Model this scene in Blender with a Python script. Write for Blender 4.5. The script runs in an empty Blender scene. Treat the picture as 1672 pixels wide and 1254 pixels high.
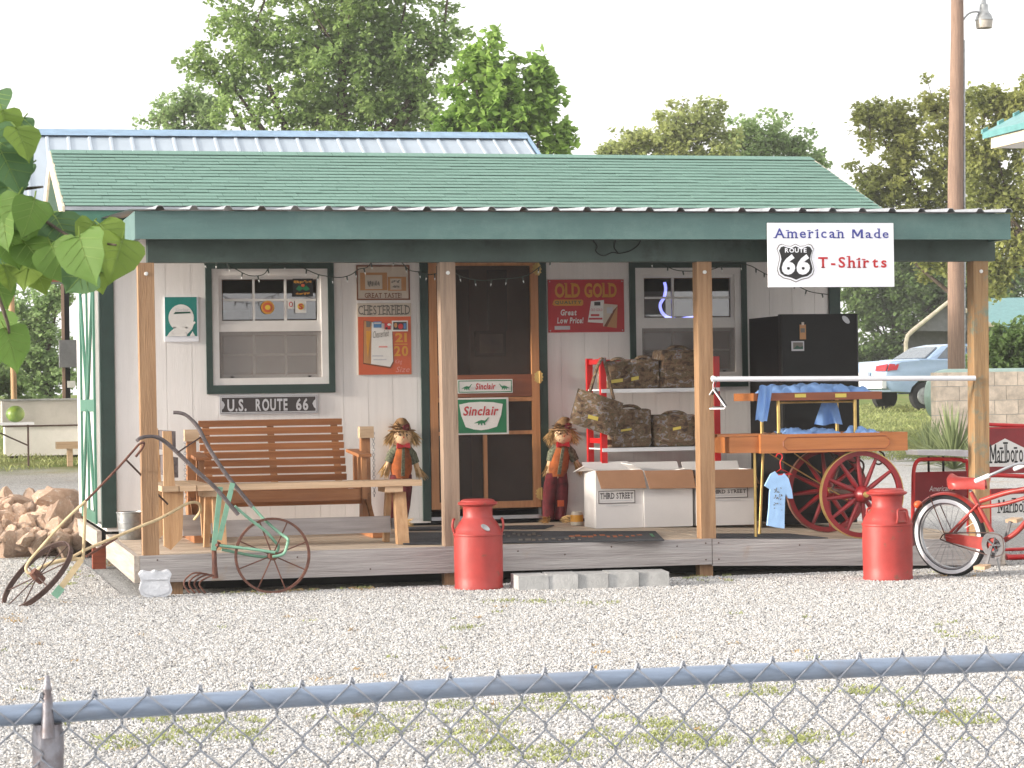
import bpy, bmesh, math, random
from mathutils import Vector, Matrix
random.seed(7)
R = math.radians
scene = bpy.context.scene
COL = scene.collection

# ------------------------------------------------------------------ camera
F = 4000.0; PCX, PCY = 836.0, 627.0          # focal length and centre in pixels of the 1672x1254 photograph
YAW = R(13.9); ROLL = 0.0155; PITCH = math.atan(23.0 / F)
CF = Vector((math.sin(YAW) * math.cos(PITCH), math.cos(YAW) * math.cos(PITCH), math.sin(PITCH)))
_r0 = Vector((math.cos(YAW), -math.sin(YAW), 0)); _u0 = _r0.cross(CF)
CR = _r0 * math.cos(ROLL) - _u0 * math.sin(ROLL)
CU = _u0 * math.cos(ROLL) + _r0 * math.sin(ROLL)
CAM = Vector((-1.5594, -17.1335, 1.3363))
cam = bpy.data.objects.new('camera', bpy.data.cameras.new('camera'))
COL.objects.link(cam)
m = Matrix((CR, CU, -CF)).transposed().to_4x4(); m.translation = CAM
cam.matrix_world = m
cam.data.sensor_width = 36.0; cam.data.lens = 36.0 * F / 1672.0
cam.data.clip_start = 0.1; cam.data.clip_end = 3000
cam.data.dof.use_dof = True; cam.data.dof.focus_distance = 17.5; cam.data.dof.aperture_fstop = 34.0
scene.camera = cam

def ray(x, y): return CF + CR * ((x - PCX) / F) + CU * ((PCY - y) / F)
def P(x, y, Y):                                # the point at depth plane Y of the place
    d = ray(x, y); return CAM + d * ((Y - CAM.y) / d.y)
def G(x, y, z=0.0):                            # the point at height z
    d = ray(x, y); return CAM + d * ((z - CAM.z) / d.z)
def A(x, y, dist): return CAM + ray(x, y) * dist
def PX(x, y, X):                               # the point on the plane at X
    d = ray(x, y); return CAM + d * ((X - CAM.x) / d.x)

# ------------------------------------------------------------------ world, sun, exposure
SUN_AZ, SUN_EL = R(-96.0), R(11.0)             # azimuth from +Y, clockwise: the sun stands low on the left
world = bpy.data.worlds.new('World'); scene.world = world; world.use_nodes = True
nt = world.node_tree; nt.nodes.clear()
sky = nt.nodes.new('ShaderNodeTexSky'); sky.sky_type = 'NISHITA'; sky.sun_disc = False
sky.sun_elevation = SUN_EL; sky.sun_rotation = SUN_AZ
sky.air_density = 1.0; sky.dust_density = 6.0; sky.ozone_density = 1.0
hs = nt.nodes.new('ShaderNodeHueSaturation'); hs.inputs['Saturation'].default_value = 0.22
mx = nt.nodes.new('ShaderNodeMixRGB'); mx.blend_type = 'MIX'; mx.inputs[0].default_value = 0.55
mx.inputs[2].default_value = (7.6, 7.5, 7.5, 1)   # the white haze that veils the whole sky
bg = nt.nodes.new('ShaderNodeBackground'); bg.inputs[1].default_value = 0.135
wo = nt.nodes.new('ShaderNodeOutputWorld')
nt.links.new(sky.outputs[0], hs.inputs['Color']); nt.links.new(hs.outputs[0], mx.inputs[1])
nt.links.new(mx.outputs[0], bg.inputs[0]); nt.links.new(bg.outputs[0], wo.inputs[0])
sd = bpy.data.lights.new('sun', 'SUN'); sd.energy = 2.7; sd.angle = R(5.0); sd.color = (1.0, 0.89, 0.76)
sun = bpy.data.objects.new('sun', sd); COL.objects.link(sun)
sdir = Vector((math.sin(SUN_AZ) * math.cos(SUN_EL), math.cos(SUN_AZ) * math.cos(SUN_EL), math.sin(SUN_EL)))
sun.rotation_euler = sdir.to_track_quat('Z', 'Y').to_euler()
sun.location = (-20, 0, 12)
vs = scene.view_settings
vs.view_transform = 'Standard'; vs.look = 'None'; vs.exposure = 1.27; vs.gamma = 1.0; vs.use_curve_mapping = False
cy_ = scene.cycles; cy_.use_adaptive_sampling = True; cy_.adaptive_threshold = 0.02; cy_.use_denoising = True; cy_.max_bounces = 7; cy_.diffuse_bounces = 4; cy_.glossy_bounces = 3; cy_.transmission_bounces = 4; cy_.transparent_max_bounces = 8; cy_.caustics_reflective = False; cy_.caustics_refractive = False

# ------------------------------------------------------------------ materials
def C(r, g, b):
    f = lambda c: ((c / 255 + 0.055) / 1.055) ** 2.4 if c > 10 else c / 255 / 12.92
    return (f(r), f(g), f(b), 1)
MATS = {}
def M(name, col, rough=0.6, metal=0.0, var=0.12, scale=6.0, bump=0.0, bscale=60.0, stretch=None, col2=None, trans=0.0,
      spec=0.5, island=0.0, objvar=0.0, dirt=None, dirt_lo=0.55, dirt_hi=0.75, dirt_scale=3.0, emit=None):
    """procedural material: base colour broken by noise (stretched along a grain), optional second colour and dirt"""
    if name in MATS: return MATS[name]
    mt = bpy.data.materials.new(name); mt.use_nodes = True; MATS[name] = mt
    n = mt.node_tree.nodes; l = mt.node_tree.links; b = n['Principled BSDF']
    b.inputs['Roughness'].default_value = rough; b.inputs['Metallic'].default_value = metal
    b.inputs['Specular IOR Level'].default_value = spec
    tc = n.new('ShaderNodeTexCoord'); mp = n.new('ShaderNodeMapping'); l.new(tc.outputs['Object'], mp.inputs[0])
    oi = n.new('ShaderNodeObjectInfo')
    if objvar: 
        ad = n.new('ShaderNodeVectorMath'); ad.operation = 'SCALE'; ad.inputs[0].default_value = (13, 7, 5)
        l.new(oi.outputs['Random'], ad.inputs['Scale']); l.new(ad.outputs[0], mp.inputs['Location'])
    if stretch: mp.inputs['Scale'].default_value = stretch
    nz = n.new('ShaderNodeTexNoise'); nz.inputs['Scale'].default_value = scale; nz.inputs['Detail'].default_value = 5
    nz.inputs['Roughness'].default_value = 0.65; l.new(mp.outputs[0], nz.inputs['Vector'])
    c2 = col2 or tuple(c * (1 - 2.2 * var) for c in col[:3]) + (1,)
    c1 = col if col2 else tuple(min(1, c * (1 + var)) for c in col[:3]) + (1,)
    rp = n.new('ShaderNodeValToRGB'); rp.color_ramp.elements[0].position = 0.3; rp.color_ramp.elements[1].position = 0.7
    rp.color_ramp.elements[0].color = c2; rp.color_ramp.elements[1].color = c1
    l.new(nz.outputs['Fac'], rp.inputs[0]); out = rp.outputs[0]
    if dirt:
        nd = n.new('ShaderNodeTexNoise'); nd.inputs['Scale'].default_value = dirt_scale; nd.inputs['Detail'].default_value = 6
        nd.inputs['Roughness'].default_value = 0.7; l.new(tc.outputs['Object'], nd.inputs['Vector'])
        mr = n.new('ShaderNodeMapRange'); mr.inputs[1].default_value = dirt_lo; mr.inputs[2].default_value = dirt_hi
        l.new(nd.outputs['Fac'], mr.inputs[0])
        mm = n.new('ShaderNodeMixRGB'); mm.inputs[2].default_value = dirt
        l.new(mr.outputs[0], mm.inputs[0]); l.new(out, mm.inputs[1]); out = mm.outputs[0]
    if objvar or island:
        hv = n.new('ShaderNodeHueSaturation'); k = objvar or island
        r2 = n.new('ShaderNodeMapRange'); r2.inputs[3].default_value = 1 - k; r2.inputs[4].default_value = 1 + k
        if island:
            gi = n.new('ShaderNodeNewGeometry'); l.new(gi.outputs['Random Per Island'], r2.inputs[0])
        else: l.new(oi.outputs['Random'], r2.inputs[0])
        l.new(r2.outputs[0], hv.inputs['Value']); l.new(out, hv.inputs['Color']); out = hv.outputs[0]
    l.new(out, b.inputs['Base Color'])
    if bump:
        nb = n.new('ShaderNodeTexNoise'); nb.inputs['Scale'].default_value = bscale; nb.inputs['Detail'].default_value = 4
        l.new(mp.outputs[0], nb.inputs['Vector'])
        bp = n.new('ShaderNodeBump'); bp.inputs['Strength'].default_value = bump; bp.inputs['Distance'].default_value = 0.02
        l.new(nb.outputs['Fac'], bp.inputs['Height']); l.new(bp.outputs[0], b.inputs['Normal'])
    if trans:
        tr = n.new('ShaderNodeBsdfTranslucent'); l.new(out, tr.inputs[0])
        ms = n.new('ShaderNodeMixShader'); ms.inputs[0].default_value = trans
        l.new(b.outputs[0], ms.inputs[1]); l.new(tr.outputs[0], ms.inputs[2])
        l.new(ms.outputs[0], n['Material Output'].inputs[0])
    if emit:
        b.inputs['Emission Color'].default_value = emit[0]; b.inputs['Emission Strength'].default_value = emit[1]
    return mt

def L(r, g, b): return (r, g, b, 1)
WX = (0.6, 9, 9); WZ = (9, 9, 0.6); WY = (9, 0.6, 9)      # wood grain along x, z, y
M('siding', L(.79, .765, .745), .55, var=.03, scale=3, bump=.1, bscale=30, stretch=(6, 6, .5), objvar=.025)
M('white_paint', L(.72, .70, .68), .45, var=.04, scale=5)
M('trim_green', L(.016, .042, .034), .5, var=.12, scale=9, bump=.05)
M('fascia_green', L(.078, .155, .145), .5, var=.08, scale=2.2, stretch=(.5, 4, 4), bump=.1, dirt=L(.13, .215, .195), dirt_lo=.48, dirt_hi=.75, dirt_scale=1.6)
M('beam_green', L(.045, .075, .062), .55, var=.2, scale=2.5, dirt=L(.012, .02, .018), dirt_lo=.58, dirt_hi=.72, dirt_scale=2.2)
M('door_green', L(.04, .15, .10), .45, var=.08)
M('shingle', L(.175, .285, .24), .95, var=.06, scale=60, bump=.3, bscale=160, objvar=.05, spec=.1)
M('roof_felt', L(.02, .05, .04), .9)
M('cream_board', L(.62, .55, .42), .6)
M('tin', L(.36, .37, .39), .4, metal=.5, var=.15, dirt=L(.25, .13, .07), dirt_lo=.62, dirt_hi=.75)
M('drip_edge', L(.34, .37, .40), .45, metal=.4)
M('post_wood', L(.37, .225, .12), .75, col2=L(.22, .12, .06), scale=3, stretch=WZ, bump=.3, bscale=14, objvar=.10)
M('post_grey', L(.33, .235, .17), .8, col2=L(.19, .13, .09), scale=3, stretch=WZ, bump=.3, bscale=14)
M('post_painted', L(.40, .25, .12), .75, col2=L(.22, .13, .06), scale=3, stretch=WZ, bump=.3, bscale=14, dirt=L(.13, .20, .165), dirt_lo=.52, dirt_hi=.68, dirt_scale=5)
M('deck_wood', L(.60, .50, .39), .85, col2=L(.42, .33, .25), scale=2.5, stretch=WX, bump=.35, bscale=10, objvar=.12)
M('rim_wood', L(.42, .395, .385), .85, col2=L(.26, .235, .23), scale=2.5, stretch=(.5, 10, 10), bump=.4, bscale=8, dirt=L(.33, .25, .18), dirt_lo=.6, dirt_hi=.8)
M('rim_wood_y', L(.46, .41, .36), .85, col2=L(.3, .25, .21), scale=2.5, stretch=(10, .5, 10), bump=.4, bscale=8)
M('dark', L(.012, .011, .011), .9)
M('cedar', L(.42, .18, .07), .6, col2=L(.27, .105, .04), scale=3, stretch=WX, bump=.12, objvar=.14)
M('cedar_z', L(.38, .18, .075), .6, col2=L(.24, .10, .04), scale=3, stretch=WZ, bump=.12, objvar=.1)
M('pine', L(.58, .42, .28), .7, col2=L(.42, .28, .17), scale=3, stretch=WX, bump=.2, bscale=14, objvar=.08)
M('pine_z', L(.52, .33, .18), .7, col2=L(.36, .20, .095), scale=3, stretch=(11, 11, .9), bump=.2, bscale=14, objvar=.08)
M('grey_board', L(.36, .34, .34), .8, col2=L(.23, .21, .21), scale=3, stretch=WX, bump=.25)
M('door_wood', L(.50, .24, .10), .5, col2=L(.34, .14, .05), scale=3, stretch=WZ, objvar=.06)
M('door_panel', L(.27, .075, .022), .4, col2=L(.19, .05, .015), scale=2.5, stretch=WX)
M('brass', L(.62, .44, .16), .35, metal=.8, var=.15)
M('steel', L(.40, .41, .43), .4, metal=.7, var=.1)
M('red_paint', L(.24, .013, .018), .38, var=.12, scale=4, dirt=L(.20, .02, .02), dirt_lo=.55, dirt_hi=.75)
M('can_red', L(.37, .040, .034), .5, var=.13, scale=3.5, bump=.22, bscale=7, dirt=L(.20, .055, .035), dirt_lo=.60, dirt_hi=.66, dirt_scale=11)
M('rack_red', L(.55, .012, .014), .3, var=.06)
M('black_gloss', L(.006, .006, .006), .4, var=.1, spec=.25)
M('black', L(.006, .006, .007), .6, var=.1, spec=.2)
M('rubber', L(.018, .018, .02), .75, var=.15)
M('white_metal', L(.74, .75, .78), .35, var=.04)
M('bike_red', L(.34, .035, .028), .4, var=.2, scale=7, dirt=L(.40, .12, .07), dirt_lo=.6, dirt_hi=.75)
M('rust', L(.17, .07, .045), .85, col2=L(.085, .036, .028), scale=14, bump=.3)
M('rust_dark', L(.085, .045, .035), .8, col2=L(.05, .03, .026), scale=14, bump=.3)
M('mint_paint', L(.22, .42, .30), .6, col2=L(.15, .31, .22), scale=10, dirt=L(.17, .08, .05), dirt_lo=.6, dirt_hi=.7, dirt_scale=14)
M('cream_paint', L(.62, .50, .30), .6, col2=L(.46, .34, .19), scale=10, dirt=L(.24, .12, .06), dirt_lo=.58, dirt_hi=.7, dirt_scale=12)
M('old_wood', L(.15, .125, .125), .85, col2=L(.075, .062, .064), scale=14, bump=.5, bscale=30)
M('chain_grey', L(.15, .15, .16), .5, metal=.3, var=.2)
M('zinc', L(.36, .37, .37), .42, metal=.75, var=.2, scale=10)
M('concrete', L(.40, .40, .395), .9, var=.12, scale=9, bump=.2, bscale=70, objvar=.07)
M('stone_white', L(.62, .63, .66), .9, var=.1, scale=9, bump=.4, bscale=40)
M('carton_white', L(.70, .68, .67), .6, var=.03, scale=3)
M('cardboard', L(.36, .19, .105), .8, var=.06, scale=4)
M('cart_wood', L(.46, .17, .05), .42, col2=L(.33, .11, .03), scale=2.5, stretch=WX)
M('cart_wood_dark', L(.30, .085, .03), .4, col2=L(.2, .055, .02), scale=2.5, stretch=WX)
M('shirt_blue', L(.23, .40, .74), .9, var=.08, scale=5, bump=.2, bscale=20, objvar=.06)
M('shirt_pale', L(.34, .55, .84), .9, var=.05, scale=5, bump=.2, bscale=20)
M('yellow_tag', L(.72, .58, .12), .6, var=.04)
M('straw', L(.56, .36, .15), .9, var=.25, scale=30, island=.35)
M('straw_dark', L(.28, .16, .07), .9, var=.25, scale=30, island=.4)
M('doll_skin', L(.72, .50, .30), .9, var=.05)
M('doll_vest', L(.36, .095, .022), .9, var=.25, scale=18)
M('doll_trousers', L(.13, .012, .018), .9, var=.3, scale=14)
M('doll_check', L(.16, .17, .11), .9, var=.45, scale=60)
M('rug', L(.045, .048, .056), .95, var=.2, scale=30, bump=.3, bscale=200)
M('wire_dark', L(.02, .03, .022), .6)
M('bulb', L(.7, .7, .68), .2)
M('galv', L(.27, .33, .43), .45, metal=.4, var=.12, scale=12, stretch=(.4, 6, 6), dirt=L(.24, .25, .28), dirt_lo=.5, dirt_hi=.7)
M('galv_old', L(.26, .26, .29), .5, metal=.6, var=.25, scale=14, dirt=L(.16, .13, .13), dirt_lo=.5, dirt_hi=.65, dirt_scale=10)
M('galv_wire', L(.26, .28, .32), .5, metal=.4, var=.15, scale=20)
M('rock', L(.44, .32, .235), .95, col2=L(.31, .205, .145), scale=5, bump=.5, bscale=14, objvar=.32, dirt=L(.52, .46, .40), dirt_lo=.55, dirt_hi=.68, dirt_scale=5)
M('melon', L(.24, .32, .05), .4, col2=L(.07, .16, .03), scale=3, stretch=(4, 4, .5))
M('utility_wood', L(.30, .20, .145), .9, col2=L(.17, .11, .085), scale=4, stretch=WZ, bump=.4)
M('car_blue', L(.30, .41, .57), .22, var=.03, spec=.7)
M('glass_dark', L(.10, .12, .14), .06, var=.05, spec=.8)
M('tail_red', L(.5, .01, .015), .15)
M('block', L(.72, .60, .47), .9, var=.14, scale=7, bump=.3, objvar=.08)
M('roof_blue', L(.34, .395, .45), .6, metal=.0, var=.05, scale=1.5, stretch=(1, .3, 1))
M('ridge_blue', L(.22, .34, .47), .4, metal=.2)
M('roof_teal', L(.10, .26, .26), .45)
M('stained_wood', L(.27, .06, .025), .6, stretch=WX)
M('tank_green', L(.30, .42, .36), .5, var=.08)
M('grey_box', L(.17, .17, .18), .5)
M('trough', L(.44, .42, .40), .6, var=.1, scale=2)
M('bark', L(.10, .075, .055), .95, var=.3, scale=10, bump=.5)
def leafmat(name, a, b, trans=.6, island=.28):
    return M(name, a, .6, col2=b, scale=.5, trans=trans, island=island, spec=.25)
leafmat('leaf_big', L(.34, .45, .16), L(.25, .37, .135))
leafmat('leaf_bright', L(.33, .48, .11), L(.22, .37, .09))
leafmat('leaf_olive', L(.45, .48, .19), L(.33, .39, .155))
leafmat('leaf_light', L(.36, .47, .21), L(.28, .40, .175))
leafmat('leaf_brown', L(.40, .41, .135), L(.28, .32, .11))
leafmat('leaf_dark', L(.20, .29, .10), L(.135, .21, .075))
leafmat('leaf_near', L(.135, .23, .05), L(.09, .18, .04), trans=.4, island=.0)
leafmat('leaf_yellow', L(.20, .28, .055), L(.13, .22, .045), trans=.45, island=.0)
leafmat('leaf_blue', L(.085, .16, .065), L(.06, .125, .05), trans=.3, island=.0)
leafmat('yucca', L(.24, .28, .13), L(.15, .19, .09), trans=.15)
leafmat('grass', L(.30, .33, .13), L(.23, .26, .10), trans=.25)
leafmat('dry_grass', L(.42, .30, .15), L(.30, .2, .09), trans=.2)

# ------------------------------------------------------------------ mesh helpers
WL = {}                                        # world position of each root
class MB:
    def __init__(s): s.v = []; s.f = []
    def add(s, vs_, fs):
        o = len(s.v); s.v += [tuple(v) for v in vs_]; s.f += [tuple(i + o for i in f) for f in fs]; return s
    def obox(s, c, a, b, d):
        c, a, b, d = Vector(c), Vector(a), Vector(b), Vector(d)
        vs_ = [c + a * i + b * j + d * k for k in (-1, 1) for j in (-1, 1) for i in (-1, 1)]
        fs = [(0, 2, 3, 1), (4, 5, 7, 6), (0, 1, 5, 4), (2, 6, 7, 3), (0, 4, 6, 2), (1, 3, 7, 5)]
        if a.cross(b).dot(d) < 0: fs = [f[::-1] for f in fs]
        return s.add(vs_, fs)
    def box(s, x0, y0, z0, x1, y1, z1):
        return s.obox(((x0 + x1) / 2, (y0 + y1) / 2, (z0 + z1) / 2), (abs(x1 - x0) / 2, 0, 0), (0, abs(y1 - y0) / 2, 0), (0, 0, abs(z1 - z0) / 2))
    def bar(s, p, q, w, h, up=(0, 0, 1)):
        p, q, up = Vector(p), Vector(q), Vector(up); d = q - p
        sd_ = d.cross(up)
        if sd_.length < 1e-6: sd_ = d.cross(Vector((0, 1, 0)))
        sd_.normalize(); u = sd_.cross(d).normalized()
        return s.obox((p + q) / 2, d / 2, sd_ * (w / 2), u * (h / 2))
    def tube(s, pts, r, n=8, closed=False, cap=True):
        pts = [Vector(p) for p in pts]; k = len(pts)
        rs = r if isinstance(r, (list, tuple)) else [r] * k
        def tan(i):
            if closed: return (pts[(i + 1) % k] - pts[i - 1]).normalized()
            return (pts[min(i + 1, k - 1)] - pts[max(i - 1, 0)]).normalized()
        t = tan(0); nrm = t.orthogonal().normalized(); rings = []
        for i in range(k):
            t2 = tan(i); q = t.rotation_difference(t2); nrm = (q @ nrm); nrm = (nrm - t2 * nrm.dot(t2)).normalized(); t = t2
            bn = t.cross(nrm)
            rings.append([pts[i] + (nrm * math.cos(2 * math.pi * j / n) + bn * math.sin(2 * math.pi * j / n)) * rs[i] for j in range(n)])
        vs_ = [v for rg in rings for v in rg]; fs = []
        for i in range(k if closed else k - 1):
            for j in range(n):
                a = i * n + j; b = i * n + (j + 1) % n; c = ((i + 1) % k) * n + (j + 1) % n; d = ((i + 1) % k) * n + j
                fs.append((a, b, c, d))
        if cap and not closed: fs.append(tuple(range(n))[::-1]); fs.append(tuple((k - 1) * n + j for j in range(n)))
        return s.add(vs_, fs)
    def lathe(s, prof, o=(0, 0, 0), n=32, ax=(0, 0, 1), flat=(1, 1)):
        o, ax = Vector(o), Vector(ax).normalized(); e1 = ax.orthogonal().normalized(); e2 = ax.cross(e1)
        if abs(ax.z) > .999: e1, e2 = Vector((1, 0, 0)), Vector((0, 1, 0)) * (1 if ax.z > 0 else -1)
        vs_ = []; fs = []
        for r, z in prof:
            for j in range(n):
                a = 2 * math.pi * j / n; vs_.append(o + ax * z + e1 * (r * math.cos(a) * flat[0]) + e2 * (r * math.sin(a) * flat[1]))
        for i in range(len(prof) - 1):
            for j in range(n):
                fs.append((i * n + j, i * n + (j + 1) % n, (i + 1) * n + (j + 1) % n, (i + 1) * n + j))
        if prof[0][0] > 1e-6: fs.append(tuple(range(n))[::-1])
        if prof[-1][0] > 1e-6: fs.append(tuple((len(prof) - 1) * n + j for j in range(n)))
        return s.add(vs_, fs)
    def torus(s, c, ax, Rr, r, n=40, k=8, flat=1.0, e=None):
        c, ax = Vector(c), Vector(ax).normalized()
        e1 = Vector(e) if e else ax.orthogonal().normalized(); e2 = ax.cross(e1)
        vs_ = []; fs = []
        for i in range(n):
            a = 2 * math.pi * i / n; d = e1 * math.cos(a) + e2 * math.sin(a)
            for j in range(k):
                b = 2 * math.pi * j / k; vs_.append(c + d * (Rr + r * math.cos(b)) + ax * (r * flat * math.sin(b)))
        for i in range(n):
            for j in range(k):
                fs.append((i * k + j, ((i + 1) % n) * k + j, ((i + 1) % n) * k + (j + 1) % k, i * k + (j + 1) % k))
        return s.add(vs_, fs)
    def ring(s, c, ax, r0, r1, w, n=48):                 # square-section hoop
        c, ax = Vector(c), Vector(ax).normalized(); e1 = ax.orthogonal().normalized(); e2 = ax.cross(e1)
        pr = [(r0, -w / 2), (r1, -w / 2), (r1, w / 2), (r0, w / 2)]; vs_ = []; fs = []
        for i in range(n):
            a = 2 * math.pi * i / n; d = e1 * math.cos(a) + e2 * math.sin(a)
            for rr, h in pr: vs_.append(c + d * rr + ax * h)
        for i in range(n):
            for j in range(4): fs.append((i * 4 + j, ((i + 1) % n) * 4 + j, ((i + 1) % n) * 4 + (j + 1) % 4, i * 4 + (j + 1) % 4))
        return s.add(vs_, fs)
    def prism(s, pts, off):
        pts = [Vector(p) for p in pts]; off = Vector(off); n = len(pts)
        nn = Vector((0, 0, 0))
        for i in range(n): nn += pts[i].cross(pts[(i + 1) % n])
        if nn.dot(off) > 0: pts = pts[::-1]
        vs_ = pts + [p + off for p in pts]
        fs = [tuple(range(n)), tuple(range(2 * n - 1, n - 1, -1))] + [(i + n, (i + 1) % n + n, (i + 1) % n, i) for i in range(n)]
        return s.add(vs_, fs)
    def blob(s, c, r, seg=10, rings=7, jit=0.0, rnd=random):
        c = Vector(c); r = Vector(r) if not isinstance(r, (int, float)) else Vector((r, r, r)); vs_ = [c + Vector((0, 0, -r.z))]
        for i in range(1, rings):
            t = math.pi * i / rings
            for j in range(seg):
                a = 2 * math.pi * j / seg; k = 1 + rnd.uniform(-jit, jit)
                vs_.append(c + Vector((r.x * math.sin(t) * math.cos(a) * k, r.y * math.sin(t) * math.sin(a) * k, -r.z * math.cos(t) * k)))
        vs_.append(c + Vector((0, 0, r.z))); fs = []
        for j in range(seg): fs.append((0, 1 + (j + 1) % seg, 1 + j))
        for i in range(rings - 2):
            for j in range(seg):
                a = 1 + i * seg + j; b = 1 + i * seg + (j + 1) % seg; fs.append((a, b, b + seg, a + seg))
        t = len(vs_) - 1; o = 1 + (rings - 2) * seg
        for j in range(seg): fs.append((o + j, o + (j + 1) % seg, t))
        return s.add(vs_, fs)
    def mesh(s, name, mat, smooth=None):
        me = bpy.data.meshes.new(name); me.from_pydata(s.v, [], s.f)
        if mat: me.materials.append(MATS[mat] if isinstance(mat, str) else mat)
        if smooth:
            me.polygons.foreach_set('use_smooth', [True] * len(me.polygons)); me.set_sharp_from_angle(angle=R(smooth))
        me.update(); return me
    def build(s, name, mat, parent=None, smooth=None, loc=None):
        """one mesh object; coordinates are those of the place, re-based on the parent's position"""
        o = bpy.data.objects.new(name, s.mesh(name, mat, smooth)); COL.objects.link(o)
        base = Vector((0, 0, 0))
        if parent is not None:
            o.parent = parent; base = WL[parent.name]
        if loc is None:                                   # origin stays with the parent
            o.location = -base; WL[o.name] = Vector((0, 0, 0))
        else:
            lv = Vector(loc)
            for v in o.data.vertices: v.co -= lv
            o.location = lv - base; WL[o.name] = lv
        return o
def tag(o, label, cat=None, group=None, kind=None):
    if label: o['label'] = label
    if cat: o['category'] = cat
    if group: o['group'] = group
    if kind: o['kind'] = kind
    return o
def thing(name, label, cat, loc, group=None):
    o = bpy.data.objects.new(name, None); COL.objects.link(o); o.empty_display_size = .1
    o.location = loc; WL[o.name] = Vector(loc); return tag(o, label, cat, group)
def inst(src, name, parent, loc, rot=(0, 0, 0), scale=(1, 1, 1)):
    """another piece with the same mesh; loc in the place"""
    o = bpy.data.objects.new(name, src); COL.objects.link(o)
    if parent is not None: o.parent = parent; o.location = Vector(loc) - WL[parent.name]
    else: o.location = loc
    o.rotation_euler = rot; o.scale = scale; WL[o.name] = Vector(loc); return o
def bez(pts, n=6):                                        # smooth curve through points
    pts = [Vector(p) for p in pts]; out = []
    for i in range(len(pts) - 1):
        a = pts[max(i - 1, 0)]; b = pts[i]; c = pts[i + 1]; d = pts[min(i + 2, len(pts) - 1)]
        for k in range(n):
            t = k / n
            out.append(.5 * ((2 * b) + (c - a) * t + (2 * a - 5 * b + 4 * c - d) * t * t + (3 * b - a - 3 * c + d) * t ** 3))
    out.append(pts[-1]); return out

# ---- lettering
_fc = {}
def glyph(ch, bold):
    k = (ch, bold)
    if ch == 'M': return ([(0, 0), (0, .7), (.17, .7), (.39, .27), (.61, .7), (.78, .7), (.78, 0), (.63, 0), (.63, .50), (.45, .10), (.33, .10), (.11, .50), (.11, 0)], [(0, 1, 11, 12), (1, 2, 11), (2, 3, 10, 11), (3, 9, 10), (3, 4, 8, 9), (4, 5, 8), (5, 6, 7, 8)])
    if k not in _fc:
        cu = bpy.data.curves.new('t', 'FONT'); cu.body = ch; cu.offset = bold; cu.resolution_u = 3; cu.fill_mode = 'FRONT'
        ob = bpy.data.objects.new('t', cu); me = bpy.data.meshes.new_from_object(ob)
        _fc[k] = ([(v.co.x, v.co.y) for v in me.vertices], [tuple(p.vertices) for p in me.polygons])
        bpy.data.meshes.remove(me); bpy.data.objects.remove(ob); bpy.data.curves.remove(cu)
    return _fc[k]
SERIF = {'A': [(.03, 0), (.97, 0)], 'm': [(.06, 0), (.5, 0), (.94, 0), (.0, .54)], 'e': [], 'r': [(.2, 0), (.05, .54)], 'i': [(.5, 0), (.1, .54)],
         'c': [], 'a': [(.98, 0)], 'n': [(.1, 0), (.9, 0), (.0, .54)], 'M': [(.08, 0), (.92, 0)], 'd': [(.98, 0), (.78, .74)],
         'T': [(.5, 0)], 'h': [(.1, 0), (.9, 0), (.02, .74)], 'l': [(.5, 0), (.2, .74)], 'b': [(.0, .74)], 'L': [(.1, .70), (.1, 0)], 'D': [(.06, 0), (.06, .70)],
         'H': [(.08, 0), (.92, 0), (.08, .7), (.92, .7)], 'E': [(.05, 0), (.05, .7)], 'F': [(.12, 0), (.05, .7)], 'R': [(.1, 0), (.95, 0), (.05, .7)], 'I': [(.5, 0), (.5, .7)]}
def text_geo(s, bold=0.0, serif=False, gap=.09, shear=0.0, narrow=1.0):
    vs_ = []; fs = []; x = 0.0
    for ch in s:
        if ch == ' ': x += .34; continue
        v, f = glyph(ch, bold); x0 = min(p[0] for p in v); x1 = max(p[0] for p in v); o = len(vs_)
        vs_ += [((p[0] - x0) * narrow + x, p[1]) for p in v]; fs += [tuple(i + o for i in q) for q in f]
        if serif:
            for fx, fy in SERIF.get(ch, []):
                cxx = x + fx * (x1 - x0) * narrow; o = len(vs_); w = .115; h = .035
                vs_ += [(cxx - w, fy - h), (cxx + w, fy - h), (cxx + w, fy + h), (cxx - w, fy + h)]; fs.append((o, o + 1, o + 2, o + 3))
        x += (x1 - x0) * narrow + gap
    xs = [p[0] + shear * p[1] for p in vs_]; ys = [p[1] for p in vs_]
    a, b = min(xs), max(xs); c, d = min(ys), max(ys)
    return [((xx - a) / (b - a), (yy - c) / (d - c)) for xx, yy in zip(xs, ys)], fs

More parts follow.
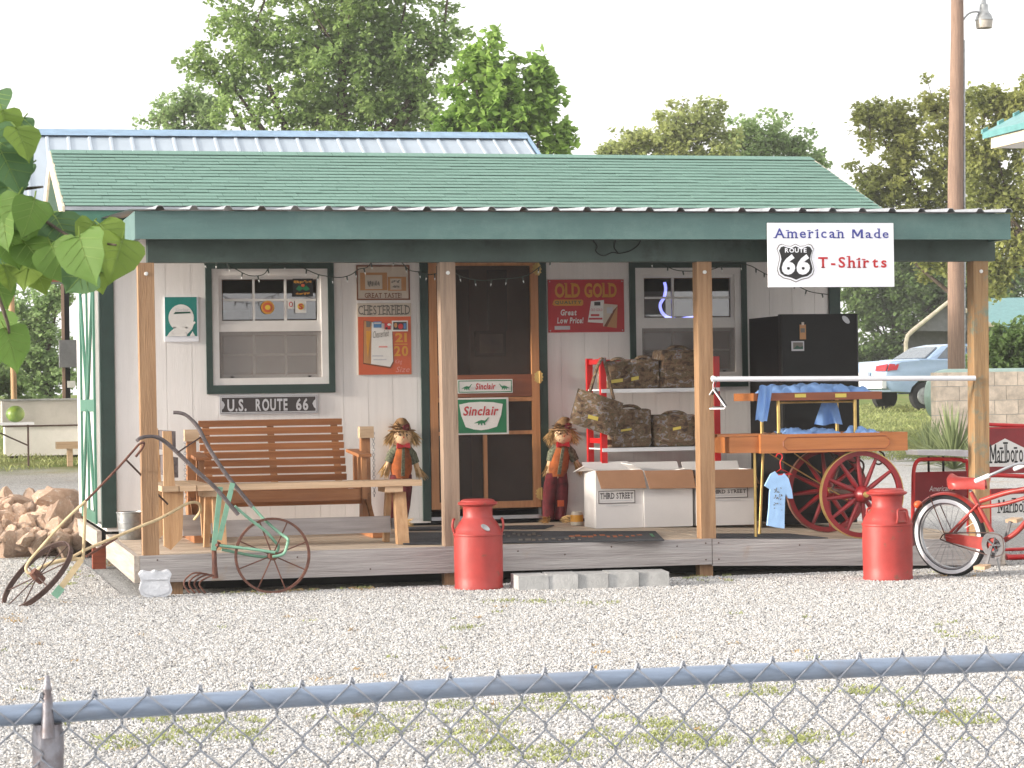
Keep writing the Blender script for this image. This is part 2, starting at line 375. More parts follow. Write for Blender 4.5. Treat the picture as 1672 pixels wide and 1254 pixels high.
class Sign:
    """a flat board on a plane; print is laid on it in thin raised layers, in pixels of the board's rectangle"""
    def __init__(s, name, label, rect, Y, mat, thick=.012, cat='sign', parent=None, tilt=0.0):
        s.r = rect; x0, y0, x1, y1 = rect; a = P(x0, (y0 + y1) / 2, Y); b = P(x1, (y0 + y1) / 2, Y)
        t = P((x0 + x1) / 2, y0, Y); d = P((x0 + x1) / 2, y1, Y)
        s.X0, s.X1, s.Z0, s.Z1, s.Y = a.x, b.x, d.z, t.z, Y; s.k = 0
        mb = MB().box(s.X0, Y, s.Z0, s.X1, Y + thick, s.Z1)
        s.o = mb.build(name, mat, parent, loc=((s.X0 + s.X1) / 2, Y + thick, s.Z0))
        if parent is None: tag(s.o, label, cat)
        elif label: s.o['label'] = label
    def w(s, x, y, lay):
        x0, y0, x1, y1 = s.r
        return Vector((s.X0 + (x - x0) / (x1 - x0) * (s.X1 - s.X0), s.Y - lay * .0016, s.Z1 - (y - y0) / (y1 - y0) * (s.Z1 - s.Z0)))
    def poly(s, pts, mat, lay=1, name='printed_shape'):
        return MB().prism([s.w(x, y, lay) for x, y in pts], (0, .0012, 0)).build(name, mat, s.o)
    def rect(s, x0, y0, x1, y1, mat, lay=1, name='printed_shape'): return s.poly([(x0, y0), (x1, y0), (x1, y1), (x0, y1)], mat, lay, name)
    def ell(s, cx, cy, rx, ry, mat, lay=1, name='printed_shape', n=28):
        return s.poly([(cx + rx * math.cos(2 * math.pi * i / n), cy + ry * math.sin(2 * math.pi * i / n)) for i in range(n)], mat, lay, name)
    def text(s, t, x0, y0, x1, y1, mat, lay=2, slope=0.0, **kw):
        v, f = text_geo(t, **kw); mb = MB()
        pts = [s.w(x0 + u * (x1 - x0), y1 - q * (y1 - y0) + slope * u * (x1 - x0), lay) for u, q in v]
        mb.add(pts, f); return mb.build('lettering', mat, s.o)
    def scrib(s, x0, y0, x1, y1, mat, lay, n):           # print too small to read
        rn = random.Random(int(x0 * 7 + y0)); mb = MB()
        for k in range(n):
            a = x0 + (x1 - x0) * k / n; w = (x1 - x0) / n * rn.uniform(.45, .95); c = rn.uniform(y0, y0 + (y1 - y0) * .45); d = rn.uniform(c + (y1 - y0) * .25, y1)
            mb.prism([s.w(a, c, lay), s.w(a + w, c, lay), s.w(a + w, d, lay), s.w(a, d, lay)], (0, .0012, 0))
        return mb.build('small_print', mat, s.o)
    def frame(s, t, mat, lay=2, inset=0, name='frame'):
        x0, y0, x1, y1 = s.r; x0 += inset; y0 += inset; x1 -= inset; y1 -= inset; mb = MB()
        for q in ((x0, y0, x1, y0 + t), (x0, y1 - t, x1, y1), (x0, y0 + t, x0 + t, y1 - t), (x1 - t, y0 + t, x1, y1 - t)):
            mb.prism([s.w(q[0], q[1], lay), s.w(q[2], q[1], lay), s.w(q[2], q[3], lay), s.w(q[0], q[3], lay)], (0, .0014, 0))
        return mb.build(name, mat, s.o)
SAUROPOD = [(0, .30), (.10, .36), (.22, .50), (.34, .62), (.48, .70), (.60, .66), (.70, .62), (.78, .74), (.85, .90), (.91, 1.0), (.98, .99), (1, .94), (.93, .91), (.89, .82), (.85, .66), (.80, .50), (.72, .38),
            (.71, .20), (.74, .04), (.66, .04), (.63, .24), (.55, .28), (.53, .06), (.56, 0), (.47, 0), (.45, .22), (.38, .26), (.34, .05), (.27, .05), (.29, .28), (.20, .32), (.10, .27)]
def sauropod(sg, x0, y0, x1, y1, mat, lay=3, flip=False):
    sg.poly([((x1 - u * (x1 - x0)) if flip else (x0 + u * (x1 - x0)), y1 - v * (y1 - y0)) for u, v in SAUROPOD], mat, lay, 'emblem')
SHIELD = [(0, .86), (.06, .97), (.14, 1), (.26, .95), (.38, .94), (.5, 1), (.62, .94), (.74, .95), (.86, 1), (.94, .97), (1, .86), (.95, .72), (.93, .6), (.97, .45), (1, .3), (.96, .17), (.84, .08), (.66, .04), (.5, -.03), (.34, .04), (.16, .08), (.04, .17), (0, .3), (.03, .45), (.07, .6), (.05, .72)]

# ------------------------------------------------------------------ ground
def gz(y): return 0.0 if y < 6 else (0.03 * (y - 6) if y < 60 else 1.62 + .004 * (y - 60))
def GR(x, y):                                  # the point on the rising ground seen at a pixel
    d = ray(x, y); t = 5.0
    while t < 400:
        p = CAM + d * t
        if p.z <= gz(p.y): return p
        t += .05
    return CAM + d * 60
def ground_material():
    mt = bpy.data.materials.new('gravel_ground'); mt.use_nodes = True; n = mt.node_tree.nodes; l = mt.node_tree.links; b = n['Principled BSDF']
    b.inputs['Roughness'].default_value = .95; b.inputs['Specular IOR Level'].default_value = .1
    tc = n.new('ShaderNodeTexCoord')
    vo = n.new('ShaderNodeTexVoronoi'); vo.inputs['Scale'].default_value = 80; l.new(tc.outputs['Object'], vo.inputs['Vector'])
    r1 = n.new('ShaderNodeValToRGB'); e = r1.color_ramp.elements; e[0].color = L(.22, .215, .21); e[1].color = L(.50, .49, .475); e[0].position = .05; e[1].position = .8
    sp = n.new('ShaderNodeSeparateColor'); l.new(vo.outputs['Color'], sp.inputs[0]); l.new(sp.outputs[0], r1.inputs[0])
    nz = n.new('ShaderNodeTexNoise'); nz.inputs['Scale'].default_value = 1.3; nz.inputs['Detail'].default_value = 7; nz.inputs['Roughness'].default_value = .7; l.new(tc.outputs['Object'], nz.inputs['Vector'])
    r2 = n.new('ShaderNodeMapRange'); r2.inputs[1].default_value = .56; r2.inputs[2].default_value = .72; l.new(nz.outputs['Fac'], r2.inputs[0])
    mm = n.new('ShaderNodeMixRGB'); mm.inputs[2].default_value = L(.34, .27, .19); l.new(r2.outputs[0], mm.inputs[0]); l.new(r1.outputs[0], mm.inputs[1])
    # grass beyond the gravel yard
    xyz = n.new('ShaderNodeSeparateXYZ'); l.new(tc.outputs['Object'], xyz.inputs[0])
    n2 = n.new('ShaderNodeTexNoise'); n2.inputs['Scale'].default_value = .35; n2.inputs['Detail'].default_value = 6; l.new(tc.outputs['Object'], n2.inputs['Vector'])
    ad = n.new('ShaderNodeMath'); ad.operation = 'MULTIPLY_ADD'; ad.inputs[1].default_value = 7.0; l.new(n2.outputs['Fac'], ad.inputs[0]); l.new(xyz.outputs['Y'], ad.inputs[2])
    r3 = n.new('ShaderNodeMapRange'); r3.inputs[1].default_value = 22.2; r3.inputs[2].default_value = 23.4; l.new(ad.outputs[0], r3.inputs[0])
    n3 = n.new('ShaderNodeTexNoise'); n3.inputs['Scale'].default_value = 1.6; n3.inputs['Detail'].default_value = 8; n3.inputs['Roughness'].default_value = .75; l.new(tc.outputs['Object'], n3.inputs['Vector'])
    r4 = n.new('ShaderNodeValToRGB'); e = r4.color_ramp.elements; e[0].color = L(.22, .20, .09); e[1].color = L(.13, .20, .045); e[0].position = .35; e[1].position = .6; l.new(n3.outputs['Fac'], r4.inputs[0])
    m2 = n.new('ShaderNodeMixRGB'); l.new(r3.outputs[0], m2.inputs[0]); l.new(mm.outputs[0], m2.inputs[1]); l.new(r4.outputs[0], m2.inputs[2]); l.new(m2.outputs[0], b.inputs['Base Color'])
    bp = n.new('ShaderNodeBump'); bp.inputs['Strength'].default_value = .6; bp.inputs['Distance'].default_value = .012; bp.invert = True; l.new(vo.outputs['Distance'], bp.inputs['Height']); l.new(bp.outputs[0], b.inputs['Normal'])
    return mt
MATS['gravel_ground'] = ground_material()
ys = [-60, -30, -18, -10, -5, 0, 3, 6, 7, 10, 15, 20, 30, 40, 50, 60, 90, 150, 300, 900, 2500]; xs = [-1500, -400, -100, -40, -20, -10, 0, 10, 20, 40, 80, 200, 600, 1800]
gm = MB(); gm.add([(x, y, gz(y)) for y in ys for x in xs], [(j * len(xs) + i, j * len(xs) + i + 1, (j + 1) * len(xs) + i + 1, (j + 1) * len(xs) + i) for j in range(len(ys) - 1) for i in range(len(xs) - 1)])
tag(gm.build('ground', 'gravel_ground'), None, kind='structure')

def gravel_stones():
    """loose crushed stones over the yard in view"""
    mb = MB()
    poly = [(-3.2, -.2), (-2.2, -9.3), (3.4, -9.3), (8.6, -.25), (8.6, 1.5), (6.6, 1.5), (6.6, -.02), (-.12, -.02), (-.12, 6.0), (-3.6, 6.0)]
    mb.add([(x, y, .004) for x, y in poly], [tuple(range(len(poly)))])
    o = mb.build('gravel_stones', 'gravel_ground'); tag(o, 'loose white and grey crushed gravel covering the yard', 'gravel', kind='stuff')
    pm = bpy.data.materials.new('pebble'); pm.use_nodes = True; n = pm.node_tree.nodes; l = pm.node_tree.links; b = n['Principled BSDF']
    b.inputs['Roughness'].default_value = .9; b.inputs['Specular IOR Level'].default_value = .2
    oi = n.new('ShaderNodeObjectInfo'); rp = n.new('ShaderNodeValToRGB'); rp.color_ramp.interpolation = 'LINEAR'
    e = rp.color_ramp.elements; e[0].position = 0; e[0].color = L(.115, .115, .118); e[1].position = 1; e[1].color = L(.62, .62, .615)
    for p, c in ((.12, L(.28, .278, .275)), (.35, L(.41, .405, .40)), (.62, L(.49, .485, .48)), (.80, L(.38, .345, .30)), (.86, L(.54, .535, .53))):
        q = rp.color_ramp.elements.new(p); q.color = c
    l.new(oi.outputs['Random'], rp.inputs[0]); l.new(rp.outputs[0], b.inputs['Base Color'])
    ng = bpy.data.node_groups.new('gravel_scatter', 'GeometryNodeTree')
    ng.interface.new_socket('Geometry', in_out='INPUT', socket_type='NodeSocketGeometry'); ng.interface.new_socket('Geometry', in_out='OUTPUT', socket_type='NodeSocketGeometry')
    N = ng.nodes.new; K = ng.links.new
    gi = N('NodeGroupInput'); go = N('NodeGroupOutput'); ds = N('GeometryNodeDistributePointsOnFaces'); ds.inputs['Density'].default_value = 3900
    ico = N('GeometryNodeMeshIcoSphere'); ico.inputs['Radius'].default_value = .0079; ico.inputs['Subdivisions'].default_value = 1
    sm = N('GeometryNodeSetMaterial'); sm.inputs['Material'].default_value = pm
    ip = N('GeometryNodeInstanceOnPoints')
    rr = N('FunctionNodeRandomValue'); rr.data_type = 'FLOAT_VECTOR'; rr.inputs['Max'].default_value = (6.28, 6.28, 6.28)
    rs = N('FunctionNodeRandomValue'); rs.data_type = 'FLOAT_VECTOR'; rs.inputs['Min'].default_value = (.45, .5, .35); rs.inputs['Max'].default_value = (1.55, 1.25, .95); rs.inputs['Seed'].default_value = 3
    jg = N('GeometryNodeJoinGeometry')
    gn = N('ShaderNodeTexNoise'); gn.inputs['Scale'].default_value = .9; gn.inputs['Detail'].default_value = 5; gn.inputs['Roughness'].default_value = .65   # worn, dusty places carry fewer stones
    gp = N('GeometryNodeInputPosition'); gv = N('ShaderNodeVectorMath'); gv.operation = 'MULTIPLY'; gv.inputs[1].default_value = (.45, 1.3, 1); K(gp.outputs[0], gv.inputs[0]); K(gv.outputs[0], gn.inputs['Vector'])
    gr = N('ShaderNodeMapRange'); gr.inputs[1].default_value = .38; gr.inputs[2].default_value = .56; gr.inputs[3].default_value = 1700; gr.inputs[4].default_value = 5200; K(gn.outputs[0], gr.inputs[0])
    K(gr.outputs[0], ds.inputs['Density'])
    K(gi.outputs[0], ds.inputs['Mesh']); K(ds.outputs['Points'], ip.inputs['Points']); K(ico.outputs['Mesh'], sm.inputs['Geometry']); K(sm.outputs[0], ip.inputs['Instance'])
    K(rr.outputs[0], ip.inputs['Rotation']); K(rs.outputs[0], ip.inputs['Scale']); K(gi.outputs[0], jg.inputs[0]); K(ip.outputs[0], jg.inputs[0]); K(jg.outputs[0], go.inputs[0])
    o.modifiers.new('scatter', 'NODES').node_group = ng
gravel_stones()

# ------------------------------------------------------------------ the shop
DX0, DX1, WY0 = 0.0, 6.46, 2.44                # deck width, wall front plane
WX0, WX1, WY1 = -.05, 6.15, 5.36
def dz(y): return .28 + .0125 * max(0, min(y, WY0))
def sag(x): return 0.0 if x < 4.17 else -.03 * (x - 4.17)
SH = thing('shop_shed', 'white wooden shed with green shingled roof and a covered front porch', 'shed', (3.1, 2.44, 0))
# --- deck
bw = .14
for i in range(17):
    y0 = .02 + i * .1425
    for xa, xb, s0, s1 in ((.0, 4.165, 0, 0), (4.17, DX1, 0, sag(DX1))):
        z = dz(y0); mb = MB(); j = random.uniform(-.002, .002)
        v = [(xa, y0, z - .035 + s0 + j), (xb, y0, z - .035 + s1 + j), (xb, y0 + bw - .005, z - .035 + s1 + j), (xa, y0 + bw - .005, z - .035 + s0 + j)]
        mb.prism(v, (0, 0, .035)); mb.build('deck_board', 'deck_wood', SH, loc=(xa, y0, z))
zt = .28
MB().box(.0, -.022, .094, 4.166, .016, zt + .002).build('rim_board', 'rim_wood', SH)
MB().prism([(4.172, -.022, .083), (DX1, -.022, .083 + sag(DX1)), (DX1, -.022, zt + sag(DX1)), (4.172, -.022, zt)], (0, .038, 0)).build('rim_board', 'rim_wood', SH)
MB().prism([(-.04, -.02, .094), (-.04, 2.44, .12), (-.04, 2.44, dz(2.44)), (-.04, -.02, zt)], (.038, 0, 0)).build('rim_board', 'rim_wood_y', SH)
MB().prism([(DX1 + .002, -.02, .02), (DX1 + .002, 2.44, .05), (DX1 + .002, 2.44, .24), (DX1 + .002, -.02, .21)], (.038, 0, 0)).build('rim_board', 'rim_wood_y', SH)
for x in (.25, 2.22, 4.14, 6.2):
    for y in (.08, 1.3): MB().box(x - .05, y - .05, -.1, x + .05, y + .05, dz(y) - .04 + sag(x)).build('deck_support', 'post_wood', SH)
MB().box(.1, .5, -.05, 6.3, 2.4, .15).build('under_deck_shade', 'dark', SH)  # near-black box standing in for the shade below the deck
nl = MB().lathe([(.006, 0), (.005, .003), (0, .004)], (0, 0, 0), 8, (0, -1, 0)).mesh('nail', 'rust_dark')
for x, z in ((.12, .25), (.4, .135), (1.1, .24), (1.62, .14), (2.26, .25), (2.7, .235), (3.05, .20), (3.4, .245), (3.9, .235), (4.12, .25), (4.12, .13), (4.22, .25), (4.22, .13), (4.85, .215), (5.4, .20)): inst(nl, 'nail', SH, (x, -.0225, z))
# --- posts and porch roof
for a, b, mt in (((237, 430), (246, 908), 'post_wood'), ((728, 430), (737, 892), 'post_grey'), ((1146, 430), (1153.6, 880), 'post_wood'), ((1596, 430), (1599, 870), 'post_painted')):
    t = P(*a, .06); q = P(*b, .06); w = .056 if mt != 'post_painted' else .06
    zb = dz(.06) + sag(q.x); mb = MB(); t.z = 2.317; q.z = zb
    vs_ = [q + Vector((i * w, j * w, 0)) for i, j in ((-1, -1), (1, -1), (1, 1), (-1, 1))] + [t + Vector((i * w, j * w, 0)) for i, j in ((-1, -1), (1, -1), (1, 1), (-1, 1))]
    mb.add(vs_, [(0, 1, 5, 4), (1, 2, 6, 5), (2, 3, 7, 6), (3, 0, 4, 7), (4, 5, 6, 7), (3, 2, 1, 0)])
    po = mb.build('porch_post', mt, SH, loc=(q.x, .06, zb))
    MB().lathe([(.0, -.012), (.014, -.01), (.014, .004), (.008, .006)], (t.x, .0 - .003, 2.24), 10, (0, -1, 0)).build('lamp_socket', 'bulb', po)
MB().box(.085, .005, 2.319, 6.47, .045, 2.49).build('porch_beam', 'beam_green', SH)
MB().box(.085, .075, 2.319, 6.47, .115, 2.49).build('porch_beam', 'beam_green', SH)
fx0, fx1 = -.026, 6.455
MB().box(fx0, -.30, 2.462, fx1, -.262, 2.655).build('porch_fascia', 'fascia_green', SH)
for x in (fx0, fx1 - .038): MB().prism([(x, -.258, 2.462), (x, 2.2, 2.462), (x, 2.2, 2.66), (x, -.258, 2.655)], (.038, 0, 0)).build('porch_fascia', 'fascia_green', SH)
for i in range(11):
    x = .1 + i * .62; MB().prism([(x, -.25, 2.5), (x, 2.3, 2.62), (x, 2.3, 2.76), (x, -.25, 2.64)], (.04, 0, 0)).build('rafter', 'post_wood', SH)
def tin_sheet(x0, x1, y0, z0, y1, z1, pitch, h, mat, name, parent, rim=.02):
    """ribbed roofing sheet: flat pans with raised trapezoid ribs"""
    mb = MB(); prof = []; x = x0
    while x < x1 - .01:
        xe = min(x + pitch, x1)
        prof += [(x, 0), (x + pitch * .72, 0), (x + pitch * .80, h), (x + pitch * .92, h)] if xe - x > pitch * .95 else [(x, 0)]
        x += pitch
    prof.append((x1, 0)); k = len(prof)
    for yy, zz in ((y0, z0), (y1, z1)): mb.v += [(px_, yy, zz + hh) for px_, hh in prof]
    mb.f += [(i, i + 1, k + i + 1, k + i) for i in range(k - 1)]
    mb.v += [(px_, yy, zz + hh - .003) for yy, zz in ((y0, z0), (y1, z1)) for px_, hh in prof]
    mb.f += [(2 * k + i, 3 * k + i, 3 * k + i + 1, 2 * k + i + 1) for i in range(k - 1)] + [(i, 2 * k + i, 2 * k + i + 1, i + 1) for i in range(k - 1)]
    return mb.build(name, mat, parent)
for i in range(7):
    a = -.06 + i * .93; tin_sheet(a, min(a + .93, 6.50), -.36, 2.662 + .0015 * (i % 2), 2.3, 2.80 + .0015 * (i % 2), .2325, .026, 'tin', 'roofing_sheet', SH)
# --- walls with openings
D0, D1 = P(700, 600, WY0).x, P(880, 600, WY0).x
w1a, w1b = P(345, 450, WY0), P(537, 628, WY0); w2a, w2b = P(1036, 450, WY0), P(1211, 600, WY0)
WZ0, WZ1 = P(440, 628, WY0).z, P(440, 439, WY0).z
OPEN = [(D0, D1, .32, 2.45), (w1a.x, w1b.x, WZ0, WZ1), (w2a.x, w2b.x, WZ0, WZ1)]
def wall_pieces(x0, x1, z0, z1):
    cuts = sorted({x0, x1} | {c for o in OPEN for c in o[:2] if x0 < c < x1}); out = []
    for a, b in zip(cuts, cuts[1:]):
        m_ = (a + b) / 2; op = [o for o in OPEN if o[0] < m_ < o[1]]
        if not op: out.append((a, b, z0, z1))
        else:
            if op[0][2] > z0: out.append((a, b, z0, op[0][2]))
            if op[0][3] < z1: out.append((a, b, op[0][3], z1))
    return out
mb = MB()
for a, b, c, d in wall_pieces(WX0 + .02, WX1 - .02, .33, 2.85): mb.box(a, WY0 + .0050, c, b, WY0 + .09, d)
mb.box(WX0 + .021, WY0 + .091, .33, WX0 + .09, WY1, 2.85).box(WX1 - .09, WY0 + .091, .33, WX1 - .021, WY1, 2.85).box(WX0 + .091, WY1 - .08, .33, WX1 - .091, WY1, 2.85)
mb.build('wall', 'siding', SH)
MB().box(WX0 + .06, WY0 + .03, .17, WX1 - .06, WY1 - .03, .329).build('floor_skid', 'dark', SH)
x = WX0 + .1
while x < WX1 - .09:
    xe = min(x + .2032, WX1 - .085)
    for a, b, c, d in wall_pieces(x + .0015, xe - .0015, .365, 2.82):
        if b - a > .004: MB().box(a, WY0, c, b, WY0 + .0045, d).build('siding_board', 'siding', SH, loc=(a, WY0, c))
    x += .2032
y = WY0 + .1
while y < WY1 - .02:
    MB().box(WX0, y + .003, .365, WX0 + .02, min(y + .2002, WY1), 2.84).build('siding_board', 'siding', SH, loc=(WX0, y, .365)); y += .2032
for g in (0, 1):                                       # gable ends
    x = WX0 + .01 if g == 0 else WX1 - .03
    MB().prism([(x, WY0 + .06, 2.845), (x, WY1, 2.845), (x, 3.9, 3.36)], (.02, 0, 0)).build('gable_board', 'siding', SH)
for xa, xb in ((WX0 - .002, WX0 + .095), (WX1 - .08, WX1 + .004)):
    MB().box(xa, WY0 - .018, .36, xb, WY0 - .001, 2.80).build('corner_board', 'trim_green', SH)
MB().box(WX0 - .018, WY0 - .018, .36, WX0 - .003, WY0 + .085, 2.80).build('corner_board', 'trim_green', SH)
MB().box(WX1 + .005, WY0 - .018, .36, WX1 + .02, WY0 + .085, 2.80).build('corner_board', 'trim_green', SH)
MB().box(WX0 - .06, WY0 + .02, .20, WX0 - .022, 4.7, .335).build('skirt_board', 'rim_wood_y', SH)
MB().box(WX0 - .055, 3.0, 0, WX0 + .05, 3.1, .2).build('skid_block', 'stained_wood', SH)
# --- side door
sdr = MB().box(WX0 - .035, 2.68, .40, WX0 - .002, 4.25, 2.36).build('side_door', 'white_paint', SH)
for q in ((2.66, .38, 2.76, 2.38), (4.17, .38, 4.27, 2.38), (3.42, .38, 3.5, 2.38), (2.762, 2.28, 3.418, 2.38), (3.502, 2.28, 4.168, 2.38), (2.762, 1.28, 3.418, 1.38), (3.502, 1.28, 4.168, 1.38), (2.762, .38, 3.418, .47), (3.502, .38, 4.168, .47)):
    MB().box(WX0 - .052, q[0], q[1], WX0 - .036, q[2], q[3]).build('door_trim', 'door_green', sdr)
for a, b in (((2.8, .5), (3.40, 1.27)), ((3.54, 1.27), (4.14, .5)), ((2.8, 2.26), (3.40, 1.4)), ((3.54, 1.4), (4.14, 2.26))):
    MB().bar((WX0 - .0475, a[0], a[1]), (WX0 - .0475, b[0], b[1]), .016, .085, up=(0, 0, 1)).build('door_trim', 'door_green', sdr)
# --- windows
def glass(name, col, rough, alpha):
    mt = bpy.data.materials.new(name); mt.use_nodes = True; n = mt.node_tree.nodes; l = mt.node_tree.links; n.remove(n['Principled BSDF'])
    g = n.new('ShaderNodeBsdfGlossy'); g.inputs['Roughness'].default_value = rough; t = n.new('ShaderNodeBsdfTransparent'); t.inputs[0].default_value = col
    fr = n.new('ShaderNodeFresnel'); fr.inputs['IOR'].default_value = 1.55; ad = n.new('ShaderNodeMath'); ad.operation = 'MULTIPLY_ADD'; ad.inputs[1].default_value = 1.3; ad.inputs[2].default_value = alpha
    l.new(fr.outputs[0], ad.inputs[0]); ms = n.new('ShaderNodeMixShader'); l.new(ad.outputs[0], ms.inputs[0]); l.new(t.outputs[0], ms.inputs[1]); l.new(g.outputs[0], ms.inputs[2]); l.new(ms.outputs[0], n['Material Output'].inputs[0]); MATS[name] = mt
glass('window_glass', (.8, .8, .8, 1), .02, .085)
def screen(name, col, a):
    mt = bpy.data.materials.new(name); mt.use_nodes = True; n = mt.node_tree.nodes; l = mt.node_tree.links; b = n['Principled BSDF']; b.inputs['Base Color'].default_value = col; b.inputs['Roughness'].default_value = .8
    t = n.new('ShaderNodeBsdfTransparent'); ms = n.new('ShaderNodeMixShader'); ms.inputs[0].default_value = a; l.new(t.outputs[0], ms.inputs[1]); l.new(b.outputs[0], ms.inputs[2]); l.new(ms.outputs[0], n['Material Output'].inputs[0]); MATS[name] = mt
screen('insect_screen', L(.38, .35, .33), .42)
screen('door_screen', L(.075, .058, .05), .45)
def window(x0, x1, z0, z1):
    fr = MB(); t = .055; y = WY0
    for q in ((x0, z1 - t, x1, z1), (x0, z0, x1, z0 + t), (x0, z0 + t, x0 + t, z1 - t), (x1 - t, z0 + t, x1, z1 - t)): fr.box(q[0], y - .012, q[1], q[2], y + .07, q[3])
    w = fr.build('window', 'white_paint', SH, loc=((x0 + x1) / 2, y, z0)); g = .05
    for q in ((x0 - g, z1, x1 + g, z1 + g), (x0 - g, z0 - g - .02, x1 + g, z0), (x0 - g, z0, x0, z1), (x1, z0, x1 + g, z1)):
        MB().box(q[0], y - .022, q[1], q[2], y - .001, q[3]).build('window_trim', 'trim_green', w)
    a0, a1, b0, b1 = x0 + t, x1 - t, z0 + t, z1 - t; mid = b0 + (b1 - b0) * .49
    MB().box(a0, y - .004, mid - .03, a1, y + .05, mid + .03).build('meeting_rail', 'white_paint', w)
    for yy, zz0, zz1 in ((y + .022, mid + .03, b1), (y + .04, b0, mid - .03)):
        s_ = .028; sf = MB()
        for q in ((a0, zz1 - s_, a1, zz1), (a0, zz0, a1, zz0 + s_), (a0, zz0 + s_, a0 + s_, zz1 - s_), (a1 - s_, zz0 + s_, a1, zz1 - s_)): sf.box(q[0], yy - .012, q[1], q[2], yy + .016, q[3])
        sf.build('sash', 'white_paint', w); c0, c1, e0, e1 = a0 + s_, a1 - s_, zz0 + s_, zz1 - s_; mu = MB()
        for k in (1, 2): xx = c0 + (c1 - c0) * k / 3; MB().box(xx - .009, yy - .006, e0, xx + .009, yy + .008, e1).build('muntin', 'white_paint', w)
        zz = (e0 + e1) / 2
        for k in range(3): xa = c0 + (c1 - c0) * k / 3 + .009; xb = c0 + (c1 - c0) * (k + 1) / 3 - .009; MB().box(xa, yy - .006, zz - .009, xb, yy + .008, zz + .009).build('muntin', 'white_paint', w)
        for k in range(3):
            for j in (0, 1):
                xa = c0 + (c1 - c0) * k / 3; xb = c0 + (c1 - c0) * (k + 1) / 3; za = e0 + (e1 - e0) * j / 2; zb = e0 + (e1 - e0) * (j + 1) / 2
                MB().box(xa + .01, yy + .009, za + .01, xb - .01, yy + .012, zb - .01).build('pane', 'window_glass', w)
    MB().box(a0, y + .005, b0, a1, y + .0065, mid - .03).build('insect_screen', 'insect_screen', w)
    for xx in (a0 + .1, a1 - .1): MB().box(xx - .012, y - .006, b0 + .002, xx + .012, y + .004, b0 + .014).build('sash_latch', 'black', w)
    return w
window(w1a.x, w1b.x, WZ0, WZ1); window(w2a.x, w2b.x, WZ0, WZ1)
# --- door trim and screen door
for a, b in ((P(687, 600, WY0).x, D0), (D1, P(893, 600, WY0).x)): MB().box(a, WY0 - .024, .345, b, WY0 - .001, 2.62).build('door_casing', 'trim_green', SH)
MB().box(D0, WY0 - .024, 2.46, D1, WY0 - .001, 2.62).build('door_casing', 'trim_green', SH)
MB().box(D0, WY0 - .03, .345, D1, WY0 + .05, .375).build('threshold', 'steel', SH)
yd = WY0 - .012
def dzp(py): return P(790, py, WY0).z
ds_ = MB().box(D0 + .004, yd - .016, dzp(830), D0 + .068, yd + .016, dzp(426)).build('screen_door', 'door_wood', SH)
MB().box(D1 - .068, yd - .016, dzp(830), D1 - .004, yd + .016, dzp(426)).build('door_stile', 'door_wood', ds_)
for a, b, mt in ((426, 434, 'door_wood'), (612, 648, 'door_panel'), (649, 656, 'door_wood'), (704, 710, 'door_wood'), (819, 830, 'door_wood')):
    MB().box(D0 + .069, yd - .014, dzp(b), D1 - .069, yd + .012, dzp(a)).build('door_rail', mt, ds_)
xm = P(792, 760, WY0).x; MB().box(xm - .016, yd - .013, dzp(819), xm + .016, yd + .012, dzp(710)).build('door_stile', 'door_wood', ds_)
for a, b in ((434, 612), (656, 704), (710, 819)): MB().box(D0 + .069, yd + .013, dzp(b), D1 - .069, yd + .0145, dzp(a)).build('screen', 'door_screen', ds_)
for py in (440, 617, 808):
    h = MB(); zc = dzp(py); [h.prism([(D1 - .006 + s_ * x_, yd - .022, zc + z_) for x_, z_ in ((0, -.045), (.018, -.05), (.026, -.036), (.044, -.03), (.034, -.012), (.05, 0), (.034, .012), (.044, .03), (.026, .036), (.018, .05), (0, .045))], (0, .005, 0)) for s_ in (-1, .7)]
    h.lathe([(.008, -.052), (.008, .052)], (D1 - .002, yd - .022, zc), 8); h.build('hinge', 'brass', ds_)
# --- inside, seen dimly through the screen
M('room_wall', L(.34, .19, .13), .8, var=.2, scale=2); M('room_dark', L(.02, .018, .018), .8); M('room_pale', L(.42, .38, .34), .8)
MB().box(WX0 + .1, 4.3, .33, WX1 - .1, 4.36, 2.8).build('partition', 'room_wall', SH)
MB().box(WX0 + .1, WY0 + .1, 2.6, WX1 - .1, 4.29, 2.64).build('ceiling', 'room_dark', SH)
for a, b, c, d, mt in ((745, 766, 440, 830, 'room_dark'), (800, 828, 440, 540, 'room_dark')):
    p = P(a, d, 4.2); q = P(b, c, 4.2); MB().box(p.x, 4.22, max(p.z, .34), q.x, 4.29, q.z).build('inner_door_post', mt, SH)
p = P(778, 582, 4.2); q = P(826, 540, 4.2)
pic = tag(MB().box(p.x, 4.2, p.z, q.x, 4.28, q.z).build('framed_picture', 'black'), 'dark framed picture seen through the screen door', 'picture')
M('picture_print', L(.5, .38, .2), .5, col2=L(.05, .06, .06), scale=4); MB().box(p.x + .03, 4.19, p.z + .03, q.x - .03, 4.199, q.z - .03).build('print', 'picture_print', pic)
cab = thing('white_cabinet', 'pale cabinet inside the shed behind the left window', 'cabinet', (1.0, 3.9, .33)); MB().box(.72, 3.7, .34, 1.30, 4.2, 2.12).build('cabinet_body', 'room_pale', cab)
MB().box(.73, 3.68, .40, 1.005, 3.698, 2.08).build('cabinet_door', 'room_pale', cab); MB().box(1.015, 3.68, .40, 1.29, 3.698, 2.08).build('cabinet_door', 'room_pale', cab)
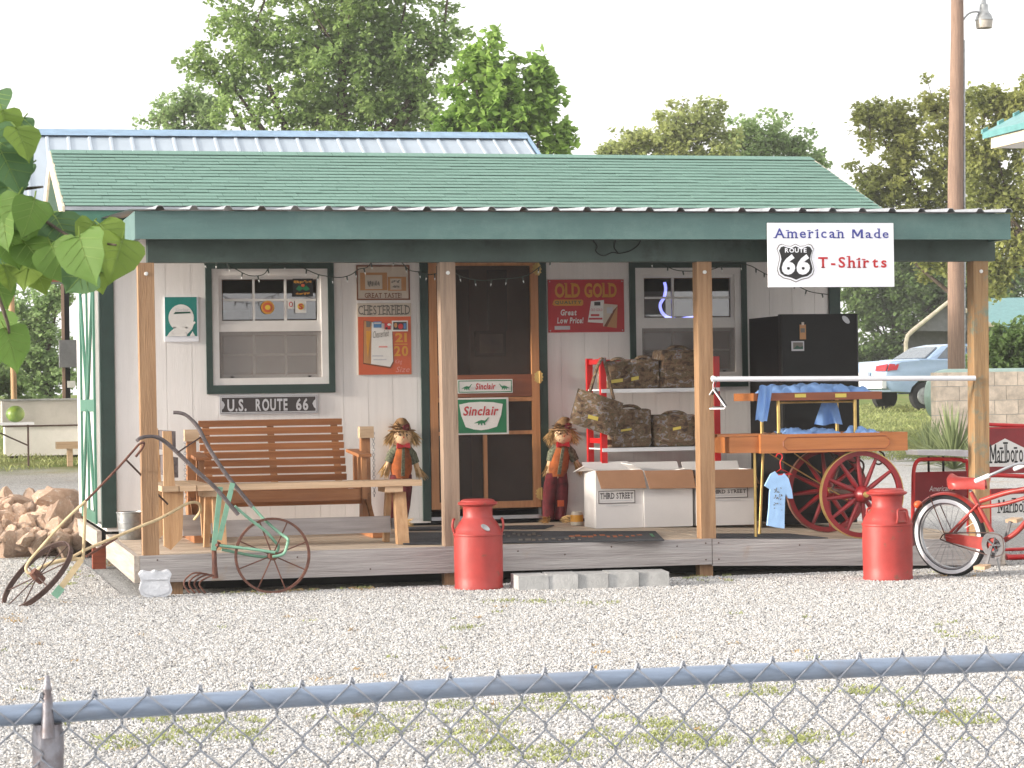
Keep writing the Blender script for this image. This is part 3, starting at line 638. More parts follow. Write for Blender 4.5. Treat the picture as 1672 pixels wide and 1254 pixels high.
# --- main roof
RY, RZ, EY, EZ = 3.9, 3.482, 2.22, 2.885; rx0, rx1 = -.335, 6.475
sl = Vector((0, RY - EY, RZ - EZ)); slen = sl.length; sl.normalize(); nr = Vector((0, -sl.z, sl.y))
e = Vector((0, EY, EZ)); rdg = Vector((0, RY, RZ)); rd2 = Vector((0, 2 * RY - EY, EZ))
MB().prism([(rx0, EY, EZ - .012), (rx1, EY, EZ - .012), (rx1, RY, RZ - .012), (rx0, RY, RZ - .012)], nr * -.04).build('roof_deck', 'roof_felt', SH)
MB().prism([(rx0, RY, RZ - .01), (rx1, RY, RZ - .01), (rx1, rd2.y, EZ - .01), (rx0, rd2.y, EZ - .01)], (0, 0, -.04)).build('roof_deck', 'shingle', SH)
rows = 17; ex = slen / rows; tabw = .305
def shingle_mesh(wd):
    mb = MB(); a = Vector((.0015, 0, 0)); b = Vector((wd - .0015, 0, 0)); t = .0105
    up = sl * (ex * 1.25)
    lo = [a + nr * t, b + nr * t, b + up + nr * .0015, a + up + nr * .0015]
    mb.prism([v - nr * .004 for v in lo], nr * .004); mb.v = mb.v
    return mb.mesh('shingle', 'shingle')
full = shingle_mesh(tabw); cnt = 0; rest = MB()
for r_ in range(rows):
    x = rx0 - (0.0 if r_ % 2 == 0 else tabw / 2) - random.choice((0, .05, .1)); base = e + sl * (ex * r_ - .01)
    while x < rx1:
        xa, xb = max(x, rx0 - .01), min(x + tabw, rx1 + .01)
        if xb - xa > .02:
            off = Vector((0, 0, 0)) + nr * random.uniform(0, .0025) + sl * random.uniform(-.003, .003)
            lc = Vector((xa, base.y, base.z)) + off
            if cnt < 300:
                inst(full if xb - xa > tabw - .001 else shingle_mesh(xb - xa), 'shingle', SH, lc, (0, 0, random.uniform(-.004, .004))); cnt += 1
            else:
                up = sl * (ex * 1.25); b = Vector((xb - xa - .003, 0, 0)); rest.prism([lc + nr * .0065, lc + b + nr * .0065, lc + b + up - nr * .0025, lc + up - nr * .0025], nr * .004)
        x += tabw
tag(rest.build('upper_shingles', 'shingle', SH), None, kind='stuff')
x = rx0 - .01
while x < rx1:
    xe = min(x + .3, rx1 + .01); mb = MB(); t = Vector((x, RY, RZ + .02))
    mb.prism([(x, RY, RZ + .016), (x, RY - .13 * sl.y, RZ + .02 - .13 * sl.z), (x, RY - .13 * sl.y, RZ + .014 - .13 * sl.z), (x, RY, RZ + .005), (x, RY + .13 * sl.y, RZ + .01 - .13 * sl.z), (x, RY + .13 * sl.y, RZ + .02 - .13 * sl.z)], (xe - x - .003, 0, 0))
    mb.build('ridge_shingle', 'shingle', SH, loc=(x, RY, RZ)); x += .3
MB().box(rx0, EY - .012, EZ - .03, rx1, EY + .02, EZ - .002).build('drip_edge', 'drip_edge', SH)
MB().box(rx0 + .03, EY + .004, EZ - .16, rx1 - .03, EY + .03, EZ - .032).build('eave_fascia', 'door_green', SH)
MATS['eave_blue'] = MATS['fascia_green']
for xx, d_ in ((rx0 - .022, .02), (rx1 + .002, .02)):
    MB().prism([(xx, EY, EZ - .16), (xx, RY, RZ - .15), (xx, RY, RZ + .004), (xx, EY, EZ)], (d_, 0, 0)).build('rake_board', 'cream_board', SH)
    MB().prism([(xx, RY, RZ - .15), (xx, rd2.y, EZ - .16), (xx, rd2.y, EZ), (xx, RY, RZ + .004)], (d_, 0, 0)).build('rake_board', 'cream_board', SH)
MB().box(rx0 + .001, EY + .031, EZ - .165, rx1 - .001, WY0 + .06, EZ - .145).build('soffit', 'white_paint', SH)

# ------------------------------------------------------------------ signs
for nm, col in dict(ink_teal=(12, 130, 120), ink_white=(232, 230, 226), ink_cream=(205, 192, 176), ink_brown=(120, 66, 34), ink_grey=(112, 106, 98), ink_orange=(205, 92, 48), ink_gold=(214, 150, 44), ink_red=(186, 20, 30), ink_crimson=(190, 44, 50),
                    ink_green=(16, 120, 74), ink_blue=(60, 66, 150), ink_black=(26, 24, 26), ink_dkgreen=(18, 78, 60), ink_tan=(188, 136, 84), ink_silver=(200, 200, 204), ink_sky=(70, 120, 170), ink_pink=(222, 150, 140), ink_yellow=(230, 196, 60), ink_charcoal=(58, 50, 50)).items():
    M(nm, tuple(c * .9 for c in C(*col)[:3]) + (1,), .42, var=.04, scale=8)
M('sign_white', L(.78, .79, .84), .4, var=.02)
yw = WY0 - .014
s = Sign('dinosaur_sign', 'small teal tin sign with a white balloon and dinosaur left of the left window', (268.8, 484.6, 324, 558), yw, 'sign_white')
s.rect(269.5, 485, 321.5, 549, 'ink_teal', 1); s.ell(295.7, 519, 20.6, 22, 'ink_white', 2); s.poly([(286, 543), (303, 543), (306, 534), (282, 534)], 'ink_white', 2)
s.poly([(283, 513), (286, 509.5), (311, 509), (311, 511.5), (287, 512.5)], 'ink_dkgreen', 3); s.text('Sinclair', 286, 503, 309, 508.5, 'ink_silver', 3, shear=.2)
s.poly([(272, 549), (276, 543), (283, 537), (292, 532), (300, 534), (306, 537), (311, 532), (313, 526), (318, 525), (319, 527.5), (316, 530), (313, 538), (306, 545), (304, 549)], 'ink_white', 4, 'emblem')
for a in (274, 296, 309): s.poly([(a, 549), (a + 5, 541), (a + 9, 549)], 'ink_white', 5, 'emblem')
s = Sign('tobacco_sign', 'framed cream sign reading great taste above the orange sign', (582, 433, 669, 490), yw, 'ink_cream'); s.frame(2.4, 'ink_brown', 3)
s.rect(588, 445, 632, 474, 'ink_tan', 1); s.rect(596, 449, 624, 472, 'ink_cream', 2); s.rect(633, 452, 663, 475, 'ink_tan', 1); s.rect(637, 455, 655, 473, 'ink_cream', 2)
s.scrib(600, 457, 620, 469, 'ink_grey', 3, 14); s.scrib(639, 457, 653, 463, 'ink_grey', 3, 8); s.scrib(641, 465, 652, 470, 'ink_grey', 3, 6)
s.text('GREAT TASTE!', 595, 478, 655, 486.5, 'ink_brown', 2, bold=.015, serif=True)
s = Sign('cigarette_sign', 'tall orange tin sign headed Chesterfield with a cigarette pack and 21 over 20', (584, 495, 672, 612), yw, 'ink_cream')
s.text('CHESTERFIELD', 585.5, 498, 670, 514, 'ink_grey', 2, bold=.01, serif=True, narrow=.6, gap=.06); s.rect(585, 517, 671, 611.5, 'ink_orange', 1)
s.poly([(594, 523), (641, 530), (642, 592), (637, 602), (592, 594)], 'ink_brown', 2); s.poly([(595, 524), (607, 526), (605, 594), (593, 592)], 'ink_tan', 3); s.poly([(607, 526), (640, 530), (641, 590), (636, 599), (605, 594)], 'ink_white', 3)
s.poly([(598, 524), (606, 525), (604, 534), (598, 534)], 'ink_grey', 4); s.poly([(598, 540), (606, 541), (603, 560), (600, 585), (598, 560)], 'ink_gold', 4); s.text('Chesterfield', 609, 541, 635, 552, 'ink_grey', 4, shear=.3, slope=-.12)
s.rect(618, 565, 632, 567.5, 'ink_pink', 4); s.rect(607, 580, 625, 582, 'ink_silver', 4); s.rect(609, 586, 630, 588, 'ink_silver', 4)
s.text('21', 645, 544, 664, 559, 'ink_gold', 3, bold=.03); s.rect(644, 561.5, 665, 563, 'ink_gold', 3); s.text('20', 643, 565, 666, 582, 'ink_gold', 3, bold=.03); s.text('King', 644, 587, 656, 596, 'ink_pink', 3, shear=.3); s.text('Size', 645, 599, 668, 608, 'ink_pink', 3, shear=.3)
for q, mt in (((610, 525, 623, 535), 'ink_sky'), ((628, 527, 638, 538), 'ink_crimson'), ((640, 523.5, 666, 541), 'ink_white')):
    c_ = Sign('postcard', {'ink_sky': 'small blue postcard pegged across the orange cigarette sign', 'ink_crimson': 'small red car cut-out pegged across the orange cigarette sign', 'ink_white': 'white edged photo postcard pegged across the orange cigarette sign'}[mt], q, yw - .014, mt, .003, 'postcard')
    if mt == 'ink_white': c_.rect(642, 525.5, 664, 538.5, 'ink_charcoal', 1); c_.ell(654, 533, 4, 4.5, 'ink_crimson', 2); c_.rect(659, 528, 663, 537, 'ink_sky', 2); c_.ell(646, 531, 2.5, 4, 'ink_tan', 2)
    if mt == 'ink_crimson': c_.ell(631, 536, 2, 2, 'ink_black', 1); c_.ell(635.5, 530, 3, 2, 'ink_white', 1)
    if mt == 'ink_sky': c_.rect(611, 526.5, 622, 529, 'ink_silver', 1)
s = Sign('cigarette_sign', 'red sign reading Old Gold with two cigarette packs right of the door', (895, 456.5, 1019, 542.5), yw, 'ink_red')
s.text('OLD', 906, 462, 947, 486, 'ink_gold', 2, bold=.035, serif=True, gap=.05); s.text('GOLD', 954, 462, 1007, 486, 'ink_gold', 2, bold=.035, serif=True, gap=.05)
s.poly([(904, 491), (906, 489), (950, 489), (952, 491), (952, 497), (950, 499), (906, 499), (902, 497)], 'ink_gold', 1); s.text('QUALITY', 906, 491, 949, 497, 'ink_dkgreen', 2, bold=.03, gap=.14)
s.text('Great', 915, 505, 941, 515, 'ink_white', 2, bold=.03, shear=.15); s.text('Low Price!', 909, 518, 952, 528, 'ink_white', 2, bold=.03, shear=.15); s.rect(905, 532, 930, 538, 'ink_silver', 1)
s.poly([(965, 492), (986, 490), (986, 528), (959, 526)], 'ink_white', 1); s.poly([(985, 496), (1008, 498), (1006, 536), (984, 533)], 'ink_cream', 2); s.poly([(1008, 500), (1006, 536), (990, 534)], 'ink_tan', 3); s.poly([(1008, 500), (1001, 507), (985, 533), (990, 534)], 'ink_brown', 4)
s.rect(970, 493, 980, 499, 'ink_black', 2); s.text('OLD GOLD', 964, 504, 983, 508, 'ink_crimson', 3); s.rect(964, 513, 978, 516.5, 'ink_crimson', 2); s.rect(961, 519, 983, 522, 'ink_crimson', 2); s.rect(990, 502, 1000, 512, 'ink_silver', 4)
for a, b in ((898, 459.5), (1016, 459.5), (898, 539.5), (1016, 539.5)): s.ell(a, b, 1, 1, 'ink_silver', 1, 'screw', 10)
s = Sign('street_sign', 'embossed dark street sign reading U.S. Route 66 above the bench', (358, 644.5, 519, 676), yw, 'ink_silver', .01)
s.rect(360, 646.5, 517, 674, 'ink_charcoal', 1); s.frame(1.4, 'ink_silver', 3, 2.5)
for a, k in ((361.5, 1), (515.5, -1)): s.poly([(a, 653), (a + 3 * k, 655), (a + 5.5 * k, 660), (a + 3 * k, 666), (a, 668)], 'ink_silver', 2)
s.text('U.S.', 371, 651, 402, 671, 'ink_silver', 3, bold=.03, narrow=.8); s.text('ROUTE', 417, 651, 469, 671, 'ink_silver', 3, bold=.03, narrow=.75); s.text('66', 483, 651, 503, 671, 'ink_silver', 3, bold=.03, narrow=.8)
s = Sign('fuel_sign', 'narrow white Sinclair sign with two green dinosaurs on the screen door rail', (747, 619.5, 837, 642), yd - .03, 'ink_white'); s.frame(1.3, 'ink_green', 2, 1.5)
sauropod(s, 753, 627, 771, 637, 'ink_green'); sauropod(s, 814, 627, 832, 637, 'ink_green', flip=True); s.text('Sinclair', 776, 625.5, 809, 636, 'ink_crimson', 2, bold=.03, shear=.2)
s = Sign('fuel_sign', 'larger green and white Sinclair sign with one dinosaur on the screen door', (741, 649.5, 830.5, 709.5), yd - .03, 'ink_white')
s.rect(743, 652, 827, 707, 'ink_green', 1); s.poly([(750, 660), (765, 657), (785, 656), (805, 657), (821, 660), (818, 678), (811, 697), (797, 701), (785, 702.5), (773, 701), (760, 697), (753, 678)], 'ink_white', 2)
s.text('Sinclair', 756, 663, 814, 678.5, 'ink_crimson', 3, bold=.025, shear=.22); sauropod(s, 773, 682, 799, 694.5, 'ink_green', 3)
s = Sign('shop_sign', 'white board reading American Made Route 66 T-Shirts hung on the porch fascia', (1254.5, 364, 1459.5, 468.5), -.33, 'sign_white', .02)
s.text('American', 1263, 373, 1378.5, 389, 'ink_blue', 2, bold=.012, serif=True, gap=.2); s.text('Made', 1390, 373, 1451, 389, 'ink_blue', 2, bold=.012, serif=True, gap=.2)
s.text('T-Shirts', 1335, 418, 1447, 437.5, 'ink_red', 2, bold=.02, serif=True, gap=.2)
sh_ = lambda x0, y0, x1, y1: [(x0 + u * (x1 - x0), y1 - v * (y1 - y0)) for u, v in SHIELD]
s.poly(sh_(1268, 398, 1328.5, 459), 'ink_grey', 1, 'emblem'); s.poly(sh_(1269.2, 399.2, 1327.3, 457.6), 'sign_white', 2, 'emblem'); s.poly(sh_(1271.5, 402, 1325.5, 455), 'ink_black', 3, 'emblem')
s.text('ROUTE', 1281, 405, 1316, 412.5, 'sign_white', 4, bold=.03); s.text('66', 1275.5, 415, 1321, 448.5, 'sign_white', 4, bold=.05, shear=.12, gap=.05)
# window stickers
ys_ = WY0 + .004
s = Sign('sticker', 'round yellow and orange sticker in the left window', (426, 491, 448, 513), ys_, 'ink_gold', .002, 'sticker'); s.o.data.clear_geometry(); k_ = MB().lathe([(.054, 0), (.054, .002)], s.w(437, 502, 0), 24, (0, -1, 0)); s.o.data.from_pydata([Vector(v) - WL[s.o.name] for v in k_.v], [], k_.f)
s.ell(437, 502, 8, 8, 'ink_orange', 2); s.ell(437, 502, 4.5, 4, 'ink_yellow', 3)
s = Sign('sticker', 'small round white tag in the left window', (469.5, 490, 480.5, 504), ys_, 'ink_white', .002, 'sticker'); s.ell(475, 497, 3.2, 4.5, 'ink_crimson', 1); s.ell(475, 497, 1.8, 3, 'ink_white', 2)
s = Sign('sticker', 'white card with red and yellow emblem in the left window', (482, 490.5, 500, 511), ys_, 'ink_white', .002, 'sticker'); s.ell(491, 500.5, 5.5, 5.5, 'ink_yellow', 1); s.text('S', 487.5, 496, 494.5, 505, 'ink_crimson', 2, bold=.04)
s = Sign('sticker', 'black emblem sticker with yellow lettering and green wings in the left window', (478, 455, 511, 484), ys_, 'ink_black', .002, 'sticker')
s.scrib(480, 457.5, 509, 463, 'ink_gold', 1, 12); s.scrib(483, 477, 506, 481.5, 'ink_gold', 1, 10); s.poly([(483, 472), (488, 466), (494, 470), (500, 466), (506, 472), (500, 475), (494, 472), (489, 475)], 'ink_green', 1, 'emblem'); s.ell(494.5, 466, 3, 2.5, 'ink_orange', 2)
# neon tube glowing in the right window
M('neon', L(.2, .2, .9), .3, emit=((.26, .28, 1.0, 1), 1.6))
nt_ = MB().tube(bez([P(x, y, WY0 + .16) for x, y in ((1085, 461), (1087, 472), (1084, 486), (1078, 497), (1080, 508), (1087, 516), (1097, 520), (1110, 521), (1126, 519), (1136, 518))], 5), .013, 8)
tag(nt_.build('neon_sign', 'neon', smooth=60), 'curved blue neon tube lit inside the right window', 'neon sign')

# ------------------------------------------------------------------ porch things
def DK(x, y):                                  # a pixel on the porch floor
    p = G(x, y, .29)
    for _ in range(6): p = G(x, y, dz(p.y) + sag(p.x))
    return p
# string of fairy lights
def pts(l, ox, oy, sc, Y): return [P(ox + x / sc, oy + y / sc, Y) for x, y in l]
l1 = pts([(60, 66), (130, 75), (220, 78), (300, 115), (400, 165), (500, 160), (560, 100), (700, 90), (850, 150), (900, 165), (1020, 180), (1100, 160), (1150, 125), (1210, 110), (1245, 66)], 310, 410, 4.18, .2)
l2 = pts([(1340, 60), (1430, 66), (1500, 130), (1600, 145)], 310, 410, 4.18, .2) + pts([(170, 160), (240, 150), (330, 145), (410, 180), (530, 200), (640, 190), (740, 185), (850, 160), (960, 80), (1010, 66)], 660, 410, 4.18, .2)
l3 = pts([(200, 62), (300, 72), (400, 120), (500, 130), (640, 120), (750, 85), (880, 90), (960, 130), (1010, 155), (1130, 195), (1220, 235), (1290, 265), (1400, 282)], 1000, 410, 3.98, .2)
for k, (ll, lb) in enumerate(((l1, 'string of fairy lights drooping before the left window'), (l2, 'string of fairy lights drooping before the screen door'), (l3, 'string of fairy lights drooping from the right window towards the fridge'))):
    root = thing('fairy_lights', lb, 'string lights', ll[0], 'fairy lights under the porch beam'); cv = bez(ll, 5)
    MB().tube(cv, .0035, 5).build('wire', 'wire_dark', root)
    for i in range(3, len(cv), 5):
        d = Vector((random.uniform(-.3, .3), 0, -1)).normalized(); MB().tube([cv[i], cv[i] + d * .03], [.006, .005], 6).build('socket', 'wire_dark', root); MB().tube([cv[i] + d * .03, cv[i] + d * .048], [.005, .001], 6).build('bulb', 'bulb', root)
cbl = MB()
for l_ in (((968, 392), (975, 402), (973, 410), (985, 418), (1000, 412), (1012, 414), (1030, 409), (1042, 400), (1046, 392)), ((1005, 392), (1003, 404), (1010, 414))): cbl.tube(bez([P(x, y, -.002) for x, y in l_], 4), .004, 5)
tag(cbl.build('loose_cable', 'black', smooth=60), 'thin dark cable looped on the porch beam above the red sign', 'cable')
# --- slatted swing bench
gl = thing('swing_bench', 'orange-brown slatted wooden swing bench on its stand under the left window', 'bench', (1.3, 1.7, dz(1.7)))
gx0, gx1 = P(326, 720, 1.9).x, P(561, 710, 1.9).x; ztop = P(445, 684, 1.95).z; zse = P(450, 795, 1.62).z
for i in range(9):
    z = ztop - .03 - i * .0615; yy = 1.98 - i * .026
    MB().obox(((gx0 + gx1) / 2, yy, z), ((gx1 - gx0) / 2, 0, 0), (0, .011, .002), (0, -.006, .0235)).build('back_slat', 'cedar', gl, loc=((gx0 + gx1) / 2, yy, z))
for x in (gx0 + .06, (gx0 + gx1) / 2, gx1 - .06): MB().bar((x, 2.02, ztop - .02), (x, 1.79, zse), .05, .035, up=(0, 1, 0)).build('back_rail', 'cedar_z', gl)
for i in range(6):
    yy = 1.74 - i * .088; MB().box(gx0, yy - .038, zse - .012, gx1, yy + .038, zse + .012).build('seat_slat', 'cedar', gl, loc=((gx0 + gx1) / 2, yy, zse))
MB().box(gx0, 1.25, zse - .10, gx1, 1.285, zse - .014).build('seat_apron', 'cedar', gl); MB().box(gx0, 1.74, zse - .10, gx1, 1.775, zse - .014).build('seat_apron', 'cedar', gl)
for x in (gx0 - .055, gx1 + .055):
    za = zse + .25; MB().obox((x, 1.56, za), (.05, 0, 0), (0, .28, .015), (0, -.001, .012)).build('arm', 'cedar', gl)
    for yy in (1.34, 1.5, 1.68): MB().box(x - .02, yy - .025, zse - .1, x + .02, yy + .025, za - .012).build('arm_support', 'cedar_z', gl)
for x, k in ((P(313, 760, 1.6).x, -1), (P(597, 760, 1.6).x, 1)):
    zt_ = P(597, 697, 1.6).z; pt = MB()
    pt.prism([(x - .035, 1.56, dz(1.5) + .05), (x - .035, 1.72, dz(1.5) + .05), (x - .035, 1.65, zt_), (x - .035, 1.59, zt_)], (.07, 0, 0)); pt.build('stand_post', 'cedar_z', gl)
    MB().box(x - .06, 1.50, zt_ - .085, x + .05, 1.585, zt_ + .004).build('stand_head', 'pine', gl)
    MB().box(x - .045, 1.10, dz(1.3), x + .045, 2.15, dz(1.6) + .05).build('stand_foot', 'cedar', gl)
    MB().prism([(x - .02, 1.2, dz(1.2) + .05), (x - .02, 1.28, dz(1.2) + .05), (x - .02, 1.58, zse - .05), (x - .02, 1.55, zse - .12)], (.04, 0, 0)).build('stand_brace', 'cedar_z', gl)
    ch = MB(); cx = x + k * .055
    for i in range(24): zc = zt_ - .05 - i * .021; ch.torus((cx, 1.55, zc), (1, 0, 0) if i % 2 else (0, 1, 0), .0105, .0028, 8, 5)
    ch.build('chain', 'steel', gl)
xa, xb = P(313, 760, 1.6).x, P(597, 760, 1.6).x; zr = P(480, 818, 1.6).z
MB().box(xa + .036, 1.60, zr - .035, xb - .036, 1.645, zr + .035).build('stand_rail', 'cedar', gl); MB().box(xa + .046, 1.62, dz(1.6) + .04, xb - .046, 1.66, dz(1.6) + .11).build('stand_rail', 'cedar', gl)
# --- long picnic bench in front
bx0, bx1 = P(316, 798, .42).x, P(688, 787, .42).x; zb = P(500, 788, .42).z
pb = thing('plank_bench', 'long pale plank bench with trestle legs at the front of the porch', 'bench', ((bx0 + bx1) / 2, .55, dz(.5)))
MB().prism([(bx0, .40, zb - .042), (bx1, .40, zb - .042), (bx1, .55, zb - .042), (bx0, .55, zb - .042)], (0, 0, .042)).build('seat_plank', 'pine', pb); MB().box(bx0 + .04, .562, zb - .042, bx1 - .02, .71, zb).build('seat_plank', 'pine', pb)
for x in (P(648, 840, .5).x, P(352, 845, .5).x):
    MB().box(x - .10, .41, zb - .085, x + .03, .70, zb - .043).build('cleat', 'pine', pb)
    MB().prism([(x - .022, .36, dz(.4)), (x - .022, .45, dz(.4)), (x - .022, .56, zb - .086), (x - .022, .47, zb - .086)], (.085, 0, 0)).build('leg', 'pine_z', pb)
    MB().prism([(x - .066, .74, dz(.7)), (x - .066, .66, dz(.7)), (x - .066, .54, zb - .086), (x - .066, .62, zb - .086)], (.04, 0, 0)).build('leg', 'pine_z', pb)
    MB().box(x - .02, .60, P(500, 868, .6).z + .002, x + .04, .63, P(500, 850, .6).z).build('brace_block', 'grey_board', pb)
MB().box(P(362, 860, .6).x, .56, P(500, 873, .58).z, P(636, 860, .6).x, .595, P(500, 846, .58).z).build('stretcher', 'grey_board', pb)
# --- bench with back seen end-on
eb = thing('backed_bench', 'bench with upright back seen end-on beside the left porch post', 'bench', (.3, .9, dz(.9)))
def q4(pts_, Y, d, name, mat, par): return MB().prism([P(x, y, Y) for x, y in pts_], (0, d, 0)).build(name, mat, par)
for Y in (.38, 1.35):
    o_ = P(266, 800, .38); sh = Vector((0, Y - .38, .0125 * (Y - .38)))
    f = lambda l_: [P(x, y, .38) + sh for x, y in l_]
    MB().prism(f([(266, 801), (300, 801), (298, 878), (279, 898), (268, 892)]), (0, .045, 0)).build('end_leg', 'pine_z', eb)
    MB().prism([v + Vector((0, -.047, 0)) for v in f([(265, 704), (279, 704), (285, 800.5), (267, 800.5)])], (0, .046, 0)).build('back_upright', 'pine_z', eb)
    MB().prism([v + Vector((0, .35, 0)) for v in f([(335, 806), (366, 806), (366, 882), (340, 882)])], (0, .045, 0)).build('end_leg', 'pine_z', eb)
for (a, b, c, d) in ((281, 704, 289, 737), (283, 747, 293, 780)):
    p, q = P(a, d, .40), P(c, b, .40); MB().box(p.x, .40, p.z, q.x - .01, 1.45, q.z).build('back_slat', 'old_wood', eb)
zs_ = P(290, 793, .36).z
for k in range(3): x0 = P(263, 795, .36).x + k * .125; MB().box(x0, .30, zs_ - .04, x0 + .118, 1.5, zs_).build('seat_plank', 'pine', eb)
MB().box(P(300, 860, .8).x, .86, P(300, 876, .8).z, P(345, 860, .8).x, .90, P(300, 842, .8).z).build('stretcher', 'grey_board', eb)
# --- bucket
p = P(214, 866, 1.75); bz = dz(1.75)
bk = tag(MB().lathe([(.085, 0), (.088, .004), (.094, .07), (.098, .072), (.098, .08), (.096, .082), (.100, .13), (.104, .132), (.104, .14), (.102, .142), (.107, .20), (.112, .204), (.112, .212), (.104, .212), (.10, .19), (.08, .01)], (p.x, 1.75, bz), 36).build('steel_pail', 'zinc', smooth=35), 'galvanised steel pail on the porch behind the left post', 'pail')
# --- scarecrow dolls
def strip_tuft(mb, o, d, n, ln, wd, spread, rnd):
    d = Vector(d).normalized()
    for _ in range(n):
        v = (d + Vector((rnd.uniform(-1, 1), rnd.uniform(-.6, .6), rnd.uniform(-1, 1))) * spread).normalized() * ln * rnd.uniform(.6, 1.1); s_ = v.cross(Vector((rnd.uniform(-1, 1), 1, rnd.uniform(-1, 1)))).normalized() * wd
        o2 = Vector(o) + Vector((rnd.uniform(-1, 1), rnd.uniform(-1, 1), rnd.uniform(-1, 1))) * wd * 3
        mb.add([o2 - s_, o2 + s_, o2 + v * .6 + s_ * .7 + Vector((0, 0, -.002)), o2 + v, o2 + v * .6 - s_ * .7], [(0, 1, 2, 3, 4)])
def loft(secs, n=14):
    """secs: (x, y, z, rx, ry)"""
    mb = MB(); vs_ = []
    for x, y, z, rx, ry in secs:
        for j in range(n): a = 2 * math.pi * j / n; vs_.append((x + rx * math.cos(a), y + ry * math.sin(a), z))
    k = len(secs); fs = [(i * n + j, i * n + (j + 1) % n, (i + 1) * n + (j + 1) % n, (i + 1) * n + j) for i in range(k - 1) for j in range(n)]
    fs += [tuple(range(n))[::-1], tuple((k - 1) * n + j for j in range(n))]; return mb.add(vs_, fs)
def doll(hx, hy, bx_, by_, f1, f2, label, hands, rnd, lean=0):
    Y = WY0 - .11; H = P(hx, hy, Y); B = P(bx_, by_, Y); k = 1 / 197.0; zf = dz(Y)
    rt = thing('scarecrow_doll', label, 'scarecrow', (B.x, Y, zf), 'scarecrow dolls beside the door')
    sh = P(hx + (bx_ - hx) * .15, hy + 19, Y); ft = [P(f1[0], f1[1], Y), P(f2[0], f2[1], Y)]
    for q in ft: q.z = zf
    # one continuous cloth body: legs, trunk, arms and head grown as one surface
    me = bpy.data.meshes.new('body'); co = [B, (B + sh) / 2, sh, sh + (H - sh) * .35, H, H + Vector((0, 0, .035))]; ed = [(0, 1), (1, 2), (2, 3), (3, 4), (4, 5)]; ra = [.05, .062, .055, .022, .062, .055]
    for s_, q in zip((-1, 1), ft):
        i = len(co); co += [B + Vector((s_ * .035, 0, -.05)), (B + q) / 2 + Vector((s_ * .02, -.01, 0)), q + Vector((0, 0, .045)), q + Vector((s_ * .035, -.05, .02))]; ed += [(0, i), (i, i + 1), (i + 1, i + 2), (i + 2, i + 3)]; ra += [.04, .036, .03, .02]
    for s_, q in zip((-1, 1), hands):
        i = len(co); hq = P(q[0], q[1], Y); co += [sh + Vector((s_ * .065, 0, -.01)), (sh + Vector((s_ * .075, 0, 0)) + hq) / 2, hq]; ed += [(2, i), (i, i + 1), (i + 1, i + 2)]; ra += [.03, .026, .018]
    base = Vector((B.x, Y, zf)); me.from_pydata([Vector(v) - base for v in co], ed, []); o = bpy.data.objects.new('body', me); COL.objects.link(o); o.parent = rt; WL[o.name] = base
    sk = o.modifiers.new('skin', 'SKIN')
    for i, v in enumerate(me.skin_vertices[0].data if me.skin_vertices else []): v.radius = (ra[i], ra[i] * .75); v.use_root = (i == 0)
    o.modifiers.new('sub', 'SUBSURF').render_levels = 1; me.materials.append(MATS['doll_skin'])
    if not me.skin_vertices:
        bm = bmesh.new(); bm.from_mesh(me); ly = bm.verts.layers.skin.verify(); bm.verts.ensure_lookup_table()
        for i, v in enumerate(bm.verts): v[ly].radius = (ra[i], ra[i] * .75); v[ly].use_root = (i == 0)
        bm.to_mesh(me); bm.free()
    # clothes
    def L5(a, b, r): return [(a + (b - a) * t) for t in r]
    secs = []
    for t, rx in ((0, .075), (.3, .09), (.7, .085), (.95, .072), (1.05, .05)): c = B + (sh - B) * t; secs.append((c.x, c.y, c.z, rx, .068))
    loft(secs).build('vest', 'doll_vest', rt, smooth=60)
    c = (B + sh) / 2; MB().prism([(sh.x - .010, Y - .080, sh.z), (sh.x + .010, Y - .080, sh.z), (B.x + .014, Y - .080, B.z + .02), (B.x - .014, Y - .080, B.z + .02)], (0, .02, 0)).build('shirt_front', 'doll_check', rt)
    for s_, q in zip((-1, 1), ft):
        a = B + Vector((s_ * .03, 0, .03)); secs = []
        for t, r_ in ((0, .058), (.25, .062), (.6, .055), (.88, .05), (.94, .046)): c = a + (q - a) * t + Vector((s_ * .015 * math.sin(t * 3), 0, 0)); secs.append((c.x, c.y, c.z, r_, r_ * .9))
        loft(secs[::-1]).build('trouser_leg', 'doll_trousers', rt, smooth=60)
        fb = MB(); strip_tuft(fb, q + Vector((s_ * .01, -.03, .03)), (s_ * .8, -.6, -.15), 50, .10, .006, .45, rnd); fb.build('straw_foot', 'straw', rt)
    q = ft[1]; kn = B + (q - B) * .58; MB().obox((kn.x + .005, kn.y - .064, kn.z), (.026, 0, 0), (0, .005, 0), (0, 0, .026)).build('knee_patch', 'ink_orange', rt)
    for s_, q in zip((-1, 1), hands):
        hq = P(q[0], q[1], Y); a = sh + Vector((s_ * .06, 0, .0)); m_ = a + (hq - a) * .52
        MB().tube([a - Vector((s_ * .03, 0, 0)), a + (hq - a) * .25, m_], [.046, .043, .036], 10).build('sleeve', 'doll_check', rt, smooth=60)
        hb = MB(); strip_tuft(hb, m_, hq - m_, 90, (hq - m_).length * 1.25, .0045, .28, rnd); hb.build('straw_hand', 'straw', rt)
    MB().prism([(sh.x - .05, Y - .085, sh.z + .045), (sh.x, Y - .085, sh.z + .025), (sh.x + .05, Y - .085, sh.z + .045), (sh.x + .055, Y - .085, sh.z + .0), (sh.x, Y - .085, sh.z + .012), (sh.x - .055, Y - .085, sh.z + .0)], (0, .03, 0)).build('bow_tie', 'ink_red', rt)
    MB().blob(H + Vector((0, -.006, -.005)), (.09, .074, .084), 18, 12).build('head', 'doll_skin', rt, smooth=80)
    fy = H.y - .079
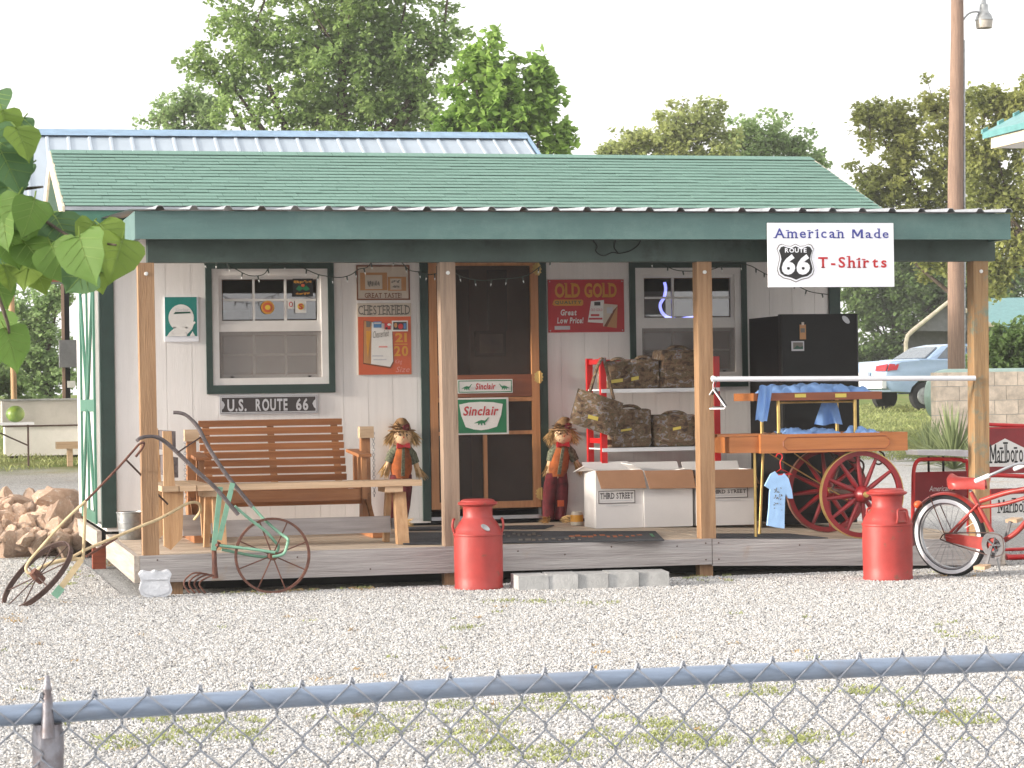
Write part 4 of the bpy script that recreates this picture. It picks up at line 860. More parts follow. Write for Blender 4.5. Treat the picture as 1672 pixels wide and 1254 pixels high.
    for dx in (-.027, .027): MB().blob((H.x + dx, fy + .008, H.z + .014), (.008, .006, .011), 8, 6).build('eye', 'ink_black', rt)
    MB().prism([(H.x - .009, fy, H.z - .012), (H.x + .009, fy, H.z - .012), (H.x, fy - .004, H.z + .008)], (0, .012, 0)).build('nose', 'ink_orange', rt)
    MB().tube([(H.x + .036 * math.sin(t), fy + .009 + .01 * abs(math.sin(t)), H.z - .022 - .02 * math.cos(t)) for t in (-1.2, -.8, -.4, 0, .4, .8, 1.2)], .0022, 5).build('mouth', 'ink_black', rt)
    hr = MB()
    for s_ in (-1, 1): strip_tuft(hr, H + Vector((s_ * .07, -.02, .035)), (s_ * .5, -.1, -1), 130, .125, .005, .45, rnd)
    strip_tuft(hr, H + Vector((0, -.06, .055)), (0, -.35, -1), 50, .045, .004, .5, rnd); hr.build('straw_hair', 'straw', rt)
    hc = H + Vector((lean, 0, .045)); loft([(hc.x, hc.y, hc.z, .118, .10), (hc.x, hc.y, hc.z + .01, .112, .095), (hc.x, hc.y, hc.z + .014, .078, .07), (hc.x + lean, hc.y, hc.z + .06, .066, .06), (hc.x + lean * 2, hc.y, hc.z + .10, .035, .034), (hc.x + lean * 2, hc.y, hc.z + .108, .012, .012)], 18).build('straw_hat', 'straw_dark', rt, smooth=40)
    hb = MB(); strip_tuft(hb, hc + Vector((0, -.02, .02)), (-.2, -.2, -.25), 120, .125, .005, .95, rnd); hb.build('hat_fringe', 'straw_dark', rt)
    MB().blob((hc.x + .02, hc.y - .085, hc.z + .03), (.03, .018, .028), 8, 6, .2, rnd).build('hat_flower', 'doll_trousers', rt)
doll(656, 713, 655, 781, (637, 853), (653, 851), 'scarecrow doll with rust vest left of the door behind the plank bench', ((626, 776), (688, 779)), random.Random(3))
doll(917, 711, 909, 778, (896, 848), (913, 847), 'scarecrow doll with rust vest and maroon trousers right of the door', ((893, 775), (950, 772)), random.Random(5), .01)
# --- red shelf rack
ra0, ra1 = P(985.5, 700, 1.82).x, P(1170.5, 700, 1.82).x; rzt = P(985, 584, 1.82).z
rk = thing('shelf_rack', 'red metal shelf rack with white shelves right of the door', 'rack', ((ra0 + ra1) / 2, 2.0, dz(2)))
for x in (ra0, ra1):
    for yy in (1.82, 2.22): MB().box(x - .025, yy - .02, dz(yy), x + .025, yy + .02, rzt).build('upright', 'rack_red', rk)
    for k in range(3): zc = rzt - .03 - k * .32; MB().box(x - .008, 1.841, zc - .02, x + .008, 2.199, zc + .02).build('side_rail', 'rack_red', rk)
MB().box(ra0 + .026, 2.205, rzt - .05, ra1 - .026, 2.225, rzt - .01).build('back_rail', 'rack_red', rk)
SHZ = [P(1080, 634, 1.8).z, P(1080, 730, 1.8).z, dz(2) + .12]
for z in SHZ: MB().box(ra0 - .02, 1.79, z - .03, ra1 + .02, 1.799, z).box(ra0 - .02, 1.80, z - .012, ra1 + .02, 2.19, z - .001).build('shelf', 'white_metal', rk)
# camouflage cloth
def camo():
    mt = bpy.data.materials.new('camo_cloth'); mt.use_nodes = True; n = mt.node_tree.nodes; l = mt.node_tree.links; b = n['Principled BSDF']; b.inputs['Roughness'].default_value = .9
    tc = n.new('ShaderNodeTexCoord'); mp = n.new('ShaderNodeMapping'); mp.inputs['Scale'].default_value = (13, 13, 19); mp.inputs['Rotation'].default_value = (0, .3, 0); l.new(tc.outputs['Object'], mp.inputs[0])
    z = n.new('ShaderNodeTexNoise'); z.inputs['Scale'].default_value = 1.3; z.inputs['Detail'].default_value = 3; z.inputs['Distortion'].default_value = .5; l.new(mp.outputs[0], z.inputs['Vector'])
    r = n.new('ShaderNodeValToRGB'); e = r.color_ramp.elements; e[0].position = .3; e[0].color = L(.05, .035, .03); e[1].position = .75; e[1].color = L(.27, .20, .15)
    for p_, c_ in ((.4, L(.10, .062, .04)), (.47, L(.22, .14, .085)), (.52, L(.09, .085, .05)), (.57, L(.26, .165, .10)), (.63, L(.26, .28, .31)), (.67, L(.17, .09, .055))): e.new(p_).color = c_
    l.new(z.outputs['Fac'], r.inputs[0]); l.new(r.outputs[0], b.inputs['Base Color']); MATS['camo_cloth'] = mt
camo()
def soft(c, h, p=3.2, jit=.06, seed=1, n=20, m_=14, tilt=0.0):
    rnd = random.Random(seed); c = Vector(c); vs_ = []; ph = [rnd.uniform(0, 6.28) for _ in range(6)]
    sp = lambda v: math.copysign(abs(v) ** (2 / p), v)
    for i in range(m_ + 1):
        t = math.pi * i / m_ - math.pi / 2
        for j in range(n):
            a = 2 * math.pi * j / n; k = 1 + jit * (math.sin(3 * a + ph[0] + 2 * t) + .7 * math.sin(5 * a + ph[1] - 4 * t) + .6 * math.sin(7 * t + ph[2] + a))
            v = Vector((h[0] * sp(math.cos(t)) * sp(math.cos(a)) * k, h[1] * sp(math.cos(t)) * sp(math.sin(a)) * k, h[2] * sp(math.sin(t)) * (k if t > 0 else 1)))
            v.x += tilt * v.z; vs_.append(c + v)
    return MB().add(vs_, [(i * n + j, i * n + (j + 1) % n, (i + 1) * n + (j + 1) % n, (i + 1) * n + j) for i in range(m_) for j in range(n)])
def bag(x0, y0, x1, y1, Y, zb_, label, seed, tags, tilt=0.0, depth=.15, flap=True):
    p, q = P(x0, y1, Y), P(x1, y0, Y); cx = (p.x + q.x) / 2; hw = (q.x - p.x) / 2 * .96; hh = (q.z - zb_) / 2
    rt = thing('camouflage_bag', label, 'bag', (cx, Y + depth, zb_), 'camouflage bags for sale')
    soft((cx, Y + depth, zb_ + hh), (hw, depth, hh), 13, .008, seed, tilt=tilt).build('bag_body', 'camo_cloth', rt, smooth=70)
    if flap: soft((cx, Y + .012, zb_ + hh * .75), (hw * .78, .02, hh * .5), 11, .006, seed + 9).build('front_pocket', 'camo_cloth', rt, smooth=70)
    st = [(cx - hw * .6, Y + .1, zb_ + hh * 1.8), (cx - hw * .3, Y + .04, zb_ + hh * 2.12), (cx + hw * .35, Y + .03, zb_ + hh * 2.08), (cx + hw * .75, Y + .02, zb_ + hh * 1.5), (cx + hw * .9, Y + .0, zb_ + hh * .5)]
    MB().tube(bez(st, 4), .014, 6).build('strap', 'camo_cloth', rt, smooth=60)
    for (a, b, c, d) in tags:
        u, v = P(a, d, Y - .022), P(c, b, Y - .022); MB().prism([(u.x, Y - .022, u.z), (v.x, Y - .022, u.z + .012), (v.x, Y - .022, v.z + .006), (u.x, Y - .022, v.z - .006)], (0, .003, 0)).build('price_tag', 'yellow_tag', rt)
bag(990, 589, 1034, 634, 1.86, SHZ[0], 'camouflage bag at the left end of the rack top shelf', 2, [(998, 619, 1017, 626)])
bag(1029, 586, 1078, 634, 1.86, SHZ[0], 'camouflage bag with round yellow tag in the middle of the rack top shelf', 5, [(1031, 615, 1043, 622)])
bag(1078, 570, 1140, 634, 1.86, SHZ[0], 'tallest camouflage bag at the right of the rack top shelf', 12, [], .1)
bag(994, 667, 1066, 730, 1.86, SHZ[1], 'camouflage bag at the left of the rack middle shelf', 21, [(1014, 700, 1031, 705)])
bag(1067, 676, 1141, 730, 1.86, SHZ[1], 'camouflage bag at the right of the rack middle shelf', 33, [(1099, 697, 1112, 703)])
# tote hanging from the rack corner
tt = thing('tote_bag', 'camouflage tote bag hanging from the corner of the red rack', 'bag', P(972, 712, 1.70), 'camouflage bags for sale')
cn = [P(944, 634, 1.68), P(1018, 658, 1.68), P(1003, 714, 1.68), P(929, 690, 1.68)]; mb = MB(); NN = 12
for lay in (0, 1):
    for j in range(NN + 1):
        for i in range(NN + 1):
            u, v = i / NN, j / NN; a = cn[3].lerp(cn[2], u).lerp(cn[0].lerp(cn[1], u), v); bl = .045 * (math.sin(math.pi * u) * math.sin(math.pi * (.15 + .85 * (1 - v)))) ** .5 + .006 * math.sin(9 * u + 4 * v)
            mb.v.append(tuple(a + Vector((0, bl if lay else -bl, 0))))
q_ = (NN + 1) ** 2
for j in range(NN):
    for i in range(NN):
        a = j * (NN + 1) + i; mb.f.append((a, a + 1, a + NN + 2, a + NN + 1)); mb.f.append((q_ + a, q_ + a + NN + 1, q_ + a + NN + 2, q_ + a + 1))
mb.build('tote_body', 'camo_cloth', tt, smooth=70)
for (a, b, c) in (((963, 641), (975, 600), (983, 585)), ((1002, 652), (992, 610), (986, 585))): MB().tube(bez([P(*a, 1.67), P(*b, 1.74), P(*c, 1.79)], 5), .013, 6).build('handle', 'camo_cloth', tt, smooth=60)
u = [P(961, 677, 1.625), P(977, 681, 1.625), P(976, 687, 1.625), P(960, 683, 1.625)]; MB().prism(u, (0, .003, 0)).build('price_tag', 'yellow_tag', tt)
# --- cartons
def carton(x0, x1, ytop, ybot, Y, label, printed, seed):
    rnd = random.Random(seed); X0, X1 = P(x0, 830, Y).x, P(x1, 830, Y).x; z0 = dz(Y) + .002; z1 = P((x0 + x1) / 2, ytop, Y).z; D = .34; t = .006
    rt = thing('carton', label, 'carton', ((X0 + X1) / 2, Y + D / 2, z0), 'open white cartons below the rack')
    mb = MB(); mb.box(X0, Y, z0, X1, Y + t, z1).box(X0, Y + D - t, z0, X1, Y + D, z1).box(X0, Y + t, z0, X0 + t, Y + D - t, z1).box(X1 - t, Y + t, z0, X1, Y + D - t, z1).box(X0 + t, Y + t, z0, X1 - t, Y + D - t, z0 + t); mb.build('box', 'carton_white', rt)
    fl = .145; MB().prism([(X0 + .002, Y - .006, z1), (X1 - .002, Y - .006, z1), (X1 + .012, Y - .055, z1 - fl), (X0 + .03, Y - .055, z1 - fl + .005)], (0, -.005, .002)).build('front_flap', 'cardboard', rt)
    MB().prism([(X0, Y + .004, z1), (X0, Y + D - .004, z1), (X0 - .09, Y + D - .01, z1 + .06 * rnd.uniform(-.5, 1)), (X0 - .09, Y + .01, z1 + .05 * rnd.uniform(-.5, 1))], (0, 0, .005)).build('side_flap', 'carton_white', rt)
    MB().prism([(X1, Y + .004, z1), (X1, Y + D - .004, z1), (X1 + .05, Y + D - .01, z1 - .11), (X1 + .05, Y + .01, z1 - .12)], (.005, 0, 0)).build('side_flap', 'cardboard', rt)
    MB().prism([(X0, Y + D, z1), (X1, Y + D, z1), (X1, Y + D + .05, z1 + .06), (X0, Y + D + .05, z1 + .06)], (0, .005, 0)).build('back_flap', 'carton_white', rt)
    if printed:
        a, b, c, d = printed; sg = Sign('label', None, (a, b, c, d), Y - .004, 'carton_white', .003, parent=rt); sg.frame(1.1, 'ink_charcoal', 1); sg.text('THIRD STREET', a + 3, b + 3.2, c - 3, d - 7.5, 'ink_charcoal', 1, bold=.02, serif=True); sg.rect(a + 5, d - 5, c - 5, d - 4, 'ink_silver', 1); sg.rect(a + 12, d + 3, c - 12, d + 4, 'ink_silver', 1)
carton(973, 1050, 768, 860, 1.42, 'open white carton labelled Third Street below the rack, leftmost', (977, 801, 1037, 822), 1)
carton(1052, 1131, 768, 860, 1.40, 'open plain white carton in the middle below the rack', None, 2)
carton(1138, 1231, 767, 860, 1.38, 'open white carton labelled Third Street behind the third porch post', (1156, 796, 1221, 813), 3)
# --- small candle jar
p = P(942, 850, 1.9); jr = thing('candle_jar', 'small glass jar with yellow picture at the foot of the carton', 'jar', (p.x, 1.9, dz(1.9)))
MB().lathe([(.045, 0), (.05, .005), (.05, .09), (.042, .10), (.042, .112), (.036, .112), (.036, .01)], (p.x, 1.9, dz(1.9)), 20).build('jar_body', 'ink_cream', jr, smooth=40); MB().lathe([(.0515, .03), (.0515, .085)], (p.x, 1.9, dz(1.9)), 20).build('jar_label', 'ink_gold', jr)
# --- rugs
def rug(pts_, label, writing):
    vs_ = [DK(*q) for q in pts_]; mb = MB().prism([v + Vector((0, 0, .004)) for v in vs_], (0, 0, .006)); o = mb.build('door_mat', 'rug'); tag(o, label, 'mat'); c = sum(vs_, Vector()) / len(vs_)
    if writing:
        rn = random.Random(8)
        for u0, v0, u1, v1, mt, n_ in writing:
            mb = MB()
            for k in range(n_):
                ua = u0 + (u1 - u0) * k / n_; ub = ua + (u1 - u0) / n_ * rn.uniform(.4, .9); va = v0 + (v1 - v0) * rn.uniform(0, .5); vb = va + (v1 - v0) * rn.uniform(.25, .5)
                mb.add([vs_[3].lerp(vs_[2], uu).lerp(vs_[0].lerp(vs_[1], uu), vv) + Vector((0, 0, .0115)) for uu, vv in ((ua, va), (ub, va), (ub, vb), (ua, vb))], [(0, 1, 2, 3)])
            mb.build('chalk_marks', mt, o)
rug([(752, 869), (1070, 869), (1085, 884), (745, 889)], 'dark rug with pink chalk-like writing before the door', [(.12, .45, .42, .9, 'ink_grey', 12), (.55, .30, .92, .72, 'doll_vest', 12), (.30, .08, .62, .45, 'ink_grey', 10), (.955, .1, .98, .9, 'ink_green', 1)])
rug([(663, 871), (722, 871), (720, 890), (658, 890)], 'dark mat showing between plank bench and second porch post', None)
rug([(664, 862), (905, 859), (890, 864.5), (664, 867)], 'long dark grey mat against the door threshold', None)
rug([(1168, 873), (1290, 873), (1352, 880), (1168, 879.4)], 'black mat under the vendor cart handle', None)
# --- black fridge
fr = thing('refrigerator', 'tall black refrigerator at the right end of the shed wall', 'refrigerator', (5.51, 1.6, dz(1.5)))
fx, fX, fz = 5.18, 5.84, dz(1.5); zt_ = 1.968; zsp = P(1340, 622, 1.2).z
def rbox(x0, y0, z0, x1, y1, z1, r): 
    v = [(x0 + r, y0), (x1 - r, y0), (x1 - r * .3, y0 + r * .3), (x1, y0 + r), (x1, y1), (x0, y1), (x0, y0 + r), (x0 + r * .3, y0 + r * .3)]
    return MB().prism([(a, b, z0) for a, b in v], (0, 0, z1 - z0))
MB().box(fx + .006, 1.275, fz + .03, fX - .006, 1.97, zt_ - .01).build('cabinet', 'black', fr); rbox(fx, 1.2, zsp + .006, fX, 1.265, zt_, .02).build('freezer_door', 'black_gloss', fr); rbox(fx, 1.2, fz + .09, fX, 1.265, zsp - .006, .02).build('fridge_door', 'black_gloss', fr); MB().box(fx + .02, 1.25, fz, fX - .02, 1.9, fz + .085).build('kick_plate', 'black', fr)
p = P(1381, 522, 1.196); MB().lathe([(.040, 0), (.040, .005)], (p.x, 1.196, p.z), 24, (0, -1, 0), flat=(.5, 1)).build('badge', 'steel', fr)
mg = Sign('magnet', 'bottle shaped magnet on the refrigerator door', (1306, 530, 1316, 554), 1.193, 'ink_tan', .004, 'magnet'); mg.rect(1309, 526, 1313, 531, 'ink_cream', 1); mg.rect(1307, 536, 1314, 543, 'ink_grey', 2)
mg = Sign('magnet', 'small picture magnet on the refrigerator door', (1292.5, 557, 1313, 573), 1.193, 'ink_silver', .004, 'magnet'); mg.rect(1295, 559, 1311, 570, 'ink_grey', 1); mg.poly([(1295, 570), (1301, 564), (1306, 567), (1311, 565), (1311, 570)], 'ink_dkgreen', 2)
# --- clothes bar and hangers
a, b = P(1161, 619, .0), P(1590, 617.5, .0); cb = tag(MB().tube([a + Vector((0, -.02, 0)), b + Vector((0, -.02, 0))], .020, 12).build('clothes_bar', 'white_metal', smooth=40), 'white metal clothes bar between the two right porch posts', 'bar')
def hanger(x, y0, Y, mat, label, yaw, w=.2, drop=.11, name='clothes_hanger'):
    t = P(x, y0, Y); d = Vector((math.cos(yaw), math.sin(yaw), 0)); mb = MB()
    nk = t + Vector((0, 0, -.075)); hk = [t + d * (.018 * math.sin(a_)) + Vector((0, 0, .005 + .018 * math.cos(a_))) for a_ in (-2.2, -1.6, -.8, 0, .8, 1.6, 2.4)] + [t + Vector((0, 0, -.04)), nk]
    mb.tube(hk, .0035, 6); o = mb.build('tmp', mat); mb2 = MB().tube([nk, nk + d * w + Vector((0, 0, -drop)), nk + d * (w - .01) + Vector((0, 0, -drop - .012)), nk - d * (w - .01) + Vector((0, 0, -drop - .012)), nk - d * w + Vector((0, 0, -drop))], .0065, 6, closed=True)
    bpy.data.objects.remove(o); mb2.v = mb2.v; k = len(mb.v); mb.add(mb2.v, mb2.f); r_ = mb.build(name, mat, smooth=40); tag(r_, label, 'hanger'); return r_
hanger(1164, 619, -.02, 'white_metal', 'white clothes hanger on the bar nearest the third post', R(-55), .11, .13)
hanger(1168, 619, -.02, 'ink_black', 'dark clothes hanger behind the white one on the bar', R(-60), .10, .12)
# --- vendor cart with red wheels
cz = lambda y: P(1360, y, .0).z
ct = thing('vendor_cart', 'wooden vendor cart with two red spoked wheels and an upper shelf', 'cart', P(1360, 870, .4))
cx0, cx1 = P(1242, 720, .0).x, P(1482, 722, .0).x; tz0, tz1 = P(1360, 738, .0).z, P(1360, 707.5, .0).z; cd = .72
MB().box(cx0, .0, tz0, cx1, .022, tz1).build('front_board', 'cart_wood', ct); MB().box(cx0, cd - .022, tz0, cx1, cd, tz1).build('back_board', 'cart_wood', ct)
for x in (cx0, cx1 - .022): MB().box(x, .0225, tz0, x + .022, cd - .0225, tz1).build('end_board', 'cart_wood', ct)
MB().box(cx0 + .023, .0225, tz0 + .02, cx1 - .023, cd - .0225, tz0 + .035).build('tray_floor', 'cart_wood_dark', ct)
pl = MB(); pz0, pz1 = tz0 + .02, tz1 - .025; px0, px1 = P(1279, 722, 0).x, P(1452, 722, 0).x; c_ = .03
lp = [(px0 + c_, pz0), (px1 - c_, pz0), (px1, pz0 + c_), (px1, pz1 - c_), (px1 - c_, pz1), (px0 + c_, pz1), (px0, pz1 - c_), (px0, pz0 + c_)]
pl.tube([(x, -.001, z) for x, z in lp], .0035, 5, closed=True); pl.build('inlay_line', 'cart_wood_dark', ct)
hx0 = P(1190, 720, .05).x; MB().box(hx0, .04, tz0 + .005, cx0 - .001, .40, tz1 - .015).build('drawer_box', 'cart_wood', ct); MB().box(P(1171, 709, .05).x, .05, tz1 - .012, cx0 + .03, .11, tz1 + .006).build('handle', 'cart_wood', ct); MB().box(P(1171, 709, .05).x, .34, tz1 - .012, cx0 + .03, .39, tz1 + .006).build('handle', 'cart_wood', ct)
ux0, ux1 = P(1236, 646, .15).x, P(1440, 646, .15).x; uz0, uz1 = P(1340, 653, .15).z, P(1340, 640.5, .15).z
MB().box(ux0, .15, uz0, ux1, .168, uz1).build('shelf_front', 'cart_wood_dark', ct); MB().box(ux0 - .02, .169, uz0, ux0 + .0, .62, uz1).build('shelf_side', 'cart_wood', ct); MB().box(ux0 + .001, .169, uz0 + .01, ux1, .62, uz0 + .028).build('upper_shelf', 'cart_wood', ct)
for a, b, c in ((1243, 1252, 642), (1298, 1316, 643), (1364, 1382, 642.5)):
    u = P(a, 649, .145); v = P(b, c, .145); MB().box(u.x, .145, u.z, v.x, .149, v.z).build('price_tag', 'yellow_tag', ct)
for x in (P(1271, 680, .2).x, P(1396, 680, .2).x):
    for yy in (.2, .57): MB().tube([(x, yy, tz0 + .03), (x, yy, uz0 - .001)], .014, 10).build('brass_post', 'brass', ct, smooth=40)
    
MB().tube([(P(1271, 680, .2).x + .014, .2, uz0 - .015), (P(1396, 680, .2).x - .014, .2, uz0 - .015)], .009, 8).build('brass_rail', 'brass', ct, smooth=40)
def cart_wheel(c, R_, seed):
    c = Vector(c); h = MB().ring(c, (0, 1, 0), R_ - .035, R_, .045, 56).build('wheel', 'red_paint', ct, smooth=35); MB().ring(c, (0, 1, 0), R_ + .0005, R_ + .007, .043, 56).build('tyre', 'brass' if seed == 0 else 'rust', h, smooth=35)
    MB().lathe([(.0, -.085), (.028, -.085), (.034, -.07), (.05, -.06), (.066, -.02), (.066, .03), (.05, .07), (.0, .075)], c, 24, (0, 1, 0)).build('hub', 'red_paint', h, smooth=40); MB().lathe([(0, -.1), (.02, -.098), (.024, -.086), (0, -.084)], c, 16, (0, 1, 0)).build('hub_cap', 'brass', h, smooth=40)
    for i in range(12):
        a = 2 * math.pi * i / 12 + .1; d = Vector((math.cos(a), 0, math.sin(a))); MB().tube([c + d * .05, c + d * .12, c + d * (R_ - .034)], [.017, .02, .013], 8).build('spoke', 'red_paint', h, smooth=60)
wc = P(1407, 807, .06); wr = wc.z - (dz(.06) + sag(wc.x)) - .0075
cart_wheel(wc, wr, 0); cart_wheel((wc.x, .78, wc.z + .009), wr, 1)
MB().tube([(wc.x, -.0, wc.z), (wc.x, .84, wc.z + .009)], .018, 10).build('axle', 'rust_dark', ct, smooth=40)
for yy in (.16, .66): MB().tube(bez([(wc.x, yy, wc.z + .01), (wc.x + .06, yy, tz0 - .12), (wc.x + .02, yy, tz0 - .06), (wc.x - .04, yy, tz0 - .002)], 5), .008, 6).build('spring', 'rust_dark', ct, smooth=60); MB().tube(bez([(wc.x + .18 + .05 * math.cos(t), yy, tz0 - .055 + .05 * math.sin(t)) for t in (1.4, .6, -.4, -1.5, -2.4)] , 4), .007, 6).build('scroll', 'rust_dark', ct, smooth=60)
for (a, b), (c, d), yy in (((1232, 737), (1234, 871), .08), ((1246, 739), (1240, 862), .42)): p = P(a, b, yy); q = P(c, d, yy); q.z = dz(yy) + sag(q.x); MB().tube([p, q], .011, 10).build('leg', 'brass', ct, smooth=40)
for (a, b), (c, d), yy in (((1254, 739), (1384, 816), .3), ((1297, 740), (1340, 772), .5)): MB().tube([P(a, b, yy), P(c, d, yy)], .005, 6).build('tie_rod', 'brass', ct)
# shirts on the cart
def cloth(name, label, x0, x1, y0, y1, zf, h, mat, seed, hang=None, grp=None, nx=26, ny=18):
    """crumpled cotton lying on a tray; hang = drop over the near edge"""
    rnd = random.Random(seed); ph = [(rnd.uniform(12, 46), rnd.uniform(8, 46), rnd.uniform(0, 6.28), rnd.uniform(.3, 1)) for _ in range(9)]; mb = MB(); T = .012
    def hh(u, v):
        e_ = (max(0, 1 - (2 * u - 1) ** 4) * max(0, 1 - (2 * v - 1) ** 4)) ** .5; s_ = sum(a * abs(math.sin(p1 * u * (x1 - x0) + p2 * v * (y1 - y0) + p0)) for p1, p2, p0, a in ph) / 6
        return e_ * h * (.35 + .75 * s_)
    def edge(u): return 1 + .12 * math.sin(7 * u + seed) + .06 * math.sin(17 * u + 2 * seed)
    for j in range(ny + 1):
        for i in range(nx + 1):
            u, v = i / nx, j / ny; x_ = x0 + (x1 - x0) * u; y_ = y0 + (y1 - y0) * (1 - v) 
            yc = (y0 + y1) / 2; y_ = yc + (y_ - yc) * edge(u); z_ = zf + .004 + hh(u, v); mb.v.append((x_, y_, z_))
    mb.f += [(j * (nx + 1) + i, (j + 1) * (nx + 1) + i, (j + 1) * (nx + 1) + i + 1, j * (nx + 1) + i + 1) for j in range(ny) for i in range(nx)]
    k = len(mb.v)
    ring_ = [i for i in range(nx + 1)] + [(j) * (nx + 1) + nx for j in range(1, ny + 1)] + [ny * (nx + 1) + i for i in range(nx - 1, -1, -1)] + [j * (nx + 1) for j in range(ny - 1, 0, -1)]
    for i in ring_: v = mb.v[i]; mb.v.append((v[0], v[1], zf + .001))
    n_ = len(ring_); mb.f += [(ring_[i], ring_[(i + 1) % n_], k + (i + 1) % n_, k + i) for i in range(n_)]
    return tag(mb.build(name, mat, smooth=70), label, 'shirt', grp)
def hung(name, label, pts4, Y, mat, seed, amp=.012, grp=None):
    """a length of cloth hanging in folds; pts4 = top-left, top-right, bottom-right, bottom-left in pixels"""
    a, b, c, d = [P(x, y, Y) for x, y in pts4]; mb = MB(); nx, ny = 16, 14; rnd = random.Random(seed); p0, p1 = rnd.uniform(0, 6), rnd.uniform(2.5, 4)
    for s_ in (0, 1):
        for j in range(ny + 1):
            for i in range(nx + 1):
                u, v = i / nx, j / ny; q = d.lerp(c, u).lerp(a.lerp(b, u), v); w = amp * (1.2 - v) * math.sin(p1 * 6.28 * u / 2 + p0 + .8 * v) + .008 * math.sin(14 * u + 6 * v); mb.v.append((q.x + .3 * w, q.y + w + (.004 if s_ else -.004), q.z + .006 * math.sin(9 * u + seed)))
    k = (nx + 1) * (ny + 1)
    for j in range(ny):
        for i in range(nx): e_ = j * (nx + 1) + i; mb.f += [(e_, e_ + 1, e_ + nx + 2, e_ + nx + 1), (k + e_, k + e_ + nx + 1, k + e_ + nx + 2, k + e_ + 1)]
    return tag(mb.build(name, mat, smooth=70), label, 'shirt', grp)
g_ = 'blue shirts on the vendor cart'; us = uz0 + .028
for (a, b, y0, y1, h, sd_, lb) in ((1248, 1310, .19, .55, .105, 1, 'crumpled blue shirt at the left of the cart upper shelf'), (1296, 1352, .18, .56, .115, 2, 'crumpled blue shirt in the middle of the cart upper shelf'), (1338, 1384, .19, .54, .09, 3, 'crumpled blue shirt right of the middle on the cart upper shelf'), (1374, 1420, .20, .55, .075, 4, 'crumpled blue shirt at the right of the cart upper shelf')):
    cloth('folded_shirt', lb, P(a, 640, .3).x, P(b, 640, .3).x, y0, y1, us + .001 * sd_, h, 'shirt_blue', sd_, grp=g_)
hung('hanging_shirt', 'blue shirt sleeve hanging down the left end of the cart shelf', ((1240, 630), (1262, 628), (1252, 689), (1233, 686)), .13, 'shirt_blue', 6, grp=g_)
hung('hanging_shirt', 'blue shirt hanging in folds under the cart upper shelf', ((1343, 655), (1366, 655), (1376, 692), (1330, 694)), .45, 'shirt_blue', 8, .02, g_)
ts = tz0 + .036; lift = tz1 - ts - .035
for (a, b, h, sd_, lb) in ((1266, 1320, .13, 11, 'crumpled blue shirt at the left of the cart tray'), (1312, 1368, .115, 12, 'crumpled blue shirt in the middle of the cart tray'), (1382, 1428, .10, 13, 'crumpled blue shirt at the right of the cart tray')):
    cloth('folded_shirt', lb, P(a, 700, .3).x, P(b, 700, .3).x, .05, .55, ts, h + lift * .6, 'shirt_blue', sd_, grp=g_)
ht = cloth('straw_mat', 'tan mat lying on the left of the cart tray', P(1230, 700, .3).x, P(1284, 700, .3).x, .06, .5, ts, .13, 'cardboard', 15)
ht['category'] = 'mat'
# pale T-shirt on a red hanger
hk = P(1273, 752, -.03)
hg = tag(MB().tube(bez([P(x, y, -.03) for x, y in ((1267, 746), (1270, 741), (1276, 742), (1277, 748), (1274, 754), (1275, 766))], 5), .0045, 6).tube([P(x, y, -.03) for x, y in ((1275, 766), (1259, 776), (1293, 774))], .007, 6, closed=True).build('red_hanger', 'rack_red', smooth=50), 'red plastic hanger hooked under the cart holding the pale T-shirt', 'hanger')
out = [(1266, 770), (1259, 774), (1249, 793), (1258, 799), (1259, 790), (1257, 806), (1256, 830), (1253, 858), (1266, 861), (1281, 863), (1281, 840), (1282, 812), (1283, 806), (1288, 814), (1295, 814), (1293, 800), (1288, 782), (1281, 773), (1277, 776), (1271, 776)]
sh1 = tag(MB().prism([P(x, y, -.04) for x, y in out], (0, .022, 0)).build('hanging_t_shirt', 'shirt_pale'), 'pale blue printed T-shirt hanging from a red hanger on the cart', 'shirt')
rn_ = random.Random(4); pr = MB()
for _ in range(34):
    a, b = rn_.uniform(1263, 1277), rn_.choice((798, 803, 809, 813, 822, 831)) + rn_.uniform(-2, 2); w = rn_.uniform(.6, 2.2); h = rn_.uniform(.6, 2.4)
    pr.prism([P(x, y, -.0425) for x, y in ((a, b), (a + w, b - .4), (a + w * .8, b + h), (a - .2, b + h * .7))], (0, .001, 0))
pr.build('print', 'ink_grey', sh1)

